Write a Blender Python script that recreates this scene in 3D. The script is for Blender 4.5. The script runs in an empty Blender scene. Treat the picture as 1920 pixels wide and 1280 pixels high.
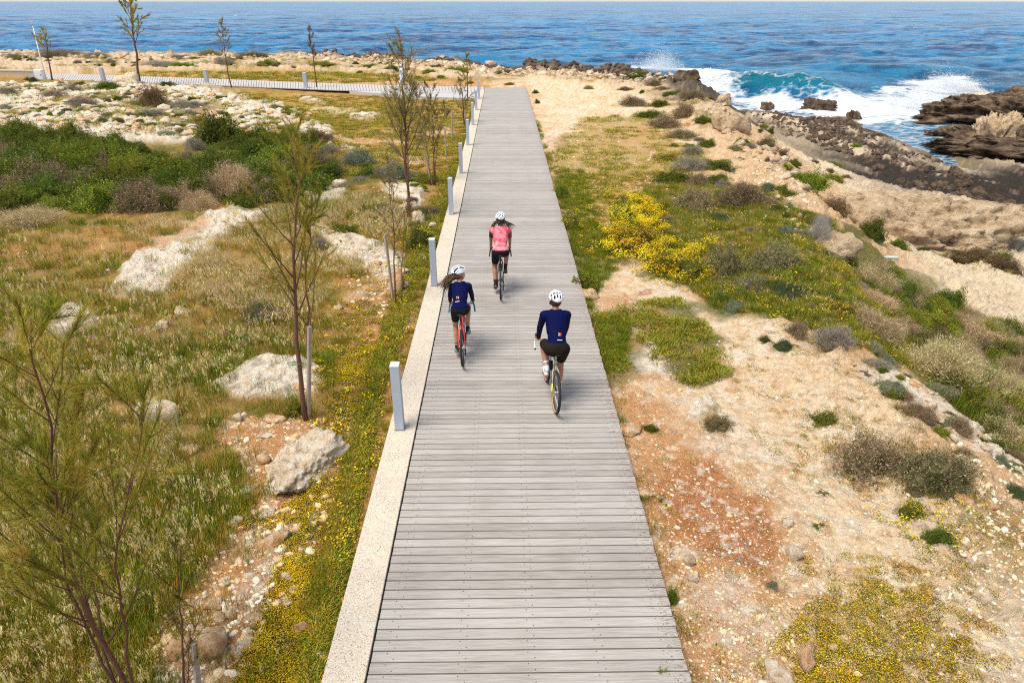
import bpy, math, random
import numpy as np
from mathutils import Vector, Matrix, Quaternion
from mathutils.bvhtree import BVHTree

scene = bpy.context.scene
COL = scene.collection
R = math.radians
rng = np.random.default_rng(7)
random.seed(7)

# ------------------------------------------------------------ camera, sky, sun, exposure
CAM_H = 5.6
PITCH = R(26.46)
YAW = R(0.72)
cam_d = bpy.data.cameras.new('camera')
cam_d.sensor_width = 36.0
cam_d.lens = 24.0
cam_d.clip_start = 0.1
cam_d.clip_end = 60000
cam = bpy.data.objects.new('camera', cam_d)
cam.location = (0, 0, CAM_H)
cam.rotation_euler = (math.pi / 2 - PITCH, 0, -YAW)
COL.objects.link(cam)
scene.camera = cam

SUN_EL, SUN_AZ = R(66), R(235)     # azimuth clockwise from +Y: light comes from behind-left
world = bpy.data.worlds.new('World')
scene.world = world
world.use_nodes = True
wn = world.node_tree
sky = wn.nodes.new('ShaderNodeTexSky')
sky.sky_type = 'NISHITA'
sky.sun_disc = False
sky.sun_elevation = SUN_EL
sky.sun_rotation = SUN_AZ
sky.air_density = 1.0
sky.dust_density = 1.0
sky.ozone_density = 1.0
bg = wn.nodes['Background']
bg.inputs['Strength'].default_value = 0.115
tcw = wn.nodes.new('ShaderNodeTexCoord'); vmx = wn.nodes.new('ShaderNodeVectorMath'); vmx.operation = 'MAXIMUM'
vmx.inputs[1].default_value = (-2, -2, .02)
wn.links.new(tcw.outputs['Generated'], vmx.inputs[0]); wn.links.new(vmx.outputs[0], sky.inputs['Vector'])
hsw = wn.nodes.new('ShaderNodeHueSaturation'); hsw.inputs['Saturation'].default_value = .62   # thin high cloud whitens the blue
wn.links.new(sky.outputs[0], hsw.inputs['Color']); wn.links.new(hsw.outputs[0], bg.inputs['Color'])

sun_d = bpy.data.lights.new('sun', 'SUN')
sun_d.energy = 2.8
sun_d.angle = R(30)
sun_d.color = (1.0, 0.91, 0.78)
sun = bpy.data.objects.new('sun', sun_d)
sd = Vector((math.sin(SUN_AZ) * math.cos(SUN_EL), math.cos(SUN_AZ) * math.cos(SUN_EL), math.sin(SUN_EL)))
sun.rotation_euler = (-sd).to_track_quat('-Z', 'Y').to_euler()
sun.location = (0, 0, 30)
COL.objects.link(sun)

scene.view_settings.view_transform = 'Standard'
scene.view_settings.look = 'None'
scene.view_settings.exposure = 0.70
scene.view_settings.gamma = 1.0
scene.view_settings.use_curve_mapping = False
scene.cycles.use_denoising = False
scene.cycles.filter_width = 1.15

# ------------------------------------------------------------ numpy helpers
def _h(ix, iy, iz, seed):
    n = (ix.astype(np.int64) * 374761393 + iy.astype(np.int64) * 668265263 + iz.astype(np.int64) * 2147483647 + seed * 1274126177) & 0xffffffff
    n = ((n ^ (n >> 13)) * 1274126177) & 0xffffffff
    n = ((n ^ (n >> 15)) * 2246822519) & 0xffffffff
    return ((n ^ (n >> 16)) & 0xffffff) / float(0xffffff)

def vnoise(x, y, seed=0):
    x = np.asarray(x, float); y = np.asarray(y, float)
    ix = np.floor(x); iy = np.floor(y)
    fx = x - ix; fy = y - iy
    fx = fx * fx * fx * (fx * (fx * 6 - 15) + 10); fy = fy * fy * fy * (fy * (fy * 6 - 15) + 10)
    z = np.zeros_like(ix)
    a = _h(ix, iy, z, seed); b = _h(ix + 1, iy, z, seed); c = _h(ix, iy + 1, z, seed); d = _h(ix + 1, iy + 1, z, seed)
    return (a + (b - a) * fx) * (1 - fy) + (c + (d - c) * fx) * fy

def vnoise3(x, y, z, seed=0):
    ix = np.floor(x); iy = np.floor(y); iz = np.floor(z)
    fx = x - ix; fy = y - iy; fz = z - iz
    fx = fx * fx * (3 - 2 * fx); fy = fy * fy * (3 - 2 * fy); fz = fz * fz * (3 - 2 * fz)
    def lay(k):
        a = _h(ix, iy, k, seed); b = _h(ix + 1, iy, k, seed); c = _h(ix, iy + 1, k, seed); d = _h(ix + 1, iy + 1, k, seed)
        return (a + (b - a) * fx) * (1 - fy) + (c + (d - c) * fx) * fy
    l0 = lay(iz); l1 = lay(iz + 1)
    return l0 + (l1 - l0) * fz

def fbm(x, y, octv=4, seed=0, gain=0.5):
    """-1..1"""
    s = 0; a = 1; t = 0
    x = np.asarray(x, float); y = np.asarray(y, float)
    for o in range(octv):
        c, sn = math.cos(o * 1.1 + .4), math.sin(o * 1.1 + .4)
        xx = (x * c - y * sn) * 2 ** o; yy = (x * sn + y * c) * 2 ** o
        s = s + a * (vnoise(xx + o * 17.3, yy - o * 9.1, seed + o) * 2 - 1); t += a; a *= gain
    return s / t

def fbm3(x, y, z, octv=4, seed=0, gain=0.5):
    s = 0; a = 1; t = 0
    for o in range(octv):
        k = 2.03 ** o
        s = s + a * (vnoise3(x * k + o * 7.7, y * k - o * 3.1, z * k + o * 5.3, seed + o) * 2 - 1); t += a; a *= gain
    return s / t

def sstep(a, b, x):
    t = np.clip((x - a) / (b - a), 0, 1)
    return t * t * (3 - 2 * t)

def poly_sdf(P, x, y):
    """signed distance, negative inside"""
    P = np.asarray(P, float); n = len(P)
    d = np.full(np.shape(x), 1e18); inside = np.zeros(np.shape(x), bool)
    for i in range(n):
        ax, ay = P[i]; bx, by = P[(i + 1) % n]
        ex, ey = bx - ax, by - ay
        wx, wy = x - ax, y - ay
        t = np.clip((wx * ex + wy * ey) / (ex * ex + ey * ey + 1e-12), 0, 1)
        d = np.minimum(d, (wx - ex * t) ** 2 + (wy - ey * t) ** 2)
        c = ((ay <= y) & (by > y)) | ((by <= y) & (ay > y))
        with np.errstate(divide='ignore', invalid='ignore'):
            xi = ax + (y - ay) / (by - ay if by != ay else 1e-12) * ex
        inside ^= c & (x < xi)
    d = np.sqrt(d)
    return np.where(inside, -d, d)

# pixel of the photograph (1920 x 1280) -> ray in the world
F_PX = 1280.0
CW = np.array(cam.rotation_euler.to_matrix())
def rays(px, py):
    px = np.atleast_1d(np.asarray(px, float)); py = np.atleast_1d(np.asarray(py, float))
    d = np.stack([(px - 960) / F_PX, -(py - 640) / F_PX, -np.ones_like(px)], -1)
    return d @ CW.T

def on_plane(px, py, z=0.0):
    d = rays(px, py)
    t = (z - CAM_H) / np.minimum(d[:, 2], -1e-4)
    return np.stack([d[:, 0] * t, d[:, 1] * t], -1)

SEA_Z = -4.2
CREST = [(5.6, -60), (5.7, 0), (6.15, 6.6), (6.05, 10), (6.3, 12.2), (7.1, 16), (9.1, 22.8), (11.0, 33.4), (12.6, 44), (14, 52), (11.5, 60), (7, 67), (-3, 75), (-20, 84), (-60, 89), (-260, 96), (-260, -60)]
_seapx = [(1385, 205), (1450, 214), (1520, 222), (1600, 222), (1633, 245), (1672, 255), (1717, 277), (1750, 290), (1777, 312), (1803, 318), (1792, 302), (1750, 283), (1728, 266), (1737, 262), (1767, 272), (1817, 297), (1832, 300), (1823, 285), (1783, 272), (1740, 258), (1735, 250), (1750, 241), (1808, 242), (1845, 242), (1845, 236), (1808, 232), (1740, 224), (1742, 200)]
_sw = on_plane([p[0] for p in _seapx], [p[1] for p in _seapx], SEA_Z)
SEA = [(-90000, 140), (-260, 101), (-60, 93), (-20, 88), (-3, 79), (7, 71), (13, 65), (16.5, 62)] + [tuple(p) for p in _sw] + [(52, 84), (62, 80), (90, 74), (160, 76), (90000, 90), (90000, 90000), (-90000, 90000)]

def macro(x, y):
    """ground height without small relief"""
    t = poly_sdf(CREST, x, y)
    dW = poly_sdf(SEA, x, y)
    plat = -0.17 + 0.10 * fbm(x / 7, y / 7, 3, 11) * np.clip((np.abs(x - .2) - 1.7) / 3, 0, 1)
    plat = plat + 0.28 * sstep(-9, -26, x) * sstep(12, 30, y)
    shelf = np.where(dW > 0, SEA_Z + .06 + 1.35 * np.clip(dW / 17, 0, 1) ** .8, SEA_Z - np.clip(-dW * .4, 0.0, 3.0) - .02)
    wd = np.where(y > 50, 4.5, 6.0) + 0 * x
    s = sstep(0, 1, t / wd)
    s = np.where(t > 0, s * .6 + .4 * np.clip(t / wd, 0, 1), 0)
    return plat * (1 - s) + shelf * s

def G(px, py, zoff=0.0):
    """where the ray through a photograph pixel meets the ground (macro heights)"""
    d = rays(px, py)
    d = d / np.linalg.norm(d, axis=1, keepdims=True)
    n = len(d)
    t = np.minimum((CAM_H - .45) / np.maximum(-d[:, 2], .0125), 400.0)
    lo = t.copy(); hi = np.full(n, 400.0); act = np.arange(n)
    while len(act):
        t2 = t[act] * 1.02 + .05
        D = d[act]; b = (CAM_H + D[:, 2] * t2) < macro(D[:, 0] * t2, D[:, 1] * t2) + zoff
        lo[act] = t[act]; hi[act] = t2; t[act] = t2
        act = act[~b & (t2 < 400)]
    for _ in range(7):
        m = (lo + hi) / 2
        b = (CAM_H + d[:, 2] * m) < macro(d[:, 0] * m, d[:, 1] * m) + zoff
        hi = np.where(b, m, hi); lo = np.where(b, lo, m)
    X = d[:, 0] * hi; Y = d[:, 1] * hi
    return np.stack([X, Y, macro(X, Y)], -1)

_GC = {}
def prefetch(pairs):
    g = G([p[0] for p in pairs], [p[1] for p in pairs])
    for p, q in zip(pairs, g): _GC[(p[0], p[1])] = q

def G1(px, py):
    return Vector(G([px], [py])[0])

def depth_at(p):
    return p[1] * math.cos(PITCH) + (CAM_H - p[2]) * math.sin(PITCH)

def m_per_px(p):
    return depth_at(p) / F_PX

# ------------------------------------------------------------ mesh + material helpers
def mesh_np(name, V, F, mats=(), midx=None, smooth=False, attrs=None, fattrs=None):
    """F: (m,k) array or list of such arrays"""
    Fs = F if isinstance(F, list) else [F]
    Fs = [np.asarray(f, np.int32) for f in Fs if len(f)]
    me = bpy.data.meshes.new(name)
    V = np.asarray(V, np.float32)
    me.vertices.add(len(V)); me.vertices.foreach_set('co', V.ravel())
    nl = sum(f.size for f in Fs); npoly = sum(len(f) for f in Fs)
    me.loops.add(nl); me.polygons.add(npoly)
    me.loops.foreach_set('vertex_index', np.concatenate([f.ravel() for f in Fs]) if Fs else np.zeros(0, np.int32))
    tot = np.concatenate([np.full(len(f), f.shape[1], np.int32) for f in Fs]) if Fs else np.zeros(0, np.int32)
    st = np.concatenate([[0], np.cumsum(tot)[:-1]]).astype(np.int32)
    me.polygons.foreach_set('loop_start', st)
    try: me.polygons.foreach_set('loop_total', tot)
    except Exception: pass
    for m in mats: me.materials.append(m)
    if midx is not None: me.polygons.foreach_set('material_index', np.asarray(midx, np.int32))
    me.polygons.foreach_set('use_smooth', np.full(npoly, smooth, bool))
    for k, a in (attrs or {}).items():
        a = np.asarray(a, np.float32)
        if a.ndim == 2:
            at = me.attributes.new(k, 'FLOAT_COLOR', 'POINT')
            if a.shape[1] == 3: a = np.concatenate([a, np.ones((len(a), 1), np.float32)], 1)
            at.data.foreach_set('color', a.ravel())
        else:
            at = me.attributes.new(k, 'FLOAT', 'POINT'); at.data.foreach_set('value', a)
    for k, a in (fattrs or {}).items():
        a = np.asarray(a, np.float32)
        at = me.attributes.new(k, 'FLOAT_COLOR', 'FACE')
        if a.shape[1] == 3: a = np.concatenate([a, np.ones((len(a), 1), np.float32)], 1)
        at.data.foreach_set('color', a.ravel())
    me.update(calc_edges=True)
    me.validate()
    return me

def link(name, data, parent=None, loc=None, rot=None, scale=None):
    o = bpy.data.objects.new(name, data)
    COL.objects.link(o)
    if parent is not None: o.parent = parent
    if loc is not None: o.location = loc
    if rot is not None: o.rotation_euler = rot
    if scale is not None: o.scale = scale
    return o

def tag(o, label=None, cat=None, group=None, kind=None):
    if label: o['label'] = label
    if cat: o['category'] = cat
    if group: o['group'] = group
    if kind: o['kind'] = kind
    return o

def copy_tree(o, parent=None):
    c = o.copy(); COL.objects.link(c); c.parent = parent
    for ch in list(o.children): copy_tree(ch, c)
    return c

class MB:
    """collects simple shapes into one mesh"""
    def __init__(s): s.V = []; s.F3 = []; s.F4 = []; s.m3 = []; s.m4 = []; s.n = 0
    def add(s, V, F, mi=0):
        V = np.asarray(V, float)
        for f in F:
            f = [i + s.n for i in f]
            if len(f) == 3: s.F3.append(f); s.m3.append(mi)
            elif len(f) == 4: s.F4.append(f); s.m4.append(mi)
            else:
                for k in range(1, len(f) - 1): s.F3.append([f[0], f[k], f[k + 1]]); s.m3.append(mi)
        s.V.append(V); s.n += len(V); return s
    def box(s, c, d, mi=0, M=None, bev=0.0):
        x, y, z = d[0] / 2, d[1] / 2, d[2] / 2
        if bev <= 0:
            V = np.array([(-x, -y, -z), (x, -y, -z), (x, y, -z), (-x, y, -z), (-x, -y, z), (x, -y, z), (x, y, z), (-x, y, z)])
            F = [(0, 3, 2, 1), (4, 5, 6, 7), (0, 1, 5, 4), (1, 2, 6, 5), (2, 3, 7, 6), (3, 0, 4, 7)]
        else:
            b = bev
            V = []
            for zz, k in ((-z, 0), (z - b, 0), (z, b)):
                xx, yy = x - k, y - k
                V += [(-xx, -yy, zz), (xx, -yy, zz), (xx, yy, zz), (-xx, yy, zz)]
            V = np.array(V); F = [(0, 3, 2, 1), (8, 9, 10, 11)]
            for l in (0, 4):
                for i in range(4): j = (i + 1) % 4; F.append((l + i, l + j, l + j + 4, l + i + 4))
        if M is not None: V = V @ np.array(M)[:3, :3].T
        return s.add(V + np.array(c), F, mi)
    def tube(s, P, rad, seg=8, mi=0, caps=True, closed=False):
        P = np.asarray(P, float); n = len(P)
        rad = np.broadcast_to(np.asarray(rad, float), (n,))
        if closed: T = np.roll(P, -1, 0) - np.roll(P, 1, 0)
        else: T = np.gradient(P, axis=0)
        T /= np.linalg.norm(T, axis=1, keepdims=True) + 1e-12
        up = np.array([0, 0, 1.0]) if abs(T[0, 2]) < .9 else np.array([1.0, 0, 0])
        N = np.cross(T[0], up); N /= np.linalg.norm(N)
        V = []
        a = np.arange(seg) / seg * 2 * np.pi
        for i in range(n):
            N = N - T[i] * N.dot(T[i]); N /= np.linalg.norm(N) + 1e-12
            B = np.cross(T[i], N)
            V.append(P[i] + rad[i] * (np.cos(a)[:, None] * N + np.sin(a)[:, None] * B))
        V = np.concatenate(V); F = []
        m = n if closed else n - 1
        for i in range(m):
            k = (i + 1) % n
            for j in range(seg):
                l = (j + 1) % seg
                F.append((i * seg + j, i * seg + l, k * seg + l, k * seg + j))
        if caps and not closed:
            F.append(tuple(range(seg))[::-1]); F.append(tuple((n - 1) * seg + j for j in range(seg)))
        return s.add(V, F, mi)
    def ball(s, c, r, seg=12, rings=8, mi=0, M=None):
        r = np.broadcast_to(np.asarray(r, float), (3,))
        V = [(0, 0, 1)]
        for i in range(1, rings):
            th = math.pi * i / rings
            for j in range(seg):
                ph = 2 * math.pi * j / seg
                V.append((math.sin(th) * math.cos(ph), math.sin(th) * math.sin(ph), math.cos(th)))
        V.append((0, 0, -1)); V = np.array(V) * r; F = []
        for j in range(seg):
            l = (j + 1) % seg
            F.append((0, 1 + j, 1 + l))
            b = 1 + (rings - 2) * seg
            F.append((len(V) - 1, b + l, b + j))
        for i in range(rings - 2):
            for j in range(seg):
                l = (j + 1) % seg; a = 1 + i * seg
                F.append((a + j, a + seg + j, a + seg + l, a + l))
        if M is not None: V = V @ np.array(M)[:3, :3].T
        return s.add(V + np.array(c), F, mi)
    def build(s, name, mats, smooth=False):
        V = np.concatenate(s.V)
        Fs = []; mi = []
        if s.F3: Fs.append(np.array(s.F3)); mi += s.m3
        if s.F4: Fs.append(np.array(s.F4)); mi += s.m4
        if not isinstance(mats, (list, tuple)): mats = [mats]
        return mesh_np(name, V, Fs, mats, mi, smooth)

def _nd(nt, typ, **kw):
    n = nt.nodes.new(typ)
    for k, v in kw.items():
        if k in n.inputs: n.inputs[k].default_value = v
        else: setattr(n, k, v)
    return n

def mat(name, col=(.5, .5, .5), rough=.6, metal=0.0, var=.12, nscale=8.0, bump=.15, bscale=60., spec=.4, attr=None, objvar=0.0, instvar=0.0, coat=0.0, trans=0.0, bdist=.004):
    """principled material with procedural colour variation and fine relief"""
    m = bpy.data.materials.new(name); m.use_nodes = True
    nt = m.node_tree; L = nt.links
    b = nt.nodes['Principled BSDF']
    b.inputs['Roughness'].default_value = rough
    b.inputs['Metallic'].default_value = metal
    b.inputs['Specular IOR Level'].default_value = spec
    b.inputs['Coat Weight'].default_value = coat
    tc = _nd(nt, 'ShaderNodeTexCoord')
    if attr:
        src = _nd(nt, 'ShaderNodeAttribute', attribute_name=attr).outputs['Color']
    else:
        rgb = _nd(nt, 'ShaderNodeRGB'); rgb.outputs[0].default_value = (*col, 1); src = rgb.outputs[0]
    hs = _nd(nt, 'ShaderNodeHueSaturation'); L.new(src, hs.inputs['Color'])
    nz = _nd(nt, 'ShaderNodeTexNoise', Scale=nscale, Detail=5.0, Roughness=.6); L.new(tc.outputs['Object'], nz.inputs['Vector'])
    mr = _nd(nt, 'ShaderNodeMapRange'); mr.inputs['From Min'].default_value = .3; mr.inputs['From Max'].default_value = .7
    mr.inputs['To Min'].default_value = 1 - var; mr.inputs['To Max'].default_value = 1 + var
    L.new(nz.outputs['Fac'], mr.inputs['Value'])
    val = mr.outputs[0]
    if objvar or instvar:
        oi = _nd(nt, 'ShaderNodeObjectInfo')
        v = objvar or instvar
        m2 = _nd(nt, 'ShaderNodeMapRange'); m2.inputs['To Min'].default_value = 1 - v; m2.inputs['To Max'].default_value = 1 + v
        L.new(oi.outputs['Random'], m2.inputs['Value'])
        mm = _nd(nt, 'ShaderNodeMath', operation='MULTIPLY'); L.new(val, mm.inputs[0]); L.new(m2.outputs[0], mm.inputs[1]); val = mm.outputs[0]
        m3 = _nd(nt, 'ShaderNodeMath', operation='FRACT'); m4 = _nd(nt, 'ShaderNodeMath', operation='MULTIPLY'); m4.inputs[1].default_value = 7.31
        L.new(oi.outputs['Random'], m4.inputs[0]); L.new(m4.outputs[0], m3.inputs[0])
        m5 = _nd(nt, 'ShaderNodeMapRange'); m5.inputs['To Min'].default_value = .5 - v * .12; m5.inputs['To Max'].default_value = .5 + v * .12
        L.new(m3.outputs[0], m5.inputs['Value']); L.new(m5.outputs[0], hs.inputs['Hue'])
    L.new(val, hs.inputs['Value'])
    L.new(hs.outputs[0], b.inputs['Base Color'])
    if bump:
        bn = _nd(nt, 'ShaderNodeTexNoise', Scale=bscale, Detail=4.0); L.new(tc.outputs['Object'], bn.inputs['Vector'])
        bp = _nd(nt, 'ShaderNodeBump', Strength=bump, Distance=bdist); L.new(bn.outputs['Fac'], bp.inputs['Height']); L.new(bp.outputs[0], b.inputs['Normal'])
    if trans:
        tr = _nd(nt, 'ShaderNodeBsdfTranslucent'); L.new(hs.outputs[0], tr.inputs['Color'])
        mx = _nd(nt, 'ShaderNodeMixShader'); mx.inputs[0].default_value = trans
        L.new(b.outputs[0], mx.inputs[1]); L.new(tr.outputs[0], mx.inputs[2])
        L.new(mx.outputs[0], nt.nodes['Material Output'].inputs['Surface'])
    return m
# ------------------------------------------------------------ ground colours
C = {k: np.array(v) for k, v in dict(
    sand=(.80, .60, .37), orange=(.58, .28, .10), red=(.42, .135, .035), white=(.82, .73, .59), green=(.10, .115, .014), turf=(.40, .26, .035),
    dry=(.42, .26, .06), yellow=(.58, .40, .05), dark=(.085, .065, .05), shelf=(.74, .61, .42), coast=(.66, .50, .33), brownrock=(.26, .19, .13), grey=(.30, .27, .20)).items()}
# (kind, polygon in photograph pixels, edge softness in metres, noise warp in metres, strength)
ZONES = [
 # left, far
 ('coast', [(-900, 100), (1330, 100), (1420, 220), (1330, 250), (1180, 170), (980, 150), (700, 150), (300, 138), (-900, 128)], .8, .6, 1),
 ('turf', [(230, 134), (620, 134), (860, 148), (900, 160), (640, 157), (350, 146), (200, 139)], .8, .8, .9),
 ('orange', [(200, 138), (420, 146), (640, 155), (900, 162), (1000, 163), (880, 152), (640, 147), (380, 138)], .5, .6, .7),
 ('turf', [(430, 168), (905, 185), (880, 260), (850, 330), (760, 345), (640, 330), (620, 270), (560, 225), (470, 195)], .8, .9, 1),
 ('orange', [(640, 255), (760, 240), (860, 200), (880, 215), (845, 300), (760, 330), (690, 300)], .8, 1.0, .65),
 ('sand', [(560, 200), (700, 205), (720, 222), (600, 215)], .5, .9, .6),
 ('white', [(-900, 165), (170, 158), (300, 160), (430, 172), (530, 200), (600, 235), (640, 262), (660, 285), (600, 275), (520, 250), (420, 235), (370, 250), (330, 270), (240, 272), (170, 255), (0, 250), (-900, 250)], .5, 1.0, 1),
 ('white', [(560, 180), (600, 186), (610, 195), (570, 192)], .4, .3, .8),
 ('white', [(655, 215), (705, 216), (700, 227), (660, 225)], .3, .3, .9),
 ('green', [(230, 205), (330, 190), (430, 205), (400, 235), (300, 245)], .6, .9, .75),
 ('green', [(-900, 225), (60, 235), (200, 262), (350, 275), (560, 260), (700, 300), (740, 400), (560, 420), (-900, 420)], .7, .8, .8),
 # slabs left
 ('white', [(205, 525), (250, 480), (340, 438), (395, 398), (490, 393), (495, 412), (420, 445), (365, 490), (315, 545), (240, 560)], .12, .2, 1),
 ('orange', [(300, 430), (380, 410), (350, 455), (280, 470)], .2, .3, .7),
 ('white', [(395, 722), (470, 672), (560, 668), (610, 690), (600, 730), (560, 748), (430, 752)], .08, .12, 1),
 ('white', [(596, 430), (650, 440), (715, 455), (760, 495), (772, 545), (730, 530), (690, 500), (620, 475)], .12, .25, .95),
 ('white', [(712, 343), (780, 350), (802, 376), (792, 392), (740, 375)], .1, .2, 1),
 ('white', [(82, 622), (130, 573), (186, 588), (182, 612), (100, 635)], .1, .15, 1),
 ('white', [(560, 360), (600, 350), (655, 350), (640, 372), (580, 380)], .1, .2, .7),
 ('orange', [(640, 560), (735, 520), (785, 570), (745, 660), (720, 740), (700, 850), (640, 900), (560, 870), (600, 780), (640, 700)], .25, .3, .75),
 ('orange', [(425, 775), (560, 780), (640, 830), (655, 900), (600, 1000), (560, 1100), (470, 1230), (420, 1400), (250, 1400), (280, 1200), (360, 1110), (440, 1000), (490, 930), (415, 830)], .15, .2, .85),
 ('red', [(450, 960), (560, 930), (620, 800), (660, 840), (600, 960), (520, 1060), (430, 1130)], .2, .25, .45),
 ('dry', [(590, 640), (740, 540), (820, 420), (850, 330), (870, 330), (730, 760), (690, 950), (600, 1280), (500, 1350), (560, 1100), (640, 900)], .2, .3, .6),
 ('turf', [(720, 780), (700, 900), (660, 1000), (620, 1150), (590, 1400), (420, 1400), (520, 1150), (600, 1000), (640, 880)], .15, .3, .55),
 # right of the deck
 ('sand', [(1000, 150), (1180, 165), (1300, 230), (1200, 300), (1060, 330), (1010, 230)], .6, .8, .8),
 ('sand', [(2000, 1400), (1250, 1400), (1330, 1150), (1400, 1040), (1480, 1050), (1440, 930), (1330, 790), (1290, 720), (1320, 640), (1340, 590), (1480, 610), (1600, 690), (1700, 790), (1850, 1000), (2100, 1200)], .2, .35, 1),
 ('sand', [(1120, 485), (1210, 490), (1300, 560), (1310, 590), (1240, 580), (1160, 545), (1100, 515)], .12, .2, 1),
 ('orange', [(1135, 720), (1300, 800), (1440, 930), (1490, 1060), (1500, 1400), (1290, 1400), (1240, 1150)], .2, .4, .75),
 ('red', [(1240, 900), (1340, 850), (1440, 930), (1490, 1030), (1430, 1090), (1330, 1060), (1250, 1000)], .15, .25, .7),
 ('red', [(1020, 250), (1070, 255), (1060, 280), (1022, 275)], .2, .3, .6),
 ('red', [(1190, 545), (1222, 543), (1225, 553), (1195, 556)], .04, .03, .9),
 ('red', [(1165, 562), (1205, 560), (1205, 572), (1170, 573)], .04, .03, .7),
 ('white', [(1170, 660), (1220, 640), (1260, 670), (1265, 705), (1200, 700)], .07, .1, .9),
 ('white', [(1290, 755), (1330, 740), (1345, 770), (1330, 795), (1290, 785)], .05, .08, .9),
 ('white', [(1600, 710), (1660, 700), (1720, 760), (1690, 765), (1640, 745)], .08, .1, .9),
 ('turf', [(1020, 300), (1100, 220), (1200, 215), (1270, 260), (1340, 310), (1330, 350), (1240, 330), (1160, 370), (1150, 480), (1080, 480), (1050, 380)], .4, .7, .75),
 ('green', [(1035, 330), (1080, 330), (1120, 430), (1140, 500), (1100, 540), (1200, 640), (1190, 700), (1130, 720), (1110, 640)], .15, .3, .7),
 ('green', [(1160, 370), (1260, 330), (1420, 360), (1540, 430), (1500, 470), (1600, 600), (1560, 640), (1440, 600), (1350, 590), (1300, 560), (1210, 500), (1130, 480)], .2, .4, .8),
 ('green', [(1200, 560), (1260, 560), (1350, 640), (1360, 700), (1280, 720), (1240, 660)], .12, .25, .85),
 ('yellow', [(1500, 1140), (1600, 1080), (1720, 1100), (1800, 1180), (1750, 1280), (1620, 1400), (1480, 1400), (1480, 1200)], .15, .35, .4),
 ('white', [(1590, 690), (1660, 700), (1760, 758), (1850, 830), (1930, 868), (2100, 960), (2100, 1000), (1920, 905), (1830, 856), (1740, 792), (1650, 742)], .08, .25, .85),
 # slope and shelf
 ('green', [(1490, 470), (1580, 430), (1700, 520), (1830, 590), (2000, 640), (2300, 700), (2300, 1100), (1900, 900), (1760, 760), (1640, 650), (1560, 590)], .2, .4, .9),
]
SHELF_DARK = [(1370, 200), (1600, 222), (1660, 245), (1810, 322), (1845, 300), (1850, 225), (2100, 160), (2600, 260), (2600, 640), (2050, 560), (1860, 445), (1740, 400), (1640, 372), (1560, 325), (1500, 268), (1400, 226)]
TAN = [(1400, 235), (1500, 275), (1560, 335), (1640, 385), (1750, 420), (1900, 480), (2100, 560), (2100, 700), (1900, 620), (1700, 500), (1560, 420), (1450, 320), (1420, 260)]

def to_world(poly):
    g = G([p[0] for p in poly], [p[1] for p in poly])
    return g[:, :2]

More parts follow.
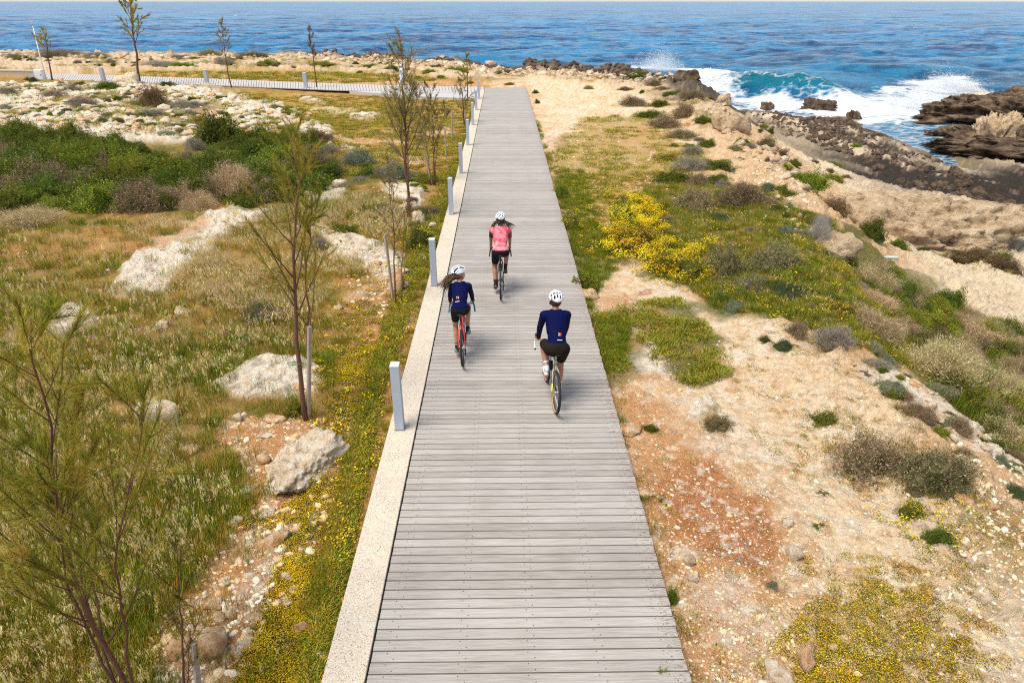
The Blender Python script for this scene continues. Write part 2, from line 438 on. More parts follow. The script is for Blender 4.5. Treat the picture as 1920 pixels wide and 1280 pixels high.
def ground_fields(x, y, z0):
    """albedo and rock weight of the ground at world points"""
    n1 = fbm(x / 1.1, y / 1.1, 4, 31); n2 = fbm(x / .45, y / .45, 4, 47); n3 = fbm(x / 3.5, y / 3.5, 4, 53)
    wx = fbm(x / .8, y / .8, 4, 61); 
    col = np.where((x < -.9)[:, None], C['green'] * .35 + C['dry'] * .35 + C['orange'] * .3, C['orange'] * .45 + C['sand'] * .55)
    rock = np.zeros(len(x)); grav = np.where(x < -.9, .35, 1.0)
    green = np.where(x < -.9, 1.0, .0)
    for k, poly, soft, warp, st in ZONES:
        P = to_world(poly)
        x0, y0 = P.min(0) - 4; x1, y1 = P.max(0) + 4
        s = (x > x0) & (x < x1) & (y > y0) & (y < y1)
        if not s.any(): continue
        d = poly_sdf(P, x[s], y[s]) + warp * wx[s] * 1.6
        w = (1 - sstep(-soft, soft, d)) * st
        col[s] = col[s] * (1 - w[:, None]) + C[k] * w[:, None]
        if k in ('white', 'coast'): rock[s] = np.maximum(rock[s] * (1 - w), w)
        else: rock[s] *= (1 - w)
        grav[s] = grav[s] * (1 - w) + w * dict(white=.25, coast=.4, green=.25, turf=.45, dry=.4).get(k, 1.0)
        green[s] = green[s] * (1 - w) + w * (1.0 if k in ('green', 'turf', 'dry') else 0)
    # beyond the crest
    t = poly_sdf(CREST, x, y); dW = poly_sdf(SEA, x, y)
    w = sstep(3.5, 6.0, t + n2 * .8) * (y < 200)
    col = col * (1 - w[:, None]) + C['shelf'] * w[:, None]; grav = grav * (1 - w * .8); green *= 1 - w
    P = to_world(SHELF_DARK)
    st_ = fbm(x / 2.2 + y * .03, y / 9.0, 4, 83); st2 = fbm(x / .9, y / 4.0, 4, 89)
    wd = (1 - sstep(-3.5, 2.0, poly_sdf(P, x, y) + 3.2 * st_)) * sstep(2.5, 5, t)
    wd = np.maximum(wd, (1 - sstep(1.0, 4.5, dW + st_ * 4)) * (t > 1.5) * .8)
    stk = st_ * 1.0 + .8 * st2 + .5 * fbm(x / .5, y / 1.2, 3, 97)
    stk = stk + .6 * fbm(x / .22, y / .5, 3, 191)
    pk = np.array((.30, .205, .14))
    dk = pk + (C['dark'] * .40 - pk) * sstep(.62, .18, stk)[:, None]
    dk = dk + (C['shelf'] * .8 - dk) * sstep(.50, .85, stk)[:, None]
    col = col * (1 - wd[:, None]) + dk * wd[:, None]
    # olive algae next to the water
    wa = (1 - sstep(.2, 1.6, dW + st2 * .5)) * (y < 62) * (t > 2)
    col = col * (1 - .6 * wa[:, None]) + np.array((.20, .15, .05)) * .6 * wa[:, None]
    # dark wave-cut edge of the far coast
    we = sstep(-3.6, -1.2, t + n1 * 1.8) * (t < 5) * (y > 46) * sstep(-45, -5, x + y * .2)
    col = col * (1 - we[:, None]) + C['dark'] * we[:, None] * .9
    rock = np.maximum(rock, np.maximum(w * .5, np.maximum(wd, we)))
    rock = np.maximum(rock, sstep(-1.2, .2, t + n1 * .5) * (y > 5) * .8)
    # patches
    onw = rock * (t < .5) * (1 - we)
    p1 = sstep(.02, .24, n1 * .6 + n3 * .5) * onw
    mixg = C['turf'] * (sstep(-.3, .3, n2))[:, None] + C['green'] * (1 - sstep(-.3, .3, n2))[:, None]
    col = col * (1 - .85 * p1[:, None]) + mixg * .85 * p1[:, None]; green = np.maximum(green, p1)
    p2 = sstep(.2, .45, n2 * .7 + fbm(x / .2, y / .2, 2, 5) * .3) * onw * .5
    col = col * (1 - p2[:, None]) + C['grey'] * p2[:, None]
    ng = (1 - rock) * green
    a = sstep(.05, .5, n2) * ng * .55; b = sstep(.05, .5, -n2) * ng * .5; c2 = sstep(.02, .35, n3 + n1 * .5) * ng * .75
    col = col * (1 - a[:, None]) + C['dry'] * a[:, None]
    col = col * (1 - b[:, None]) + C['green'] * b[:, None]
    col = col * (1 - c2[:, None]) + (C['orange'] * .8 + C['dry'] * .2) * c2[:, None]
    soil = (1 - rock) * (1 - green)
    a = sstep(.0, .5, n1) * soil * .45; b = sstep(.1, .5, -n1 + n2 * .3) * soil * .35
    col = col * (1 - a[:, None]) + C['white'] * a[:, None]
    col = col * (1 - b[:, None]) + C['orange'] * b[:, None]
    # fine mottling: crumbs of soil, darker brown pits in rock and pale grit
    n4 = fbm(x / .16, y / .16, 4, 113, .65); n5 = fbm(x / .05, y / .05, 2, 117)
    mo = np.where(t < 6, 1.0, .5) * (1 - .3 * rock)
    a = sstep(.12, .5, n4 + .3 * n5) * soil * .65; b = sstep(.10, .5, -n4 + .3 * n5) * soil * .55
    col = col * (1 - a[:, None]) + C['white'] * a[:, None]
    col = col * (1 - b[:, None]) + (C['orange'] * .95 + C['red'] * .05) * b[:, None]
    pit = sstep(.16, .48, n4) * rock * (t < 8) * .6 * (1 - wd)
    col = col * (1 - pit[:, None]) + np.array((.30, .22, .13)) * pit[:, None]
    pl = sstep(.18, .5, -n4 + n2 * .3) * rock * onw * .5
    col = col * (1 - pl[:, None]) + C['orange'] * pl[:, None]
    return np.clip(col, .01, .9), rock, grav, green, t, dW, st_, st2, n1, n2

def relief(x, y, rock, t, dW, st_, st2, n1, n2):
    n4 = fbm(x / .16, y / .16, 4, 113, .65)
    r = .035 * n1 + .022 * n2 - .022 * n4 * (1 - sstep(14, 40, y)) - .05 * n4 * rock
    ridg = 1 - np.abs(fbm(x / .9, y / .9, 5, 71, .55)) * 2.2
    ridf = 1 - np.abs(fbm(x / 2.6, y / 2.6, 5, 73, .55)) * 2.2
    up = t < 1.5
    far = sstep(30, 60, y)
    r = r + rock * np.where(up, (.05 + .10 * sstep(10, 24, y)) * ridg + .05 + far * (.22 * ridf), 0)
    sh = sstep(3, 6, t) * sstep(-.3, 1.5, dW)
    r = r + sh * (.34 * st_ + .16 * st2 + .22 * ridg + .10 * n4) * sstep(.1, 1.5, dW)
    edge = np.exp(-((t + .6) / 1.1) ** 2) * (y > 5)
    r = r + edge * (.14 * ridg + np.where(y > 46, .55 * ridf * sstep(-60, 0, x), .03 * ridf))
    slope = sstep(.2, 1, t) * (1 - sstep(4.5, 6.5, t))
    r = r + slope * .30 * ridf * np.where(y > 18, 1.2, .4)
    # keep clear of the deck and of the paths
    r = r * sstep(1.75, 2.4, np.abs(x - .0)) + 0
    return r

# ------------------------------------------------------------ ground mesh (one sheet, finer near the camera)
def build_ground():
    vs = np.linspace(1420, 84, 560)
    yr = on_plane(np.full(len(vs), 942.0), vs, -.1)[:, 1]
    yr = np.concatenate([[-60, -30, -12, -4, 0.0, 1.5, 2.6], yr[yr > 3.0]])
    extra = yr[-1] * np.array([1.15, 1.5, 2.5])
    yr = np.concatenate([yr, extra])
    u = np.linspace(-.86, .86, 880)
    du = u[1] - u[0]
    e = np.array([1.05, 1.15, 1.35, 1.7, 2.3, 3.4])
    u = np.concatenate([-(.86 * e)[::-1], u, .86 * e])
    zc = np.maximum(yr * math.cos(PITCH) + 5.7 * math.sin(PITCH), 5.0)
    X = u[None, :] * zc[:, None]; Y = np.repeat(yr[:, None], len(u), 1)
    sh = X.shape
    x = X.ravel(); y = Y.ravel()
    z0 = macro(x, y)
    col, rock, grav, green, t, dW, st_, st2, n1, n2 = ground_fields(x, y, z0)
    z = z0 + relief(x, y, rock, t, dW, st_, st2, n1, n2)
    z = np.where(poly_sdf(SEA, x, y) < -.15, np.minimum(z, SEA_Z - .03), z)
    # under the timber deck and concrete strip
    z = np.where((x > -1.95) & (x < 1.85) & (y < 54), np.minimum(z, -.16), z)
    ud = (x > -1.25) & (x < 1.66) & (y < 54); col[ud] = (.05, .042, .036); grav[ud] = 0  # ground under the deck painted dark to deepen the shade in plank gaps
    pd = poly_sdf(PATH_W, x, y)
    z = np.where(pd < .8, np.minimum(z, -.075), z)
    i = np.arange(sh[0] * sh[1]).reshape(sh)
    F = np.stack([i[:-1, :-1], i[:-1, 1:], i[1:, 1:], i[1:, :-1]], -1).reshape(-1, 4)
    V = np.stack([x, y, z], -1)
    m = bpy.data.materials.new('ground'); m.use_nodes = True
    nt = m.node_tree; L = nt.links; b = nt.nodes['Principled BSDF']
    b.inputs['Roughness'].default_value = .9; b.inputs['Specular IOR Level'].default_value = .15
    tc = _nd(nt, 'ShaderNodeTexCoord')
    ca = _nd(nt, 'ShaderNodeAttribute', attribute_name='col'); ga = _nd(nt, 'ShaderNodeAttribute', attribute_name='grav')
    def noise(scale, det=4.0, rough=.6):
        n = _nd(nt, 'ShaderNodeTexNoise', Scale=scale, Detail=det, Roughness=rough); L.new(tc.outputs['Object'], n.inputs['Vector']); return n
    nz = noise(9, 8, .7)
    mr = _nd(nt, 'ShaderNodeMapRange'); [mr.inputs[k].__setattr__('default_value', v) for k, v in (('From Min', .3), ('From Max', .7), ('To Min', .70), ('To Max', 1.25))]
    L.new(nz.outputs['Fac'], mr.inputs['Value'])
    hs = _nd(nt, 'ShaderNodeHueSaturation'); L.new(ca.outputs['Color'], hs.inputs['Color']); L.new(mr.outputs[0], hs.inputs['Value'])
    cur = hs.outputs[0]
    # grit: pale and dark small stones
    for scale, lo, hi, c, amt in ((30, .0, .17, (.82, .74, .60), .9), (55, .0, .15, (.22, .14, .09), .8), (85, 0, .2, (.82, .70, .52), .8), (17, 0, .12, (.80, .70, .55), .8)):
        vo = _nd(nt, 'ShaderNodeTexVoronoi', Scale=scale, Randomness=1.0); L.new(tc.outputs['Object'], vo.inputs['Vector'])
        r1 = _nd(nt, 'ShaderNodeMapRange'); r1.inputs['From Min'].default_value = hi * 1.6; r1.inputs['From Max'].default_value = hi * 1.1; L.new(vo.outputs['Distance'], r1.inputs['Value'])
        sep = _nd(nt, 'ShaderNodeSeparateColor'); L.new(vo.outputs['Color'], sep.inputs[0])
        r2 = _nd(nt, 'ShaderNodeMapRange'); r2.inputs['From Min'].default_value = .45; r2.inputs['From Max'].default_value = .55; L.new(sep.outputs[0], r2.inputs['Value'])
        ml = _nd(nt, 'ShaderNodeMath', operation='MULTIPLY'); L.new(r1.outputs[0], ml.inputs[0]); L.new(r2.outputs[0], ml.inputs[1])
        m2 = _nd(nt, 'ShaderNodeMath', operation='MULTIPLY'); L.new(ml.outputs[0], m2.inputs[0]); L.new(ga.outputs['Fac'], m2.inputs[1])
        m3 = _nd(nt, 'ShaderNodeMath', operation='MULTIPLY'); L.new(m2.outputs[0], m3.inputs[0]); m3.inputs[1].default_value = amt
        mx = _nd(nt, 'ShaderNodeMix', data_type='RGBA'); L.new(m3.outputs[0], mx.inputs[0]); L.new(cur, mx.inputs[6]); mx.inputs[7].default_value = (*c, 1); cur = mx.outputs[2]
    L.new(cur, b.inputs['Base Color'])
    n2_ = noise(28, 8, .75)
    n3_ = noise(5, 6, .7)
    ad = _nd(nt, 'ShaderNodeMath', operation='ADD'); L.new(n2_.outputs['Fac'], ad.inputs[0])
    mm = _nd(nt, 'ShaderNodeMath', operation='MULTIPLY'); L.new(n3_.outputs['Fac'], mm.inputs[0]); mm.inputs[1].default_value = 3.0; L.new(mm.outputs[0], ad.inputs[1])
    bp = _nd(nt, 'ShaderNodeBump', Strength=1.0, Distance=.05); L.new(ad.outputs[0], bp.inputs['Height']); L.new(bp.outputs[0], b.inputs['Normal'])
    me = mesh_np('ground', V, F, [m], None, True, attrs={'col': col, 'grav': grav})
    o = link('ground', me); tag(o, 'rocky coastal ground of limestone, orange soil and dry turf', kind='structure')
    # height look-up for placing things
    return (yr, u, V[:, 2].reshape(sh))

_pu = [(1000, 163), (800, 162), (640, 157.5), (400, 148), (170, 140), (75, 138)]
_pl = [(75, 149), (130, 150), (240, 154), (400, 160), (640, 169.5), (700, 173), (790, 180.5), (903, 184), (960, 184)]
_g = on_plane([p[0] for p in _pu + _pl], [p[1] for p in _pu + _pl], 0.0)
PATH_W = [tuple(p) for p in _g]
GRID = build_ground()

def zg(x, y):
    """height of the finished ground mesh"""
    yr, u, Z = GRID
    x = np.atleast_1d(np.asarray(x, float)); y = np.atleast_1d(np.asarray(y, float))
    i = np.clip(np.searchsorted(yr, y) - 1, 0, len(yr) - 2); fy = np.clip((y - yr[i]) / (yr[i + 1] - yr[i]), 0, 1)
    uu = x / np.maximum(y * math.cos(PITCH) + 5.7 * math.sin(PITCH), 5.0)
    j = np.clip(np.searchsorted(u, uu) - 1, 0, len(u) - 2); fx = np.clip((uu - u[j]) / (u[j + 1] - u[j]), 0, 1)
    return (Z[i, j] * (1 - fx) + Z[i, j + 1] * fx) * (1 - fy) + (Z[i + 1, j] * (1 - fx) + Z[i + 1, j + 1] * fx) * fy

def P3(px, py):
    """ground point under a photograph pixel, on the finished mesh"""
    g = _GC[(px, py)] if (px, py) in _GC else G([px], [py])[0]
    return Vector((g[0], g[1], float(zg(g[0], g[1])[0])))

# ------------------------------------------------------------ sea
def build_sea():
    vs = np.concatenate([np.linspace(345, 120, 260), np.linspace(119.5, 3.4, 240)])
    d = rays(np.full(len(vs), 942.0), vs)
    yr = d[:, 1] * (SEA_Z - CAM_H) / d[:, 2]
    yr = yr[yr < 9000]
    yr = np.concatenate([[20, 30], yr, [12000, 26000, 50000]])
    u = np.linspace(-.9, .9, 640); u = np.concatenate([[-6, -3, -1.5, -1.1], u, [1.1, 1.5, 3, 6]])
    zc = yr * math.cos(PITCH) + 9.8 * math.sin(PITCH)
    X = u[None, :] * zc[:, None]; Y = np.repeat(yr[:, None], len(u), 1)
    sh = X.shape; x = X.ravel(); y = Y.ravel()
    dy = np.maximum(np.repeat(np.gradient(yr)[:, None], len(u), 1).ravel(), .3); dx = zc.repeat(len(u)) * (1.8 / 640)
    h = 0 * x; chop = 0 * x; wsum = 1e-6
    for o, lam in enumerate((1.6, 3.2, 6.4, 13., 26., 52., 105., 210.)):
        w = sstep(.20, .45, lam / dy / 6 + .05)
        cx_, sx_ = math.cos(.12 + .09 * o), math.sin(.12 + .09 * o)
        xr = x * cx_ + y * sx_; yr_ = -x * sx_ + y * cx_
        f = 1 - 2.4 * np.abs(fbm(xr / (lam * 1.9), yr_ / lam, 3, 101 + o))
        h = h + w * min(.040 * lam, .42) * f
        k = np.exp(-(np.log(lam / (dy * 5.5)) / 1.0) ** 2); chop = chop + k * f; wsum = wsum + k
    chop = np.clip(chop / wsum, -1, 1)  # tone of bright and dark wave faces, painted into the sea colour
    dW = -poly_sdf(SEA, x, y)
    calm = sstep(0, 4, dW)
    cap = fbm(x / 3.0, y / 1.4, 3, 171)
    h = h * (.12 + .88 * calm * (1 - .6 * (1 - sstep(4, 25, dW)) * (x > 18)))
    foam = .0 * x
    turq = np.zeros_like(x)
    # swell and breaker ridges: (ends in pixels, height, width front, width back, foam span)
    def ridge(p0, p1, H, wf, wb, x, y, curve=0):
        a, b_ = on_plane([p0[0], p1[0]], [p0[1], p1[1]], SEA_Z)
        e = b_ - a; Lg = np.hypot(*e); e /= Lg; n = np.array([-e[1], e[0]])
        if n[1] < 0: n = -n
        s = ((x - a[0]) * e[0] + (y - a[1]) * e[1]) / Lg
        q = (x - a[0]) * n[0] + (y - a[1]) * n[1] + 1.2 * fbm(x / 5, y / 9, 2, 7) + curve * (s - .5) ** 2
        env = sstep(-.12, .12, s) * (1 - sstep(.7, 1.15, s))
        prof = np.where(q < 0, np.exp(-(q / wf) ** 2), np.exp(-(q / wb) ** 2))
        return H * env * prof, s, q, env
    r, s, q, env = ridge((1265, 176), (1590, 196), 2.0, 1.5, 4.5, x, y, 4)
    h = h + r * (1 + .15 * fbm(x, y, 2, 9)); turq = np.maximum(turq, np.clip(r / 1.5, 0, 1))
    foam = np.maximum(foam, (1 - sstep(.30, .40, s + .06 * fbm(x / .8, y / .8, 3, 4))) * env * np.exp(-(q / 3.4) ** 2) * 1.5)
    foam = np.maximum(foam, env * np.exp(-((q - .2) / .5) ** 2) * .55)
    for p0, p1, H, wf, wb in (((1560, 150), (1840, 152), .7, 2.2, 5), ((1450, 172), (1740, 186), .5, 1.6, 3), ((1380, 128), (1640, 132), .4, 3, 6), ((1800, 126), (2100, 132), .4, 2.5, 5), ((1010, 128), (1200, 132), .4, 2.5, 5)):
        r, s, q, env = ridge(p0, p1, H, wf, wb, x, y)
        h = h + r; turq = np.maximum(turq, np.clip(r * .9, 0, 1) * .5)
        foam = np.maximum(foam, env * np.exp(-((q - .3) / .8) ** 2) * .25)
    # surf zone
    SURF = [(1290, 150), (1345, 158), (1420, 196), (1560, 200), (1640, 182), (1700, 172), (1745, 160), (1830, 150), (1850, 245), (1812, 325), (1640, 250), (1450, 222), (1350, 205)]
    Pw = on_plane([p[0] for p in SURF], [p[1] for p in SURF], SEA_Z)
    ds = poly_sdf(Pw, x, y)
    foam = np.maximum(foam, (1 - sstep(-5, 4, ds + 3 * fbm(x / 4, y / 6, 3, 19))) * (.72 + .35 * fbm(x / 2.5, y / 1.6, 3, 23)))
    halo = (1 - sstep(0, 26, ds))
    foam = np.maximum(foam, halo * .22 * (1 + fbm(x / 6, y / 3, 3, 29)))
    edge = np.exp(-np.clip(dW, 0, 99) / 2.2) * (x > -10)
    foam = np.maximum(foam, edge * .6)
    for cx, cy, rr, a in ((1235, 150, 6, 1.0), (1560, 208, 5, .95), (1480, 206, 5, .9), (1690, 215, 6, .9), (1760, 168, 5, 1.1), (1430, 198, 4, 1.0), (1600, 205, 4, .95)):
        p = on_plane([cx], [cy], SEA_Z)[0]
        foam = np.maximum(foam, a * np.exp(-(((x - p[0]) / rr) ** 2 + ((y - p[1]) / (rr * .7)) ** 2)))
    # open-sea whitecaps
    wc = fbm(x / 5.5, y / 3.2, 3, 131) * .6 + fbm(x / 60, y / 60, 2, 133) * .3
    foam = np.maximum(foam, sstep(.50, .62, wc) * .55 * sstep(70, 140, y))
    pool = (dW < 2.2) & (y < 62) & (x > 20)
    foam = np.where(pool, .42, foam)
    near = np.exp(-np.clip(dW, 0, 1e4) / 45)
    turq = np.maximum(turq, near * .42)
    i = np.arange(sh[0] * sh[1]).reshape(sh)
    F = np.stack([i[:-1, :-1], i[:-1, 1:], i[1:, 1:], i[1:, :-1]], -1).reshape(-1, 4)
    V = np.stack([x, y, SEA_Z + h * sstep(45, 52, y)], -1)
    me_attr = {'foam': np.clip(foam, 0, 1.3), 'turq': np.clip(turq, 0, 1), 'chop': chop * .5 + .5}
    m = bpy.data.materials.new('sea_water'); m.use_nodes = True
    nt = m.node_tree; L = nt.links; b = nt.nodes['Principled BSDF']
    b.inputs['Specular IOR Level'].default_value = .32; b.inputs['IOR'].default_value = 1.33
    tc = _nd(nt, 'ShaderNodeTexCoord')
    def mapn(sx, sy, scale, det, rough, typ='ShaderNodeTexNoise', **kw):
        mp = _nd(nt, 'ShaderNodeMapping'); mp.inputs['Scale'].default_value = (sx, sy, 1); L.new(tc.outputs['Object'], mp.inputs['Vector'])
        n = _nd(nt, typ, Scale=scale, **kw)
        if typ == 'ShaderNodeTexNoise': n.inputs['Detail'].default_value = det; n.inputs['Roughness'].default_value = rough
        L.new(mp.outputs[0], n.inputs['Vector']); return n
    at = {k: _nd(nt, 'ShaderNodeAttribute', attribute_name=k).outputs['Fac'] for k in ('foam', 'turq', 'chop')}
    big = mapn(.35, 1.0, .05, 6, .65)
    ramp = _nd(nt, 'ShaderNodeValToRGB'); cr = ramp.color_ramp
    cr.elements[0].position = .28; cr.elements[0].color = (.001, .042, .155, 1); cr.elements[1].position = .80; cr.elements[1].color = (.016, .20, .42, 1)
    n5 = mapn(.55, 1.0, .30, 7, .62); n6 = mapn(.5, 1.0, .055, 6, .62)  # noise paints sky-bright and dark wave faces into the water colour
    sm = _nd(nt, 'ShaderNodeMath', operation='ADD'); L.new(n5.outputs['Fac'], sm.inputs[0]); L.new(n6.outputs['Fac'], sm.inputs[1])
    sm2 = _nd(nt, 'ShaderNodeMath', operation='MULTIPLY_ADD'); L.new(sm.outputs[0], sm2.inputs[0]); sm2.inputs[1].default_value = 3.2; sm2.inputs[2].default_value = -2.95
    sm3 = _nd(nt, 'ShaderNodeMath', operation='MULTIPLY_ADD'); L.new(big.outputs['Fac'], sm3.inputs[0]); sm3.inputs[1].default_value = .5; L.new(sm2.outputs[0], sm3.inputs[2])
    cb = _nd(nt, 'ShaderNodeMath', operation='MULTIPLY_ADD'); L.new(sm3.outputs[0], cb.inputs[0]); cb.inputs[1].default_value = 1.0; cb2 = _nd(nt, 'ShaderNodeMath', operation='MULTIPLY_ADD'); L.new(at['chop'], cb2.inputs[0]); cb2.inputs[1].default_value = .5; cb2.inputs[2].default_value = -.25; L.new(cb2.outputs[0], cb.inputs[2])
    L.new(cb.outputs[0], ramp.inputs[0])
    mx = _nd(nt, 'ShaderNodeMix', data_type='RGBA'); L.new(at['turq'], mx.inputs[0]); L.new(ramp.outputs[0], mx.inputs[6]); mx.inputs[7].default_value = (.004, .15, .22, 1)
    # foam pattern
    fn = mapn(.8, 1.0, 1.5, 8, .72)
    fv = mapn(.7, 1.2, 1.1, 0, 0, 'ShaderNodeTexVoronoi', feature='DISTANCE_TO_EDGE')
    fvr = _nd(nt, 'ShaderNodeMapRange'); fvr.inputs['From Min'].default_value = 0; fvr.inputs['From Max'].default_value = .35; fvr.inputs['To Min'].default_value = .18; fvr.inputs['To Max'].default_value = -.06; L.new(fv.outputs['Distance'], fvr.inputs['Value'])
    s1 = _nd(nt, 'ShaderNodeMath', operation='ADD'); L.new(fn.outputs['Fac'], s1.inputs[0]); L.new(fvr.outputs[0], s1.inputs[1])
    s2 = _nd(nt, 'ShaderNodeMath', operation='ADD'); L.new(s1.outputs[0], s2.inputs[0]); L.new(at['foam'], s2.inputs[1])
    fr = _nd(nt, 'ShaderNodeMapRange'); fr.inputs['From Min'].default_value = .93; fr.inputs['From Max'].default_value = 1.28; L.new(s2.outputs[0], fr.inputs['Value'])
    mx2 = _nd(nt, 'ShaderNodeMix', data_type='RGBA'); L.new(fr.outputs[0], mx2.inputs[0]); L.new(mx.outputs[2], mx2.inputs[6]); mx2.inputs[7].default_value = (.80, .84, .87, 1)
    L.new(mx2.outputs[2], b.inputs['Base Color'])
    rr = _nd(nt, 'ShaderNodeMapRange'); rr.inputs['To Min'].default_value = .17; rr.inputs['To Max'].default_value = .8; L.new(fr.outputs[0], rr.inputs['Value']); L.new(rr.outputs[0], b.inputs['Roughness'])
    # waves: three scales
    w1 = mapn(.45, 1.0, .75, 9, .68); w2 = mapn(.5, 1.0, .16, 6, .6); w3 = mapn(.4, 1.0, .03, 5, .6)
    mu = _nd(nt, 'ShaderNodeMath', operation='MULTIPLY'); L.new(w2.outputs['Fac'], mu.inputs[0]); mu.inputs[1].default_value = 3.2
    mu3 = _nd(nt, 'ShaderNodeMath', operation='MULTIPLY'); L.new(w3.outputs['Fac'], mu3.inputs[0]); mu3.inputs[1].default_value = 14.
    ad = _nd(nt, 'ShaderNodeMath', operation='ADD'); L.new(w1.outputs['Fac'], ad.inputs[0]); L.new(mu.outputs[0], ad.inputs[1])
    ad2 = _nd(nt, 'ShaderNodeMath', operation='ADD'); L.new(ad.outputs[0], ad2.inputs[0]); L.new(mu3.outputs[0], ad2.inputs[1])
    bp = _nd(nt, 'ShaderNodeBump', Strength=1.0, Distance=.85); L.new(ad2.outputs[0], bp.inputs['Height']); L.new(bp.outputs[0], b.inputs['Normal'])
    me = mesh_np('sea', V, F, [m], None, True, attrs=me_attr)
    o = link('sea', me); tag(o, 'wind-ruffled blue sea with surf breaking on the rocks', kind='structure')
build_sea()
# ------------------------------------------------------------ timber boardwalk
DX0, DX1 = -1.285, 1.705
PIT = .1274
def timber_mat(name):
    m = mat(name, (.44, .385, .35), rough=.75, var=.0, bump=0, spec=.25)
    nt = m.node_tree; L = nt.links; b = nt.nodes['Principled BSDF']
    tc = _nd(nt, 'ShaderNodeTexCoord'); oi = _nd(nt, 'ShaderNodeObjectInfo')
    geo = _nd(nt, 'ShaderNodeNewGeometry')
    mp = _nd(nt, 'ShaderNodeMapping'); mp.inputs['Scale'].default_value = (1.2, 26, 26); L.new(geo.outputs['Position'], mp.inputs['Vector'])
    n = _nd(nt, 'ShaderNodeTexNoise', Scale=2.2, Detail=8.0, Roughness=.7); L.new(mp.outputs[0], n.inputs['Vector'])
    n2 = _nd(nt, 'ShaderNodeTexNoise', Scale=1.3, Detail=5.0); L.new(geo.outputs['Position'], n2.inputs['Vector'])
    r = _nd(nt, 'ShaderNodeValToRGB'); e = r.color_ramp.elements
    e[0].position = .25; e[0].color = (.240, .216, .192, 1); e[1].position = .78; e[1].color = (.485, .462, .43, 1)
    a = _nd(nt, 'ShaderNodeMath', operation='MULTIPLY_ADD'); L.new(n2.outputs['Fac'], a.inputs[0]); a.inputs[1].default_value = .22; L.new(n.outputs['Fac'], a.inputs[2])
    a2 = _nd(nt, 'ShaderNodeMath', operation='MULTIPLY_ADD'); L.new(oi.outputs['Random'], a2.inputs[0]); a2.inputs[1].default_value = .20; L.new(a.outputs[0], a2.inputs[2])
    a3 = _nd(nt, 'ShaderNodeMath', operation='SUBTRACT'); L.new(a2.outputs[0], a3.inputs[0]); a3.inputs[1].default_value = .24
    L.new(a3.outputs[0], r.inputs[0])
    # peeled patches near the seaward ends of the planks
    sx = _nd(nt, 'ShaderNodeSeparateXYZ'); L.new(geo.outputs['Position'], sx.inputs[0])
    er = _nd(nt, 'ShaderNodeMapRange'); er.inputs['From Min'].default_value = 1.15; er.inputs['From Max'].default_value = 1.7; er.inputs['To Min'].default_value = -.25; er.inputs['To Max'].default_value = .06; L.new(sx.outputs[0], er.inputs['Value'])
    mp2 = _nd(nt, 'ShaderNodeMapping'); mp2.inputs['Scale'].default_value = (9, 45, 45); L.new(geo.outputs['Position'], mp2.inputs['Vector'])
    n3 = _nd(nt, 'ShaderNodeTexNoise', Scale=1.6, Detail=3.0); L.new(mp2.outputs[0], n3.inputs['Vector'])
    s = _nd(nt, 'ShaderNodeMath', operation='ADD'); L.new(n3.outputs['Fac'], s.inputs[0]); L.new(er.outputs[0], s.inputs[1])
    st = _nd(nt, 'ShaderNodeMapRange'); st.inputs['From Min'].default_value = .56; st.inputs['From Max'].default_value = .62; L.new(s.outputs[0], st.inputs['Value'])
    mx = _nd(nt, 'ShaderNodeMix', data_type='RGBA'); ms = _nd(nt, 'ShaderNodeMath', operation='MULTIPLY'); ms.inputs[1].default_value = .75; L.new(st.outputs[0], ms.inputs[0]); L.new(ms.outputs[0], mx.inputs[0]); L.new(r.outputs[0], mx.inputs[6]); mx.inputs[7].default_value = (.20, .13, .09, 1)
    L.new(mx.outputs[2], b.inputs['Base Color'])
    bp = _nd(nt, 'ShaderNodeBump', Strength=.5, Distance=.004); L.new(n.outputs['Fac'], bp.inputs['Height']); L.new(bp.outputs[0], b.inputs['Normal'])
    return m
M_timber = timber_mat('weathered_timber')
M_screw = mat('rusty_screw', (.10, .075, .06), rough=.6, metal=.3, bump=0)
M_bearer = mat('dark_bearer_timber', (.09, .07, .055), rough=.9)
SCX = [-1.14, -.45, .21, .87, 1.52]
def plank_mesh(xs0, xs1, screws=True, dy=(-.032, .036)):
    mb = MB(); cx = (xs0 + xs1) / 2
    mb.box((cx, 0, -.0145), (xs1 - xs0, PIT - .014, .029), 0, bev=.003)
    if screws:
        for sx in SCX:
            for k, d in enumerate(dy):
                x = sx + (0.05 if k == 0 else 0.0) * 1.3
                a = np.arange(6) / 6 * 2 * np.pi
                V = np.stack([x + .0068 * np.cos(a), d + .0068 * np.sin(a), np.full(6, .0009)], -1)
                mb.add(V, [tuple(range(6))], 1)
    return mb.build('plank', [M_timber, M_screw])
deck = link('boardwalk', None); tag(deck, 'grey weathered timber boardwalk running straight to the sea', kind='structure')
bm_ = MB()
for bx in (-1.17, -.42, .21, .9, 1.56): bm_.box((bx, 26.6, -.075), (.07, 53, .085))
link('bearer', bm_.build('bearer', M_bearer), deck)
pm = [plank_mesh(DX0, DX1), plank_mesh(DX0 + .003, DX1 - .006, dy=(-.03, .034)), plank_mesh(DX0, DX1 + .004, dy=(-.034, .033))]
Y0 = 2.35; NPL = 300
for i in range(NPL):
    o = link('plank', pm[(i * 7 + i // 3) % 3], deck, (0, Y0 + i * PIT, random.uniform(-.0012, .0012)), (0, 0, random.uniform(-.0006, .0006)))
far = MB(); k = NPL
while Y0 + k * PIT < 52.6:
    far.box((.21, Y0 + k * PIT, -.0145 + random.uniform(-.002, .002)), (2.99, PIT - .013, .029)); k += 1
YEND = Y0 + (k - .5) * PIT
o = link('planking', far.build('planking', M_timber), deck); o['kind'] = 'stuff'

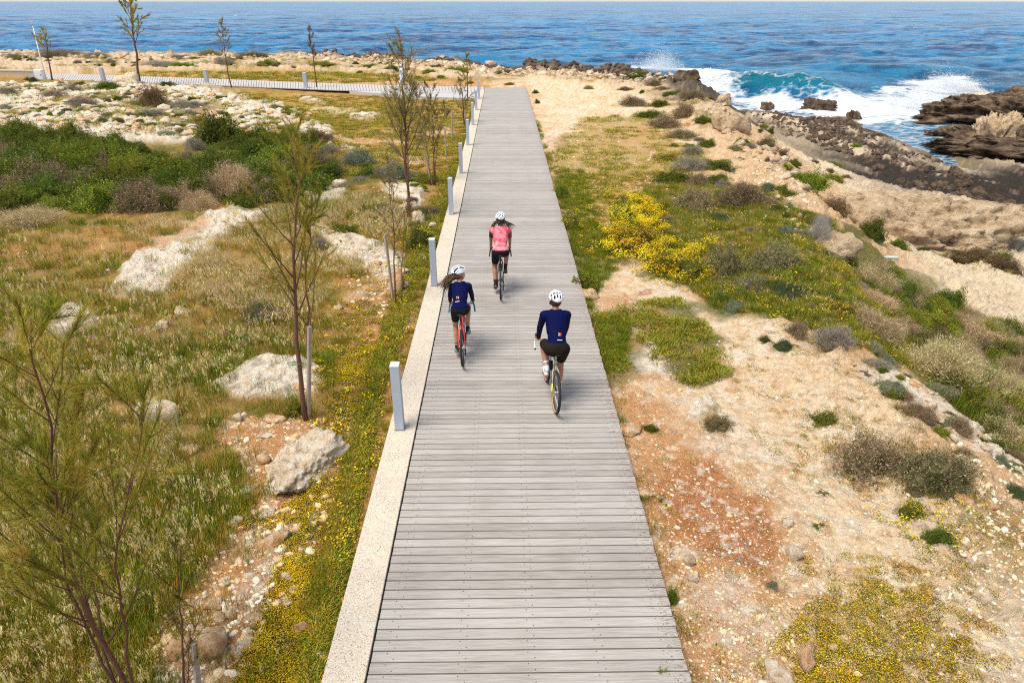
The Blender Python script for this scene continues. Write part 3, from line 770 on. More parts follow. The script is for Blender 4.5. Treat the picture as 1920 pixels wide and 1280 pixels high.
# concrete strip with exposed aggregate, in cast lengths
def aggregate_mat():
    m = mat('washed_aggregate_concrete', (.55, .485, .39), rough=.85, var=.08, nscale=3, bump=.5, bscale=220, bdist=.006)
    nt = m.node_tree; L = nt.links; b = nt.nodes['Principled BSDF']
    src = b.inputs['Base Color'].links[0].from_socket; tc = _nd(nt, 'ShaderNodeTexCoord')
    for scale, c, lim in ((48, (.24, .17, .11), .30), (70, (.82, .75, .60), .45), (40, (.60, .40, .22), .2), (95, (.12, .10, .08), .4)):
        vo = _nd(nt, 'ShaderNodeTexVoronoi', Scale=scale); L.new(tc.outputs['Object'], vo.inputs['Vector'])
        sp = _nd(nt, 'ShaderNodeSeparateColor'); L.new(vo.outputs['Color'], sp.inputs[0])
        r1 = _nd(nt, 'ShaderNodeMath', operation='LESS_THAN'); L.new(sp.outputs[0], r1.inputs[0]); r1.inputs[1].default_value = lim
        r2 = _nd(nt, 'ShaderNodeMath', operation='LESS_THAN'); L.new(vo.outputs['Distance'], r2.inputs[0]); r2.inputs[1].default_value = .33
        mu = _nd(nt, 'ShaderNodeMath', operation='MULTIPLY'); L.new(r1.outputs[0], mu.inputs[0]); L.new(r2.outputs[0], mu.inputs[1])
        m2 = _nd(nt, 'ShaderNodeMath', operation='MULTIPLY'); L.new(mu.outputs[0], m2.inputs[0]); m2.inputs[1].default_value = .9
        mx = _nd(nt, 'ShaderNodeMix', data_type='RGBA'); L.new(m2.outputs[0], mx.inputs[0]); L.new(src, mx.inputs[6]); mx.inputs[7].default_value = (*c, 1); src = mx.outputs[2]
    L.new(src, b.inputs['Base Color']); return m
M_agg = aggregate_mat()
M_joint = mat('pale_joint', (.50, .52, .52), rough=.8)
kerb = link('concrete_kerb', None); tag(kerb, 'washed aggregate concrete strip along the landward side of the boardwalk', kind='structure')
KX0, KX1 = -1.70, -1.305
joints = [1.2] + [float(on_plane([700], [v], 0)[0][1]) for v in (1163, 617)]
gap = joints[2] - joints[1]
y = joints[2]
while y < 50: y += gap; joints.append(min(y, 51.2))
joints = sorted(joints)
for a, b_ in zip(joints[:-1], joints[1:]):
    mb = MB(); mb.box(((KX0 + KX1) / 2, (a + b_) / 2, -.085), (KX1 - KX0, b_ - a - .012, .185), bev=.006)
    link('slab', mb.build('slab', M_agg), kerb)
    mb = MB(); mb.box(((KX0 + KX1) / 2, b_, -.09), (KX1 - KX0 - .004, .0118, .188)); link('joint', mb.build('joint', M_joint), kerb)

# side boardwalk towards the left
M_pale = mat('pale_path_concrete', (.46, .44, .42), rough=.85, var=.08)
side = link('side_boardwalk', None); tag(side, 'pale side boardwalk turning off to the left at the end of the main deck', kind='structure')
U = on_plane([986, 800, 640, 400, 170, 75, -300], [163.6, 162, 157.5, 148, 140, 138, 131], 0)
Lw = on_plane([986, 800, 640, 400, 240, 75, -300], [178, 173, 169.5, 160, 154, 149.5, 141], 0)
def seglen(P): return np.concatenate([[0], np.cumsum(np.hypot(*np.diff(P, axis=0).T))])
su, sl = seglen(U), seglen(Lw); n = int(su[-1] / .24)
pl = MB()
for i in range(n):
    t0, t1 = i / n, (i + .84) / n
    q = []
    for P, s in ((Lw, sl), (U, su)):
        for t in (t0, t1): q.append((np.interp(t * s[-1], s, P[:, 0]), np.interp(t * s[-1], s, P[:, 1])))
    a, b2, d, c = q
    if a[0] > DX0 - .0 and d[0] > DX0: continue
    z = .006 + random.uniform(-.003, .003)
    V = [(*p, zz) for zz in (z - .05, z) for p in (a, b2, c, d)]
    pl.add(V, [(4, 5, 6, 7)[::-1], (0, 1, 5, 4), (1, 2, 6, 5), (2, 3, 7, 6), (3, 0, 4, 7)])
o = link('planking', pl.build('planking', M_pale), side); o['kind'] = 'stuff'
sb = MB()
pts = list(Lw[::-1]) + list(U)
pts = np.array(pts); V = np.concatenate([np.c_[pts, np.full(len(pts), -.06)]]); nn = len(Lw)
sb.add(V, [(i, i + 1, 2 * nn - 2 - i, 2 * nn - 1 - i) for i in range(nn - 1)]); link('bed', sb.build('bed', mat('path_bed', (.25, .22, .18))), side)
W = on_plane([655, 720, 790, 850, 903, 903], [170.2, 175.5, 180.6, 183, 184.2, 172], 0)
W = np.array([w for w in W]); top = np.c_[W, np.full(len(W), -.012)]; bot = np.c_[W, np.full(len(W), -.3)]; nw = len(W)
sb = MB(); sb.add(np.concatenate([top, bot]), [tuple(range(nw))] + [(i, i + nw, (i + 1) % nw + nw, (i + 1) % nw) for i in range(nw)])
link('apron', sb.build('apron', M_pale), side)

# ------------------------------------------------------------ bollards, cabinet, pole, wall, stakes
M_boll = mat('grey_painted_metal', (.40, .44, .51), rough=.55, var=.04, nscale=4, bump=.1, spec=.4)
M_boll2 = mat('bollard_cap_paint', (.58, .63, .69), rough=.5, var=.06, nscale=20, bump=.1)
def make_bollard(h=1.06, w=.125, d=.15):
    r = link('bollard', None)
    mb = MB(); mb.box((0, 0, h / 2 + .006), (w, d, h - .02), bev=.004); link('post', mb.build('post', M_boll), r)
    mb = MB(); mb.box((0, 0, h - .002), (w + .002, d + .002, .012), bev=.002); link('cap', mb.build('cap', M_boll2), r)
    mb = MB(); mb.box((0, 0, .004), (w + .03, d + .03, .008), bev=.002); link('base_plate', mb.build('base_plate', mat('dull_steel', (.40, .40, .40), rough=.5, metal=.5)), r)
    return r
bp0 = make_bollard()
bl = ['nearest grey bollard on the concrete strip, beside the cracked orange soil', 'second grey bollard on the strip, just ahead of the long-haired rider', 'third grey bollard, beside the yellow flowering bush and the deck',
      'fourth grey bollard on the strip, level with the tall tree with a leaning stake', 'fifth grey bollard along the concrete strip', 'sixth grey bollard along the concrete strip', 'seventh grey bollard, one before the last at the deck end', 'eighth and last grey bollard on the strip at the turn of the deck']
for i, v in enumerate((806, 537, 403, 326, 273, 235, 207, 186)):
    y = float(on_plane([800], [v], 0)[0][1]) + .05
    o = bp0 if i == 0 else copy_tree(bp0)
    o.location = (-1.535, y, .008); o.rotation_euler.z = random.uniform(-.015, .015)
    tag(o, bl[i], 'bollard', 'grey bollards along the boardwalk')
for (px, py, lab, hh) in ((195.5, 153, 'leaning grey bollard at the side path, beside the white cabinet end', .98), (389, 158.5, 'leaning grey bollard at the side path between two slender saplings', .98), (574, 165, 'grey bollard at the side path left of a thin bare sapling', .98)):
    o = copy_tree(bp0); p = on_plane([px], [py], 0)[0]
    o.location = (p[0], p[1], -.02); o.scale = (1.9, 1.9, hh); o.rotation_euler = (0, R(-1), 0)
    tag(o, lab, 'bollard', 'grey bollards along the side path')
# white cabinet
M_white = mat('white_cabinet_paint', (.72, .77, .80), rough=.5, var=.05)
p = on_plane([77], [149.5], 0)[0]
cab = link('utility_cabinet', None, None, (p[0], p[1], -.1)); tag(cab, 'pale blue-white utility cabinet at the end of the low wall', 'cabinet')
mb = MB(); mb.box((0, 0, .42), (.62, .4, .84), bev=.01); link('housing', mb.build('housing', M_white), cab)
mb = MB(); mb.box((0, -.205, .42), (.52, .012, .72), bev=.003); link('door', mb.build('door', M_white), cab)
mb = MB(); mb.box((.2, -.22, .45), (.03, .02, .12)); link('handle', mb.build('handle', mat('black_handle', (.03, .03, .03))), cab)
p = on_plane([87], [149], 0)[0]
pole = link('flag_pole', None, None, (p[0], p[1], -.1)); tag(pole, 'thin bare white pole standing beside the utility cabinet', 'pole')
mb = MB(); mb.tube([(0, 0, 0), (.0, 0, 1.5), (.12, 0, 3.9)], [.06, .05, .035], 8); link('shaft', mb.build('shaft', mat('white_pole_paint', (.74, .74, .72)), True), pole)
mb = MB(); mb.tube([(.12, 0, 3.9), (.12, 0, 3.97)], [.05, .03], 8); link('finial', mb.build('finial', M_white), pole)
wa, wb = on_plane([-420, 71], [139, 149], -.1)
M_wall = mat('rendered_wall', (.44, .38, .30), rough=.9, var=.12)
wl = link('low_wall', None); tag(wl, 'low beige rendered wall ending at the white cabinet', 'wall')
dv = wb - wa; Lg = float(np.hypot(*dv)); ang = math.atan2(dv[1], dv[0]); cw = (wa + wb) / 2
wl.location = (cw[0], cw[1], -.15); wl.rotation_euler.z = ang
mb = MB(); mb.box((0, 0, .33), (Lg, .3, .66)); link('wall_body', mb.build('wall_body', M_wall), wl)
mb = MB(); mb.box((0, 0, .70), (Lg + .04, .38, .08), bev=.01); link('coping', mb.build('coping', mat('wall_coping', (.50, .45, .37))), wl)

M_stake = mat('grey_weathered_stake', (.36, .30, .25), rough=.85, var=.2, nscale=20, bump=.3)
def obj_at(px0, py0, px1, py1):
    """vertical thing: base point on the ground and the vector to its top, in the plane facing the camera"""
    b = P3(px0, py0)
    d = rays([px1], [py1])[0]
    t = b.y / d[1]
    top = Vector((d[0] * t, b.y, CAM_H + d[2] * t))
    return b, top - b
for (bx, by, tx, ty, w, lab) in ((577, 785, 580, 612, .055, 'upright grey stake tied to the sapling by the pale outcrop'), (373, 1330, 364, 1204, .05, 'square grey stake rising beside the large flat stone, low left'),
        (737, 560, 722, 440, .05, 'grey stake beside the thin sapling left of the second bollard'), (811, 347, 795, 283, .05, 'grey stake leaning against the multi-stemmed sapling'),
        (837, 300, 834, 243, .05, 'upright pale stake between the leaning stake and the deck'), (848, 262, 847, 204, .05, 'far upright pale stake near the small rock patch'), (871, 235, 873, 190, .05, 'short stake at the small sapling near the deck end')):
    b, v = obj_at(bx, by, tx, ty)
    o = link('wooden_stake', None, None, b); tag(o, lab, 'stake', 'tree stakes')
    mb = MB(); mb.tube([(0, 0, -.1), tuple(v)], w * .62, 4); link('shaft', mb.build('shaft', M_stake), o)
    if py_tie := (ty == 612):
        mb = MB(); a = np.arange(14) / 14 * 2 * np.pi
        tz = v.z * .62
        mb.tube(np.stack([-.065 + .11 * np.cos(a), .045 * np.sin(a), np.full(14, tz)], -1), .006, 5, closed=True)
        link('tie', mb.build('tie', mat('green_tie', (.03, .22, .18))), o)

# ------------------------------------------------------------ rocks
def rock_mat(name, a, b_, c, scale=6., bump=.8):
    m = bpy.data.materials.new(name); m.use_nodes = True; nt = m.node_tree; L = nt.links; b = nt.nodes['Principled BSDF']
    b.inputs['Roughness'].default_value = .9; b.inputs['Specular IOR Level'].default_value = .2
    ge = _nd(nt, 'ShaderNodeNewGeometry')
    n = _nd(nt, 'ShaderNodeTexNoise', Scale=scale, Detail=9.0, Roughness=.65); L.new(ge.outputs['Position'], n.inputs['Vector'])
    r = _nd(nt, 'ShaderNodeValToRGB'); e = r.color_ramp.elements; e[0].position = .32; e[0].color = (*a, 1); e[1].position = .62; e[1].color = (*b_, 1)
    el = r.color_ramp.elements.new(.46); el.color = (*c, 1)
    L.new(n.outputs['Fac'], r.inputs[0]); L.new(r.outputs[0], b.inputs['Base Color'])
    n2 = _nd(nt, 'ShaderNodeTexNoise', Scale=scale * 4, Detail=8.0, Roughness=.75); L.new(ge.outputs['Position'], n2.inputs['Vector'])
    ad = _nd(nt, 'ShaderNodeMath', operation='MULTIPLY_ADD'); L.new(n.outputs['Fac'], ad.inputs[0]); ad.inputs[1].default_value = 2.5; L.new(n2.outputs['Fac'], ad.inputs[2])
    bp = _nd(nt, 'ShaderNodeBump', Strength=bump, Distance=.12 / scale * 2); L.new(ad.outputs[0], bp.inputs['Height']); L.new(bp.outputs[0], b.inputs['Normal'])
    return m
M_lime = rock_mat('pale_limestone', (.34, .24, .14), (.80, .72, .58), (.68, .53, .36), 7, 1.0)
M_limeo = rock_mat('ochre_limestone', (.38, .19, .07), (.78, .62, .42), (.64, .38, .19), 7, 1.0)
M_tan = rock_mat('tan_calcarenite', (.22, .14, .07), (.76, .60, .40), (.58, .42, .26), 2.4, 1.0)
M_drk = rock_mat('black_brown_karst_rock', (.035, .028, .022), (.24, .16, .10), (.10, .07, .05), 2.2, 1.0)
M_cape = rock_mat('brown_karst_rock', (.025, .018, .014), (.34, .235, .15), (.13, .085, .055), .9, 1.0)

def rock_mesh(name, rx, ry, rz, seed, m, n=24, rough=.25, freq=1.6, flat=.3, sharp=0.0, overhang=0.0, box=0.0):
    nu, nv = n * 2, n
    th = np.linspace(0, np.pi, nv + 1)[1:-1]; ph = np.arange(nu) / nu * 2 * np.pi
    T, P = np.meshgrid(th, ph, indexing='ij')
    x = np.sin(T) * np.cos(P); y = np.sin(T) * np.sin(P); z = np.cos(T)
    x = np.concatenate([[0], x.ravel(), [0]]); y = np.concatenate([[0], y.ravel(), [0]]); z = np.concatenate([[1], z.ravel(), [-1]])
    # superellipsoid-like boulder with facets
    f = fbm3(x * freq + seed, y * freq, z * freq, 5, seed, .55)
    rd = 1 - np.abs(fbm3(x * freq * 1.6, y * freq * 1.6 + seed, z * freq * 1.6, 4, seed + 9, .55)) * 2
    r_ = np.random.default_rng(seed); D = np.stack([x, y, z], -1); inv = np.zeros(len(x))
    for q in range(16):
        nn_ = r_.normal(size=3); nn_ /= np.linalg.norm(nn_); dd_ = r_.uniform(.62, 1.0)
        inv = inv + np.clip(D @ nn_ / dd_, 0, 9) ** 14
    poly = np.minimum(inv ** (-1 / 14), 1.25)
    kk = (np.abs(x) ** 6 + np.abs(y) ** 6 + np.abs(z) ** 6) ** (-1 / 6)
    s = poly * (1 + rough * f * 1.3 + sharp * (rd - .6)) * (1 - box + box * kk)
    f2 = fbm3(x * freq * 5, y * freq * 5 + seed, z * freq * 5, 3, seed + 4); s = s * (1 + .10 * (rough + sharp) * f2 * 1.6)
    X, Y, Z = x * s, y * s, z * s
    if overhang: w = 1 - overhang * sstep(.1, -.5, Z); X = X * w; Y = Y * w
    Z = np.where(Z < 0, Z * flat, Z)
    V = np.stack([X * rx, Y * ry, Z * rz], -1)
    F3 = []; F4 = []
    for j in range(nu):
        l = (j + 1) % nu
        F3.append((0, 1 + j, 1 + l)); b = 1 + (nv - 2) * nu; F3.append((len(V) - 1, b + l, b + j))
    i = np.arange((nv - 1) * nu).reshape(nv - 1, nu) + 1
    F4 = np.stack([i[:-1], i[1:], np.roll(i[1:], -1, 1), np.roll(i[:-1], -1, 1)], -1).reshape(-1, 4)
    return mesh_np(name, V, [np.array(F3), F4], [m], None, True)

# (px, py of the foot, width px, height px, material, depth ratio, roughness, label, name)
ROCKS = [
 (296, 795, 66, 62, M_lime, .9, .16, 'rounded pale boulder alone in the long dry grass', 'boulder'),
 (538, 925, 120, 60, M_lime, 1.35, .26, 'large pale and ochre outcrop at the foot of the staked sapling', 'limestone_outcrop'),
 (492, 872, 26, 28, M_limeo, 1, .2, 'small ochre stone lying on the large outcrop', 'stone'),
 (467, 888, 13, 18, M_lime, 1, .2, 'small white stone at the left edge of the large outcrop', 'stone'),
 (458, 925, 26, 16, M_lime, .8, .15, 'smooth white oval stone left below the outcrop', 'stone'),
 (497, 820, 24, 18, M_lime, .8, .15, 'white flat stone on the rubble left of the outcrop', 'stone'),
 (512, 793, 38, 18, M_limeo, .8, .2, 'ochre slab stone next to the green plant by the sapling', 'stone'),
 (442, 790, 16, 20, M_lime, 1, .2, 'small round white stone on the rubble edge', 'stone'),
 (355, 850, 40, 24, M_limeo, .8, .25, 'buff stone half sunk in the grass left of the rubble', 'stone'),
 (1185, 818, 46, 36, M_limeo, .9, .2, 'round buff boulder just right of the deck edge', 'boulder'),
 (1212, 935, 42, 30, M_limeo, .8, .2, 'low buff rock against the deck edge above the red soil', 'rock'),
 (1103, 562, 44, 26, M_limeo, .7, .2, 'ochre rock under the leafy green plant at the deck edge', 'rock'),
 (1224, 296, 14, 15, M_limeo, .9, .2, 'small tan boulder in the yellow turf right of the deck', 'boulder'),
 (1136, 735, 28, 30, M_limeo, .8, .2, 'white and ochre rock touching the deck edge beside the bare soil', 'rock'),
 (1297, 1062, 24, 26, M_lime, 1, .35, 'white knobbly stone, upper of the pair on the sand', 'stone'),
 (1303, 1094, 20, 28, M_lime, 1.1, .3, 'white upright stone, lower of the pair on the sand', 'stone'),
 (1478, 990, 24, 22, M_lime, .8, .3, 'angular white stone above the long pointed one', 'stone'),
 (1491, 1052, 26, 40, M_lime, 1.3, .3, 'long pointed white stone at the edge of the red soil', 'stone'),
 (1517, 1262, 40, 60, M_limeo, 1.4, .3, 'ochre stone among the yellow ground flowers', 'stone'),
 (1465, 1285, 44, 40, M_lime, 1.0, .35, 'forked white stone near the bottom of the sandy path', 'stone'),
 (1565, 1220, 18, 14, M_lime, .9, .2, 'small white stone inside the yellow flower carpet', 'stone'),
 (1900, 975, 26, 30, M_limeo, .9, .25, 'tan stone at the right rim of the gravel path', 'stone'),
 (1858, 968, 30, 22, M_limeo, .8, .25, 'low tan stone left of the rim stone', 'stone'),
 (1815, 960, 34, 20, M_limeo, .8, .25, 'flat ochre stone below the large bush', 'stone'),
 (383, 1245, 80, 78, M_limeo, 1.1, .12, 'large flat ochre stone behind the square stake', 'boulder'),
 (325, 1240, 46, 50, M_limeo, 1.2, .2, 'tall buff stone left of the large flat ochre stone', 'stone'),
 (408, 1170, 28, 30, M_limeo, .9, .15, 'orange wedge-shaped stone, left of a touching pair', 'stone'),
 (432, 1160, 22, 26, M_limeo, .9, .15, 'orange wedge-shaped stone, right of a touching pair', 'stone'),
 (395, 1142, 44, 24, M_limeo, .7, .15, 'long orange stone above the wedge-shaped pair', 'stone'),
 (480, 1168, 28, 18, M_limeo, .8, .2, 'buff oval stone between rubble and yellow flowers', 'stone'),
 (505, 1030, 52, 34, M_limeo, .8, .2, 'wide tan stone half buried in orange soil', 'rock'),
 (437, 988, 30, 18, M_limeo, .8, .25, 'rough tan stone in the yellow flower patch', 'stone'),
 (497, 972, 28, 22, M_lime, .8, .25, 'square pale stone under the large outcrop', 'stone'),
 (466, 1025, 20, 14, M_lime, .8, .2, 'small pale stone left of the half buried tan one', 'stone'),
 (276, 1030, 28, 26, M_lime, .8, .3, 'white stone in the grass behind the feathery sapling', 'stone'),
 (100, 1170, 30, 18, M_lime, .8, .25, 'white stone at the left under the feathery sapling', 'stone'),
 (170, 1255, 30, 20, M_lime, .8, .25, 'chalky stone beside the yellow flowers, bottom left', 'stone'),
 (215, 1130, 30, 22, M_lime, .8, .25, 'pale stone seen through the feathery sapling', 'stone'),
 (1040, 1300, 10, 8, M_lime, .8, .2, None, 'stone'),
 (600, 1240, 26, 24, M_lime, .9, .2, 'whitish stone against the concrete strip', 'stone'),
 (560, 1190, 26, 22, M_limeo, .8, .2, 'tan stone in flowers left of the concrete strip', 'stone'),
 (743, 545, 36, 50, M_limeo, .8, .25, 'ochre rock behind the thin staked sapling', 'rock'),
 (765, 395, 40, 22, M_lime, .8, .2, 'pale rock at the foot of the tall forked sapling', 'rock'),
 (785, 420, 26, 26, M_lime, .8, .2, 'pale rock just below the tall forked sapling', 'rock'),
 (640, 355, 32, 18, M_lime, .8, .25, 'white rock between the bush edge and dry grass', 'rock'),
 (575, 375, 26, 16, M_lime, .8, .25, 'small white rock behind the staked sapling crown', 'rock'),
 (812, 425, 18, 12, M_lime, .8, .2, 'small pale rock by the yellow flowering bush', 'rock'),
 (233, 162, 40, 16, M_lime, .8, .3, 'white boulder in front of the side path', 'boulder'),
 (246, 165, 26, 18, M_lime, .8, .3, 'pointed white boulder beside the leaning sapling trunk', 'boulder'),
 (108, 154, 18, 10, M_limeo, .8, .2, 'tan boulder near the cabinet and the sapling', 'boulder'),
 (872, 120, 26, 14, M_tan, .8, .3, 'big square tan rock on the far shore behind a sapling', 'rock'),
 (923, 125, 22, 13, M_tan, .8, .3, 'rounded tan rock on the far shore', 'rock'),
 (1294, 172, 44, 26, M_drk, .7, .25, 'brown weathered rock at the cliff edge by the breaking wave', 'rock'),
 (1358, 205, 26, 22, M_tan, .8, .35, 'overhanging tan rock knob on the cliff by the surf', 'rock'),
 (1370, 250, 60, 40, M_tan, .8, .35, 'tan eroded cliff block above the dark shore rocks', 'rock'),
 (1868, 452, 36, 16, M_tan, .7, .2, 'tan boulder on the shelf at the right', 'boulder'),
 (1566, 488, 86, 60, M_tan, .8, .3, 'knobbly tan rock overhanging the green gully', 'rock'),
 (1570, 252, 30, 8, M_tan, .6, .2, None, 'rock'),
]
prefetch([(r[0], r[1]) for r in ROCKS])
for i, (px, py, w, h, m, dr, rg, lab, nm) in enumerate(ROCKS):
    if lab is None: continue
    b = P3(px, py); s = m_per_px(b)
    rx = w * s / 2 * 1.05
    # visible height mixes height and depth of the stone
    a = math.atan2(CAM_H - b.z, math.hypot(b.x, b.y))
    ry = rx * dr
    hh = max(h * s - 2 * ry * math.sin(a), h * s * .35) / max(math.cos(a), .3)
    me = rock_mesh(nm, rx, ry, hh * .9 if w != 120 else .33, i + 3, m, 70 if w > 100 else 22 if w > 60 else 12, rg * 1.2, 1.5, .35, rg * .9, box=.35)
    o = link(nm, me, None, (b.x, b.y + ry * .8, b.z + hh * .02), (0, 0, R(-14) if w == 120 else random.uniform(-.3, .3))); tag(o, lab, nm.replace('_', ' '))

# large rocks of the shore
def big_rock(name, px0, px1, py, wy, h, m, seed, label, zb=None, rough=.3, sharp=.25, freq=1.6, n=60, overhang=.25, flat=.2, yaw=0.0, box=.3):
    if zb is None: a, b_ = G1(px0, py), G1(px1, py)
    else:
        q = on_plane([px0, px1], [py, py], zb); a, b_ = Vector((*q[0], zb)), Vector((*q[1], zb))
    me = rock_mesh(name, (b_ - a).length / 2, wy, h, seed, m, n, rough, freq, flat, sharp, overhang, box)
    o = link(name, me, None, ((a.x + b_.x) / 2, (a.y + b_.y) / 2 + wy * .6, min(a.z, b_.z)), (0, 0, yaw)); tag(o, label, 'rock'); return o
big_rock('overhanging_rock', 1572, 1745, 428, 1.9, 1.5, M_tan, 21, 'long tan overhanging rock lying on the sandstone shelf', None, .20, .22, 2.6, 90, .45, .5, R(-24), .5)
big_rock('cape_rock', 1750, 2080, 234, 4.0, 2.4, M_cape, 33, 'massive dark brown rock rising from the surf at the right', SEA_Z, .26, .34, 2.2, 110, .2, .3, R(-7), .75)
big_rock('cape_rock', 1820, 2200, 300, 4.5, 1.6, M_cape, 41, 'rugged brown rock mass on the landward side of the dark cape', SEA_Z + .2, .30, .30, 2.4, 80, .1, .3, R(-20))
big_rock('shore_rock', 1735, 1860, 262, 2.0, .75, M_drk, 44, 'low black rock ledge between the two tidal channels', SEA_Z, .3, .3, 2.4, 60, 0, .4, R(-15))
big_rock('shore_rock', 1845, 1905, 285, 2.2, 2.0, M_tan, 47, 'jagged tan rock standing by the tidal channels', SEA_Z + .2, .35, .35, 2.4, 60, .1, .3)
big_rock('sea_rock', 1508, 1580, 214, 1.0, .95, M_drk, 51, 'broad dark rock awash in the white surf', SEA_Z, .3, .3, 2.4, 40, .1, .3)
big_rock('sea_rock', 1430, 1457, 210, .7, .95, M_drk, 54, 'pointed grey rock alone in the surf', SEA_Z, .3, .15, 1.5, 30, 0, .3)
big_rock('sea_rock', 1590, 1616, 226, .6, .8, M_drk, 57, 'small upright dark rock at the end of the black ledge', SEA_Z, .3, .3, 2.2, 30, 0, .3)
big_rock('sea_rock', 1547, 1562, 157, .5, .35, M_drk, 58, 'tiny dark rock showing between the waves', SEA_Z, .3, .3, 2.2, 20, 0, .3)
big_rock('shore_rock', 1786, 1830, 340, .8, .5, M_drk, 61, 'black flat-topped block on the dark shore ledge', None, .3, .3, 2.2, 30, 0, .3)

# bits of litter that the photograph shows on the bank
M_pet = mat('pale_blue_plastic', (.42, .62, .72), rough=.25, var=.05, bump=0, spec=.6)
def litter(px, py, s, rz, label, m, cap=True):
    b = P3(px, py); o = link('plastic_bottle', None, None, (b.x, b.y, float(zg(b.x, b.y)[0]) + .10), (0, R(8), rz)); tag(o, label, 'bottle')
    mb = MB(); mb.tube([(-.16 * s, 0, 0), (-.15 * s, 0, 0), (-.02 * s, 0, 0), (.08 * s, 0, 0), (.13 * s, 0, 0), (.16 * s, 0, 0)], [.03 * s, .043 * s, .039 * s, .043 * s, .02 * s, .015 * s], 10); link('bottle_body', mb.build('bottle_body', m, True), o)
    mb = MB(); mb.tube([(.16 * s, 0, 0), (.185 * s, 0, 0)], .018 * s, 8); link('bottle_cap', mb.build('bottle_cap', mat('bottle_cap_white', (.8, .8, .8))), o)
litter(1666, 500, 1.15, R(150), 'pale blue plastic bottle dropped in the green bank below the knobbly rock', M_pet)
litter(1531, 366, 1.2, R(20), 'pale blue plastic bottle caught in the olive gully bush', M_pet)
litter(1833, 413, 1.6, R(70), 'whitish plastic bottle on the shelf right of the overhanging rock', M_white)
# ------------------------------------------------------------ vegetation materials and prototypes
M_leaf = mat('foliage', attr='tint', rough=.75, var=.22, nscale=3, bump=0, spec=.06, instvar=.22, trans=.42)
M_bark = mat('reddish_bark', (.14, .062, .04), rough=.9, var=.25, nscale=30, bump=.4, bscale=120)
M_barkg = mat('grey_bark', (.24, .18, .14), rough=.9, var=.25, nscale=30, bump=.4, bscale=120)

PAL = dict(
 green=[((.09, .13, .02), 3, 2), ((.16, .20, .03), 2, 3), ((.05, .08, .015), 3, 1), ((.26, .25, .05), .5, 1.5)],
 fresh=[((.16, .22, .025), 3, 3), ((.30, .33, .04), 1.5, 3), ((.07, .12, .015), 2.5, 1), ((.42, .34, .05), .5, 1.2)],
 brown=[((.09, .125, .025), 4.5, 2.2), ((.36, .26, .15), .8, 3), ((.48, .37, .24), .4, 2.6), ((.22, .15, .08), 1.2, 1.2)],
 redbrown=[((.12, .11, .04), 2, 1), ((.26, .15, .08), 1.5, 2), ((.34, .23, .16), .6, 1.6), ((.14, .16, .04), 1.5, .8)],
 grey=[((.34, .28, .22), 2, 3), ((.48, .41, .34), .8, 2.5), ((.13, .12, .07), 2.5, .6), ((.12, .15, .05), 1.2, .5)],
 cushion=[((.10, .125, .05), 2, 2), ((.16, .18, .085), 1.5, 2.5), ((.06, .08, .03), 2, .6)],
 silver=[((.36, .38, .28), 1.5, 2.5), ((.25, .28, .17), 2, 2), ((.14, .17, .08), 2, .8)],
 dry=[((.56, .43, .23), 1.5, 3), ((.72, .60, .37), .5, 2), ((.22, .19, .07), 2.5, .8), ((.30, .21, .12), 1.5, 1)],
 yellow=[((.15, .17, .03), 3, 1), ((.09, .12, .03), 2, .5), ((.34, .25, .05), .8, .8)],
 dead=[((.46, .42, .38), 1, 2), ((.34, .29, .25), 2, 1), ((.55, .50, .44), .6, 1)],
 pink=[((.12, .15, .04), 3, 2), ((.17, .14, .08), 1.5, 1.5), ((.24, .22, .10), 1, 1.5)],
)
YEL = [(.82, .60, .015), (.88, .68, .03), (.74, .46, .015)]

def tri_leaves(p, size, aspect=2.2, dirn=None, jit=1.0):
    n = len(p)
    a = rng.normal(size=(n, 3)) * jit
    if dirn is not None: a = a + dirn
    a /= np.linalg.norm(a, axis=1, keepdims=True) + 1e-9
    b = np.cross(a, rng.normal(size=(n, 3))); b /= np.linalg.norm(b, axis=1, keepdims=True) + 1e-9
    L = size * (.6 + .8 * rng.random((n, 1))); W = L / aspect
    V = np.stack([p - b * W / 2, p + b * W / 2, p + a * L], 1).reshape(-1, 3)
    return V

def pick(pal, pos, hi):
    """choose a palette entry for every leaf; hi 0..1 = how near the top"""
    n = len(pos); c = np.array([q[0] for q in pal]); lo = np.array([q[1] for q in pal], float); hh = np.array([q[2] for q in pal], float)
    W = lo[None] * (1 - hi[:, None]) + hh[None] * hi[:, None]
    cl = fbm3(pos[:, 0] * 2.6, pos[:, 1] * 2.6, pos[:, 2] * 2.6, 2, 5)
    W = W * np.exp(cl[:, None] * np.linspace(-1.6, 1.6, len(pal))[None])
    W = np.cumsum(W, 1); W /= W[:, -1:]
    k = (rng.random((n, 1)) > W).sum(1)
    return c[k] * (.8 + .4 * rng.random((n, 1)))

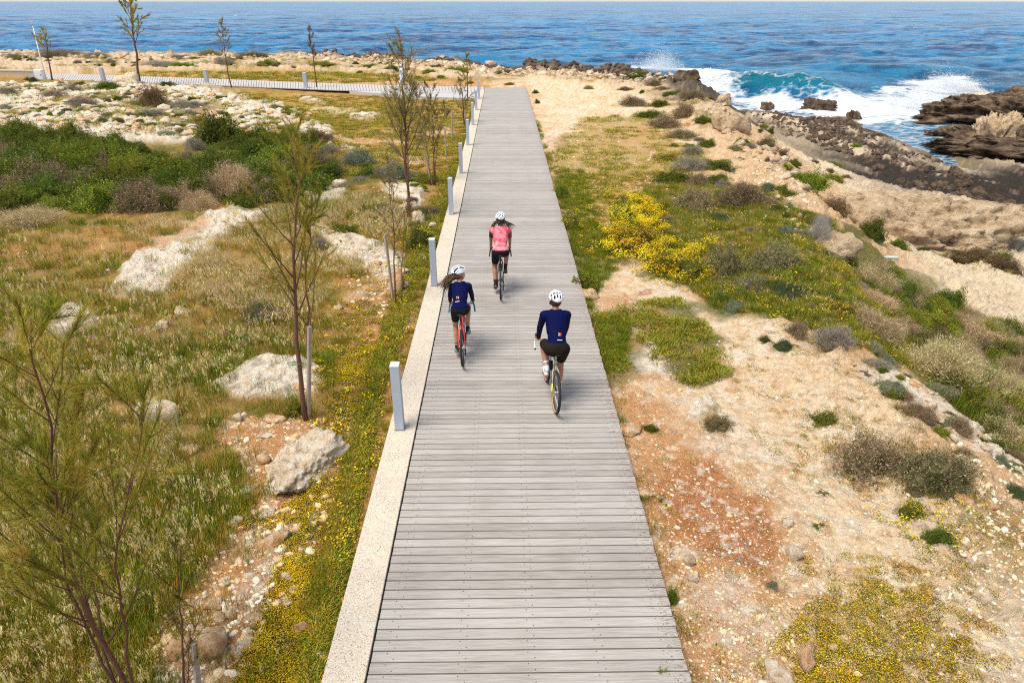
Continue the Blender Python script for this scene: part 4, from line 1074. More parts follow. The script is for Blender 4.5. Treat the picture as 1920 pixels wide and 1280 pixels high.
def shrub_mesh(name, pal, seed, n_leaf=2600, leaf=.06, n_twig=900, twig=.24, lump=.28, flowers=0, fcol=YEL, fsize=.035, core=.74, spiky=0.0, twigpal=None, tw=.010):
    V = []; Cc = []
    def surf(d):
        az = np.arctan2(d[:, 1], d[:, 0]); e = np.cos(az); f_ = np.sin(az)
        s = 1 + lump * fbm3(d[:, 0] * 2 + seed, d[:, 1] * 2, d[:, 2] * 2, 3, seed) * 1.9 + (.34 * fbm(e * 1.5 + seed, f_ * 1.5, 3, seed + 3)) * (1 - d[:, 2] * .6)
        s = s * (1 - .22 * d[:, 2] * (1 + fbm(d[:, 0] * 2.2 + 9, d[:, 1] * 2.2 + seed, 2, seed) * 2))
        return s
    def dirs(n, zmin=-.05):
        z = rng.uniform(zmin, 1, n); a = rng.uniform(0, 2 * np.pi, n); r = np.sqrt(np.clip(1 - z * z, 0, 1))
        return np.stack([r * np.cos(a), r * np.sin(a), z], -1)
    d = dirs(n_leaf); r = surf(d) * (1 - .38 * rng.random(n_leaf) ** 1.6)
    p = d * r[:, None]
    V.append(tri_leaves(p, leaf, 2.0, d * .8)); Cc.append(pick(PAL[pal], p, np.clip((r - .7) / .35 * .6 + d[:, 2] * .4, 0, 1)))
    if n_twig:
        d = dirs(n_twig, .05); s = surf(d); p = d * (s * rng.uniform(.66, 1.06, n_twig))[:, None]
        up = d + np.array([0, 0, .55]) ; up /= np.linalg.norm(up, axis=1, keepdims=True)
        V.append(tri_leaves(p, twig * (1 + spiky), twig / tw, up * 3, 1.0)); Cc.append(pick(PAL[twigpal or pal], p, np.ones(n_twig)))
        # seed heads / small side leaves on the twig ends
        q = p + up * twig * .8 + rng.normal(size=p.shape) * .02
        V.append(tri_leaves(q, leaf * .8, 1.6)); Cc.append(pick(PAL[twigpal or pal], p, np.ones(n_twig)))
    if flowers:
        d = dirs(flowers, .0); cl = fbm3(d[:, 0] * 3 + seed, d[:, 1] * 3, d[:, 2] * 3, 2, 3); d = d[cl > -.22]; n = len(d)
        p = d * (surf(d) * rng.uniform(.95, 1.10, n))[:, None]
        e = rng.normal(size=(n, 3)) * .45 + np.array([0, -.2, 1.0]); e /= np.linalg.norm(e, axis=1, keepdims=True)
        b = np.cross(e, rng.normal(size=(n, 3))); b /= np.linalg.norm(b, axis=1, keepdims=True); c = np.cross(e, b)
        sz = fsize * (.7 + .6 * rng.random((n, 1)))
        for sgn in (1, -1):
            V.append(np.stack([p + b * sz, p + c * sz * .95 * sgn, p - b * sz], 1).reshape(-1, 3))
            Cc.append(np.array(fcol)[rng.integers(0, len(fcol), n)])
    V = np.concatenate(V); F = np.arange(len(V)).reshape(-1, 3); Cc = np.concatenate(Cc)
    # inner woody mass
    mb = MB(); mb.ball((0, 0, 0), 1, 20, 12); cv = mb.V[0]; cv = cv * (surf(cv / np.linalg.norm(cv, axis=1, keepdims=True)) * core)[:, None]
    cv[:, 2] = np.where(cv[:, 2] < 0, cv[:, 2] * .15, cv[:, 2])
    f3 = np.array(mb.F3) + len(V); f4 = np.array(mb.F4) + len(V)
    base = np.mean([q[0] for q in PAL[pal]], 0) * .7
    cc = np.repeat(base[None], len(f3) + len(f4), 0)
    return mesh_np(name, np.concatenate([V, cv]), [np.concatenate([F, f3]), f4], [M_leaf], None, False, fattrs={'tint': np.concatenate([Cc, cc])})

KIND = {}
def kinds(k, n, **kw):
    KIND[k] = [shrub_mesh('shrub_' + k, kw.get('pal', k), 11 * i + hash_name(k), **{a: b for a, b in kw.items() if a != 'pal'}) for i in range(n)]
def hash_name(k): return sum(ord(c) for c in k) % 97
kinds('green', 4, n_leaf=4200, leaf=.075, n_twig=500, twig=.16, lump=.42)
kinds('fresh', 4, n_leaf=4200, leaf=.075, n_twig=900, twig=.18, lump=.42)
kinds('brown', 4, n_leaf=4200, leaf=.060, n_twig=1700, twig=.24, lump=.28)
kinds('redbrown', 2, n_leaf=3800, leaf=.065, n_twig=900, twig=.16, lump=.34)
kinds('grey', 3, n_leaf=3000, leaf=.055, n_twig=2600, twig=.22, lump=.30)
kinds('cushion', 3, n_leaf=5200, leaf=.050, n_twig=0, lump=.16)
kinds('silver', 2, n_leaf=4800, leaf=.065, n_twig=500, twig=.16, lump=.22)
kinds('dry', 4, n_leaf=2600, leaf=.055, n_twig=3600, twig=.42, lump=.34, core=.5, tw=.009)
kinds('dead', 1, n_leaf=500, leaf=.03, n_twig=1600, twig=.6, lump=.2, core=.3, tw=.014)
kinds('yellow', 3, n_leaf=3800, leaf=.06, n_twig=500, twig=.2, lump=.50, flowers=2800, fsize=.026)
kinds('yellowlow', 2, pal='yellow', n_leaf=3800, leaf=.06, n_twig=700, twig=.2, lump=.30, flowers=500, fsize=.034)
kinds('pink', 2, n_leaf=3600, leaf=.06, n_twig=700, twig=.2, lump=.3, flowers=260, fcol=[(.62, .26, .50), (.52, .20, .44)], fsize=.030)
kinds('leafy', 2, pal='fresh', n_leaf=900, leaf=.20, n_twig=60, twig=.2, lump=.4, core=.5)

SH = [  # foot px, foot py, width px, height px, kind, label, height factor
 (1192, 201, 62, 22, 'brown', 'wide low heath bush at the left end of the far cliff-top row'),
 (1240, 202, 46, 17, 'green', 'dark bush overlapping the right end of the wide low heath bush'),
 (1243, 179, 36, 11, 'brown', 'small flat bush right of the brown weathered cliff-edge rock'),
 (1264, 187, 36, 11, 'green', 'small dark bush between two flat ones near the cliff edge'),
 (1302, 196, 52, 14, 'brown', 'low long bush on the ledge above the surf'),
 (1333, 193, 14, 8, 'green', 'tiny round bush on the very edge above the surf'),
 (1222, 222, 60, 15, 'green', 'flat green bush at the rim of the pale turf'),
 (1286, 222, 52, 28, 'brown', 'tall rounded brown bush on the rim behind the turf'),
 (1250, 241, 68, 25, 'brown', 'domed bush with yellow bloom round its foot'),
 (1322, 239, 46, 13, 'green', 'low dark bush in the rocks right of the domed bush'),
 (1285, 262, 66, 20, 'brown', 'oval heath bush alone on the pale soil'),
 (1328, 278, 40, 18, 'green', 'dark green bush just right and below the oval heath bush'),
 (1302, 292, 50, 20, 'grey', 'greyish bush behind the row with the tan boulder'),
 (1300, 322, 70, 32, 'grey', 'silver-brown bush, left half of a long pair above the path'),
 (1352, 322, 76, 27, 'green', 'green-brown bush, right half of a long pair above the path'),
 (1265, 346, 76, 34, 'green', 'dark green bush at the left end of the long hedge-like clump'),
 (1310, 350, 56, 26, 'brown', 'brown-tipped bush in the middle of the hedge-like clump'),
 (1352, 345, 62, 19, 'green', 'flat dark bush at the right end of the hedge-like clump'),
 (1312, 399, 92, 50, 'brown', 'big brown twiggy bush above the dark cushion plant'),
 (1402, 397, 98, 46, 'brown', 'big brown and green bush right of the twiggy one, near the stony slope'),
 (1361, 419, 58, 22, 'cushion', 'smooth dark green cushion plant under two big brown bushes'),
 (1371, 251, 26, 11, 'redbrown', 'brownish bush in the shade of the tan cliff block'),
 (1393, 281, 28, 14, 'green', 'small bush on the bare rocks left of the red-brown shelf bush'),
 (1380, 289, 28, 12, 'brown', 'small flat heath bush under the small rock bush'),
 (1391, 303, 22, 11, 'green', 'small dark bush beside a strip of yellow bloom'),
 (1440, 291, 54, 28, 'redbrown', 'large red-brown bush hanging over the sandy shelf'),
 (1468, 308, 30, 20, 'redbrown', 'lower companion of the red-brown bush on the shelf'),
 (1399, 239, 12, 8, 'green', 'tiny green bush on the pale cliff nose'),
 (1431, 250, 26, 8, 'fresh', 'flat fresh-green mat at the head of the sandy shelf'),
 (1444, 265, 12, 12, 'green', 'single small plant on the upper sandy shelf'),
 (1441, 367, 34, 16, 'green', 'dark low bush in rubble left of the bare gully'),
 (1468, 370, 32, 20, 'green', 'dark bush on rubble beside the bare gully'),
 (1439, 315, 14, 14, 'redbrown', 'small brown bush among white rubble'),
 (1470, 338, 30, 14, 'yellowlow', 'yellow-green low bush on the rim of the shelf'),
 (1104, 168, 19, 8, 'brown', 'small bush alone on the bare far sand'),
 (1175, 171, 32, 9, 'brown', 'low brown bush on the far sand, left of a redder one'),
 (1228, 170, 38, 14, 'redbrown', 'reddish bush near the cliff edge by the spray'),
 (1205, 155, 66, 12, 'green', 'long green mat at the cliff edge below the spray'),
 (1132, 154, 34, 7, 'fresh', 'flat green mat behind the bare far sand'),
 (1368, 524, 84, 66, 'brown', 'tall dry brown bush right of the yellow blossoms'),
 (1452, 526, 104, 60, 'brown', 'long brown bush leaning down from the tall dry one'),
 (1428, 552, 84, 28, 'grey', 'grey leafless scrub under the long brown bush'),
 (1482, 572, 78, 36, 'cushion', 'rounded olive-green hummock with grass tips'),
 (1384, 590, 48, 28, 'silver', 'grey-green bush at the end of the yellow blossoms'),
 (1500, 643, 52, 38, 'brown', 'green bush with brown top at the rim of the gravel'),
 (1437, 651, 36, 18, 'cushion', 'left one of two dark cushions on the gravel'),
 (1475, 667, 46, 28, 'cushion', 'right and larger one of two dark cushions on the gravel'),
 (1573, 669, 88, 42, 'grey', 'grey dome-shaped cushion with green patches'),
 (1668, 695, 52, 34, 'silver', 'silvery blue-green cushion above the white ledge'),
 (1652, 702, 54, 22, 'grey', 'flat grey-green cushion left of the white ledge'),
 (1672, 753, 58, 28, 'cushion', 'oval cushion plant in the middle of the white ledge'),
 (1700, 726, 28, 13, 'cushion', 'small cushion right above the white ledge'),
 (1743, 731, 13, 9, 'cushion', 'tiny cushion on the crest of the bank'),
 (1762, 757, 74, 24, 'grey', 'grey and green mat along the crest'),
 (1872, 806, 46, 28, 'cushion', 'grey-green cushion hugging the rim at the right'),
 (1555, 808, 74, 34, 'green', 'green plant with dry brown stalks above the big bush'),
 (1758, 809, 18, 13, 'green', 'small green plant behind the big bush'),
 (1660, 915, 170, 92, 'brown', 'left half of the big brown-tipped bush by the path'),
 (1775, 945, 165, 96, 'brown', 'right half of the big brown-tipped bush by the path'),
 (1905, 835, 140, 110, 'fresh', 'large olive bush filling the bank at the right edge'),
 (1770, 742, 150, 84, 'dry', 'tangle of straw-coloured stalks along the bank'),
 (1655, 655, 110, 56, 'dry', 'upper tangle of straw-coloured stalks on the bank'),
 (1563, 316, 34, 12, 'fresh', 'flat plant in the middle of the sandy shelf'),
 (1527, 315, 24, 7, 'redbrown', 'thin brown mat on the sandy shelf'),
 (1558, 331, 21, 9, 'redbrown', 'round brown plant on the sandy shelf'),
 (1587, 344, 20, 9, 'redbrown', 'small plant next to the tan overhanging rock'),
 (1608, 287, 24, 8, 'fresh', 'green patch in the dark rock band'),
 (1518, 372, 76, 44, 'fresh', 'olive bush in the gully head above the litter'),
 (1562, 359, 42, 22, 'fresh', 'bright green bush left of the overhanging rock'),
 (1478, 380, 44, 26, 'green', 'dark bush running down the orange gully'),
 (1572, 420, 70, 44, 'redbrown', 'dark brown bush tucked under the overhanging rock'),
 (1660, 446, 44, 24, 'silver', 'grey-green bush at the foot of the overhang'),
 (1711, 443, 15, 17, 'green', 'small upright shrub at the foot of the overhang'),
 (1765, 482, 90, 38, 'redbrown', 'purple-brown mat under the end of the overhang'),
 (1830, 508, 90, 40, 'redbrown', 'middle of the purple-brown mat on the shelf'),
 (1893, 532, 80, 36, 'redbrown', 'lower end of the purple-brown mat on the shelf'),
 (1838, 462, 60, 42, 'fresh', 'green bush behind the purple-brown mat'),
 (1880, 492, 52, 36, 'fresh', 'green bush further down behind the purple-brown mat'),
 (1838, 402, 40, 11, 'fresh', 'low plant on the shelf right of the overhang'),
 (1878, 413, 40, 9, 'fresh', 'low green strip on the shelf near the right edge'),
 (1858, 435, 40, 11, 'redbrown', 'low brown strip above the tan boulder'),
 (1638, 470, 58, 42, 'green', 'very dark green bush at the top of the green bank'),
 (1686, 484, 40, 22, 'green', 'dark bush at the edge of the pale slab'),
 (1732, 491, 26, 13, 'green', 'small bush on the pale slab'),
 (1536, 470, 36, 44, 'dead', 'silver leafless shrub left of the knobbly rock'),
 (1100, 552, 60, 40, 'leafy', 'broad-leaved green plant growing against the deck edge'),
 (1180, 424, 62, 46, 'yellow', 'upper mass of bright yellow blossoms'),
 (1188, 474, 96, 52, 'yellow', 'bright yellow blossoming bush, left of the lower pair'),
 (1275, 528, 110, 60, 'yellow', 'bright yellow blossoming bush, right of the lower pair'),
 (1200, 385, 34, 18, 'yellow', 'small yellow blossoming bush topping the row'),
 (1352, 472, 44, 20, 'yellow', 'yellow blossoms in front of the tall dry bush'),
 (1258, 303, 54, 18, 'yellowlow', 'low plant with scattered yellow flowers by the tan boulder'),
 (1370, 560, 60, 30, 'yellowlow', 'green plant with a few yellow flowers below the blossoms'),
 (1580, 610, 70, 36, 'yellowlow', 'yellow-flowered herb above the grey dome cushion'),
 (280, 202, 60, 42, 'redbrown', 'tall dark dome bush with brown twigs among white rocks'),
 (311, 168, 33, 17, 'cushion', 'round green bush just before the side path'),
 (52, 154, 28, 12, 'cushion', 'green bush in front of the low wall'),
 (194, 174, 52, 16, 'green', 'dark bush on white rocks below the leaning bollard'),
 (131, 178, 32, 13, 'grey', 'grey-green bush on the white rocks'),
 (10, 184, 34, 16, 'grey', 'bush cut by the left edge on the white rocks'),
 (146, 208, 48, 19, 'grey', 'grey dome bush on the white rocks'),
 (218, 194, 20, 10, 'green', 'small dark plant left of the tall dome bush'),
 (97, 192, 44, 16, 'grey', 'flat grey scrub in a hollow of the white rocks'),
 (175, 184, 30, 8, 'cushion', 'thin green mat on the white rocks'),
 (274, 221, 50, 17, 'grey', 'brown-grey dome behind a bright green cushion'),
 (264, 226, 38, 13, 'cushion', 'bright green cushion before a brown-grey dome'),
 (180, 212, 30, 8, 'cushion', 'flat green cushion at the edge of the rock slab'),
 (345, 205, 60, 16, 'grey', 'grey and pinkish scrub right of the tall dome bush'),
 (400, 274, 90, 70, 'green', 'tall dark evergreen bush rising above the thicket'),
 (470, 276, 84, 44, 'green', 'dark evergreen bush joining the tall one'),
 (540, 276, 70, 40, 'green', 'dark evergreen bush behind the crown of the staked sapling'),
 (590, 274, 70, 32, 'redbrown', 'reddish end of the evergreen thicket'),
 (362, 282, 38, 26, 'grey', 'grey-green bush left of the tall evergreen bush'),
 (305, 260, 50, 14, 'silver', 'silvery low scrub in the rock hollow'),
 (330, 240, 44, 10, 'cushion', 'low green mats beside the rock slab'),
 (100, 113, 72, 15, 'grey', 'long grey bush on the far shore by the white pole'),
 (172, 115, 52, 13, 'grey', 'grey bush on the far shore between pole and tall sapling'),
 (20, 115, 40, 12, 'grey', 'grey bush on the far shore at the left edge'),
 (56, 120, 13, 6, 'green', 'tiny round bush on the far shore'),
 (206, 123, 22, 7, 'grey', 'little grey bush on far white rocks'),
 (290, 130, 70, 12, 'grey', 'long low bush beyond the tall sapling'),
 (335, 130, 44, 9, 'fresh', 'green mat continuing the long low bush'),
 (245, 143, 28, 8, 'grey', 'low scrub at the back edge of the side path'),
 (333, 116, 46, 10, 'grey', 'flat bush on the far shore skyline'),
 (388, 110, 40, 12, 'brown', 'brown bush on the skyline behind a thin sapling'),
 (418, 128, 34, 14, 'grey', 'rounded grey bush behind the second thin sapling'),
 (470, 112, 60, 9, 'brown', 'brown bushes on the far rocks between saplings'),
 (500, 128, 60, 8, 'fresh', 'green strip along the far rocks'),
 (600, 130, 50, 8, 'fresh', 'green bush beyond the bare sapling'),
 (690, 132, 34, 9, 'green', 'dark green bush behind the strolling person'),
 (735, 137, 26, 8, 'green', 'small dark bush right behind the strolling person'),
 (805, 142, 28, 7, 'fresh', 'small green mound on the far rocks'),
 (855, 140, 44, 7, 'fresh', 'green mat under the big square tan rock'),
 (950, 138, 44, 9, 'redbrown', 'brown bush by the rounded tan rock'),
 (955, 160, 22, 6, 'green', 'small bush behind the end of the deck'),
 (225, 394, 74, 38, 'grey', 'grey-purple twiggy bush at the lower edge of the thicket'),
 (300, 388, 64, 38, 'grey', 'second grey-purple twiggy bush, right of the first'),
 (430, 376, 90, 62, 'dry', 'tall straw-coloured thorny bush with pink flowers nearby'),
 (365, 395, 60, 34, 'dry', 'pale thorny bush between grey twigs and the tall one'),
 (30, 428, 110, 36, 'dry', 'pale dry brush at the left edge under the thicket'),
 (455, 392, 56, 26, 'green', 'dark green herb before the tall thorny bush'),
 (671, 312, 80, 38, 'silver', 'silver-green feathery bush behind the dry grass'),
 (738, 338, 74, 40, 'silver', 'pale silver bush beside the tall forked sapling'),
 (690, 335, 50, 26, 'green', 'green bush between the two silver ones'),
 (800, 345, 54, 24, 'fresh', 'green herbs at the foot of the multi-stemmed sapling'),
 (615, 290, 40, 22, 'grey', 'small grey bush at the reddish thicket end'),
 (715, 410, 80, 28, 'pink', 'dense plant dotted with pink flowers'),
 (785, 470, 86, 58, 'yellowlow', 'yellow-flowering bush touching the concrete strip'),
 (640, 445, 54, 24, 'green', 'dark grass-green hummock above the broken slab'),
 (549, 783, 40, 38, 'leafy', 'dark leafy plant at the foot of the staked sapling'),
 (490, 612, 84, 54, 'pink', 'blue-green thistle patch with a few pink flowers'),
 (600, 470, 44, 30, 'grey', 'brownish bush right of the staked sapling trunk'),
 (1052, 372, 34, 34, 'fresh', 'green herbs along the right edge of the deck, upper'),
 (1070, 432, 44, 40, 'yellowlow', 'flowering herbs along the right edge of the deck, lower'),
 (1240, 1290, 30, 40, 'fresh', 'fresh green weeds beside the deck at the very bottom'),
 (1262, 1135, 24, 40, 'fresh', 'fresh green weeds squeezed against the near deck edge'),
 (1004, 176, 14, 9, 'green', 'small green bush at the right corner of the deck end'),
 (1008, 195, 12, 10, 'green', 'small green bush just before the right corner of the deck end'),
 (1350, 815, 70, 36, 'redbrown', 'sparse red-brown herb on the orange soil'),
 (1550, 936, 36, 14, 'green', 'small dark rosette in the middle of the sandy path'),
 (1543, 998, 36, 14, 'green', 'second dark rosette, lower on the sandy path'),
 (1452, 1110, 40, 22, 'silver', 'grey-green rosette by the red soil'),
 (1765, 1040, 60, 40, 'green', 'dark green low plant right of the yellow daisies'),
 (1720, 985, 66, 44, 'yellowlow', 'patch of yellow daisies below the big bush'),
 (1222, 812, 34, 20, 'green', 'grey-green plant right of the round buff boulder'),
 (1238, 942, 20, 12, 'green', 'small dark plant beside the low buff rock'),
 (352, 925, 60, 36, 'fresh', 'soft green plant in grass above the rubble'),
]
def shrub(px, py, w, h, kind, label, var=None):
    b = P3(px, py); s = m_per_px(b)
    a = math.atan2(CAM_H - b.z, math.hypot(b.x, b.y))
    rx = w * s / 2 * 1.04
    ry = rx * random.uniform(.7, .9)
    while ry > .12 and h * s - ry * math.sin(a) < .55 * h * s: ry *= .9
    rz = max((h * s - ry * math.sin(a)) / math.cos(a), .3 * rx, .05)
    me = random.choice(KIND[kind])
    y = b.y + ry * .85
    SKIRT.append((b.x, y, rx, ry, kind))
    o = link('shrub' if kind not in ('leafy', 'yellowlow', 'pink', 'cushion') else dict(leafy='leafy_plant', yellowlow='flowering_plant', pink='flowering_plant', cushion='cushion_plant')[kind], me, None,
             (b.x, y, float(zg(b.x, y)[0]) - .03), (0, 0, random.uniform(-.5, .5) if ry < .75 * rx else random.uniform(0, 6.28)), (rx, ry, rz))
    tag(o, label, 'plant' if kind in ('leafy', 'yellowlow', 'pink', 'cushion') else 'bush')
    return o
SKIRT = []
prefetch([(r[0], r[1]) for r in SH])
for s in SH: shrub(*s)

# ------------------------------------------------------------ scattered ground cover (nobody could count it)
def tuft(name, n, hgt, rad, cols, w=.004, bend=.5, heads=0, headcol=((.72, .62, .42),), flat=0.0):
    V = []; F3 = []; F4 = []; Cc = []; nv = 0; C4 = []; C3 = []
    for i in range(n):
        a = rng.uniform(0, 6.28); r = rad * math.sqrt(rng.random()); p = np.array([r * math.cos(a), r * math.sin(a), 0])
        out = np.array([math.cos(a + rng.normal() * .8), math.sin(a + rng.normal() * .8), 0])
        L = hgt * rng.uniform(.5, 1.15); sd = np.cross(out, [0, 0, 1.0]) * w / 2
        b1 = p + np.array([0, 0, L * .55 * (1 - flat)]) + out * L * .22 * bend; b2 = p + np.array([0, 0, L * (1 - .35 * bend) * (1 - flat)]) + out * L * (.35 + .35 * rng.random()) * bend
        V += [p - sd, p + sd, b1 + sd * .9, b1 - sd * .9, b2]
        c = np.array(cols[rng.integers(len(cols))]) * rng.uniform(.8, 1.2)
        F4.append((nv, nv + 1, nv + 2, nv + 3)); C4.append(c); F3.append((nv + 3, nv + 2, nv + 4)); C3.append(c * 1.08); nv += 5
    for i in range(heads):
        a = rng.uniform(0, 6.28); r = rad * math.sqrt(rng.random()); p = np.array([r * math.cos(a), r * math.sin(a), 0])
        out = np.array([math.cos(a), math.sin(a), 0]) * .6 + np.array([.5, -.2, 0]); L = hgt * rng.uniform(1.0, 1.7); sd = np.array([.0016, 0, 0])
        top = p + np.array([0, 0, L]) + out * L * .25
        V += [p - sd, p + sd, top]; c = np.array((.50, .42, .22)); F3.append((nv, nv + 1, nv + 2)); C3.append(c); nv += 3
        for k in range(8):
            t = rng.uniform(.74, 1.0); q = p * (1 - t) + top * t + out * rng.uniform(.02, .08) + rng.normal(size=3) * .010
            s = rng.normal(size=3) * .0045; dn = np.array([out[0] * .45, out[1] * .25, -1]) * rng.uniform(.028, .048)
            V += [q - s, q + s, q + dn]; F3.append((nv, nv + 1, nv + 2)); C3.append(np.array(headcol[rng.integers(len(headcol))]) * rng.uniform(.85, 1.1)); nv += 3
    Fs = [np.array(F3)] + ([np.array(F4)] if F4 else [])
    return mesh_np(name, np.array(V), Fs, [M_leaf], None, False, fattrs={'tint': np.array(C3 + C4)})

def mat_plant(name, rad, nl, nf, cols, fs=.006, fcol=YEL, h=.05):
    a = rng.uniform(0, 6.28, nl); r = rad * np.sqrt(rng.random(nl)); p = np.stack([r * np.cos(a), r * np.sin(a), h * .6 * rng.random(nl)], -1)
    V = [tri_leaves(p, .022, 2.2, np.array([0, 0, .5]))]; Cc = [np.array(cols)[rng.integers(0, len(cols), nl)] * (.8 + .4 * rng.random((nl, 1)))]
    if nf:
        a = rng.uniform(0, 6.28, nf); r = rad * np.sqrt(rng.random(nf)); p = np.stack([r * np.cos(a), r * np.sin(a), h * (.6 + .4 * rng.random(nf))], -1)
        a = rng.uniform(0, 6.28, nf)
        e = np.stack([np.cos(a), np.sin(a), .3 * rng.normal(size=nf)], -1) * fs; g = np.stack([-np.sin(a), np.cos(a), .3 * rng.normal(size=nf)], -1) * fs
        for sgn in (1, -1): V.append(np.stack([p + e, p + g * sgn, p - e], 1).reshape(-1, 3)); Cc.append(np.array(fcol)[rng.integers(0, len(fcol), nf)])
    V = np.concatenate(V)
    return mesh_np(name, V, np.arange(len(V)).reshape(-1, 3), [M_leaf], None, False, fattrs={'tint': np.concatenate(Cc)})

GR = [(.12, .20, .012), (.24, .31, .022), (.06, .11, .010), (.40, .38, .035)]
DR = [(.56, .36, .07), (.70, .50, .13), (.42, .26, .05), (.38, .33, .05)]
T_green = [tuft('tuft', 60, .20, .13, GR) for i in range(3)]
T_dry = [tuft('tuft', 50, .20, .13, DR + GR[:1]) for i in range(3)]
T_oat = [tuft('tuft', 44, .24, .12, GR + DR[:1], heads=5, headcol=((.84, .70, .36), (.74, .60, .26))) for i in range(4)]
T_oatdry = [tuft('tuft', 34, .24, .12, DR + GR[1:2], heads=6, headcol=((.84, .72, .42), (.66, .48, .20))) for i in range(3)]
T_short = [tuft('tuft', 46, .07, .12, GR + DR[:2], w=.006, bend=.9) for i in range(3)]
T_yel = [mat_plant('mat', .11, 120, 34, [(.20, .19, .04), (.28, .20, .06), (.13, .15, .03)], .0065) for i in range(3)]
T_yel2 = [mat_plant('mat', .10, 90, 16, [(.26, .20, .06), (.34, .24, .08), (.16, .17, .04)], .006) for i in range(3)]
T_daisy = [mat_plant('mat', .12, 60, 7, [(.13, .17, .03), (.18, .20, .05)], .017, YEL[:2], .13) for i in range(2)]
T_yelb = [mat_plant('mat', .16, 150, 60, [(.15, .19, .03), (.22, .22, .05)], .013, YEL[:2], .30) for i in range(3)]
T_pink = [mat_plant('mat', .14, 30, 5, [(.15, .18, .05)], .018, [(.62, .26, .50)], .26)]

def pebble_mesh(m, seed):
    r = np.random.default_rng(seed)
    mb = MB(); mb.ball((0, 0, 0), 1, 7, 5); v = mb.V[0]
    for k in range(7):
        nrm = r.normal(size=3); nrm /= np.linalg.norm(nrm); d = v @ nrm; lim = r.uniform(.55, .85); v = v - np.outer(np.clip(d - lim, 0, 9), nrm)
    v[:, 2] *= .65; mb.V[0] = v * np.array([1, r.uniform(.65, 1), 1])
    return mb.build('pebble', m)
M_p1 = mat('pale_pebble', (.72, .63, .49), rough=.9, var=.15, instvar=.15, bump=.4, bscale=60)
M_p2 = mat('ochre_pebble', (.62, .42, .25), rough=.9, var=.15, instvar=.2, bump=.4, bscale=60)
M_p3 = mat('slate_pebble', (.18, .165, .16), rough=.85, var=.2, instvar=.3)
PB = [pebble_mesh(M_p1, i) for i in range(4)] + [pebble_mesh(M_p2, 9 + i) for i in range(3)]
PBd = [pebble_mesh(M_p3, 20 + i) for i in range(3)]

def gn_scatter(name, label, pts, rotz, scl, idx, protos, tilt=None):
    me = bpy.data.meshes.new(name); n = len(pts)
    me.vertices.add(n); me.vertices.foreach_set('co', np.asarray(pts, np.float32).ravel())
    rot = np.zeros((n, 3), np.float32); rot[:, 2] = rotz
    if tilt is not None: rot[:, 0] = tilt[0]; rot[:, 1] = tilt[1]
    a = me.attributes.new('rot', 'FLOAT_VECTOR', 'POINT'); a.data.foreach_set('vector', rot.ravel())
    sc = np.asarray(scl, np.float32); 
    if sc.ndim == 1: sc = np.repeat(sc[:, None], 3, 1)
    a = me.attributes.new('scl', 'FLOAT_VECTOR', 'POINT'); a.data.foreach_set('vector', sc.ravel())
    a = me.attributes.new('idx', 'INT', 'POINT'); a.data.foreach_set('value', np.asarray(idx, np.int32))
    o = link(name, me); tag(o, label, kind='stuff')
    c = bpy.data.collections.new('kinds_of_' + name)
    for i, p in enumerate(protos):
        q = bpy.data.objects.new('%02d_%s' % (i, p.name), p); c.objects.link(q)
    ng = bpy.data.node_groups.new('scatter', 'GeometryNodeTree')
    ng.interface.new_socket('Geometry', in_out='INPUT', socket_type='NodeSocketGeometry'); ng.interface.new_socket('Geometry', in_out='OUTPUT', socket_type='NodeSocketGeometry')
    gi = ng.nodes.new('NodeGroupInput'); go = ng.nodes.new('NodeGroupOutput'); ip = ng.nodes.new('GeometryNodeInstanceOnPoints'); ci = ng.nodes.new('GeometryNodeCollectionInfo')
    ci.inputs['Collection'].default_value = c; ci.inputs['Separate Children'].default_value = True; ci.inputs['Reset Children'].default_value = True
    def na(nm, t): x = ng.nodes.new('GeometryNodeInputNamedAttribute'); x.data_type = t; x.inputs['Name'].default_value = nm; return x.outputs[0]
    ip.inputs['Pick Instance'].default_value = True
    L = ng.links; L.new(gi.outputs[0], ip.inputs['Points']); L.new(ci.outputs[0], ip.inputs['Instance']); L.new(na('idx', 'INT'), ip.inputs['Instance Index'])
    L.new(na('rot', 'FLOAT_VECTOR'), ip.inputs['Rotation']); L.new(na('scl', 'FLOAT_VECTOR'), ip.inputs['Scale']); L.new(ip.outputs[0], go.inputs[0])
    md = o.modifiers.new('scatter', 'NODES'); md.node_group = ng
    return o

def sample(poly, n, excl=(), patch=0.0, pscale=1.0, pseed=1, thr=0.0):
    """ground points whose picture positions fill a polygon evenly"""
    P = np.array(poly, float); x0, y0 = P.min(0); x1, y1 = P.max(0)
    out = []
    tot = 0
    while tot < n:
        q = rng.uniform((x0, y0), (x1, y1), (int(n * 1.6) + 200, 2))
        s = poly_sdf(P, q[:, 0], q[:, 1]) < 0
        for e in excl: s &= ~((poly_sdf(e, q[:, 0], q[:, 1]) < 0) & (rng.random(len(q)) < .93))
        q = q[s]; out.append(q); tot += len(q)
        if len(q) == 0: break
    q = np.concatenate(out)[:n]
    g = G(q[:, 0], q[:, 1])
    if patch:
        f = fbm(g[:, 0] / pscale, g[:, 1] / pscale, 3, pseed); g = g[f + rng.normal(size=len(f)) * .12 > thr]
    x, y = g[:, 0], g[:, 1]
    ok = (y < 110) & ~((x > -1.72) & (x < 1.74) & (y < 53)) & (poly_sdf(PATH_W, x, y) > .25)
    x, y = x[ok], y[ok]
    return np.stack([x, y, zg(x, y) - .01], -1)

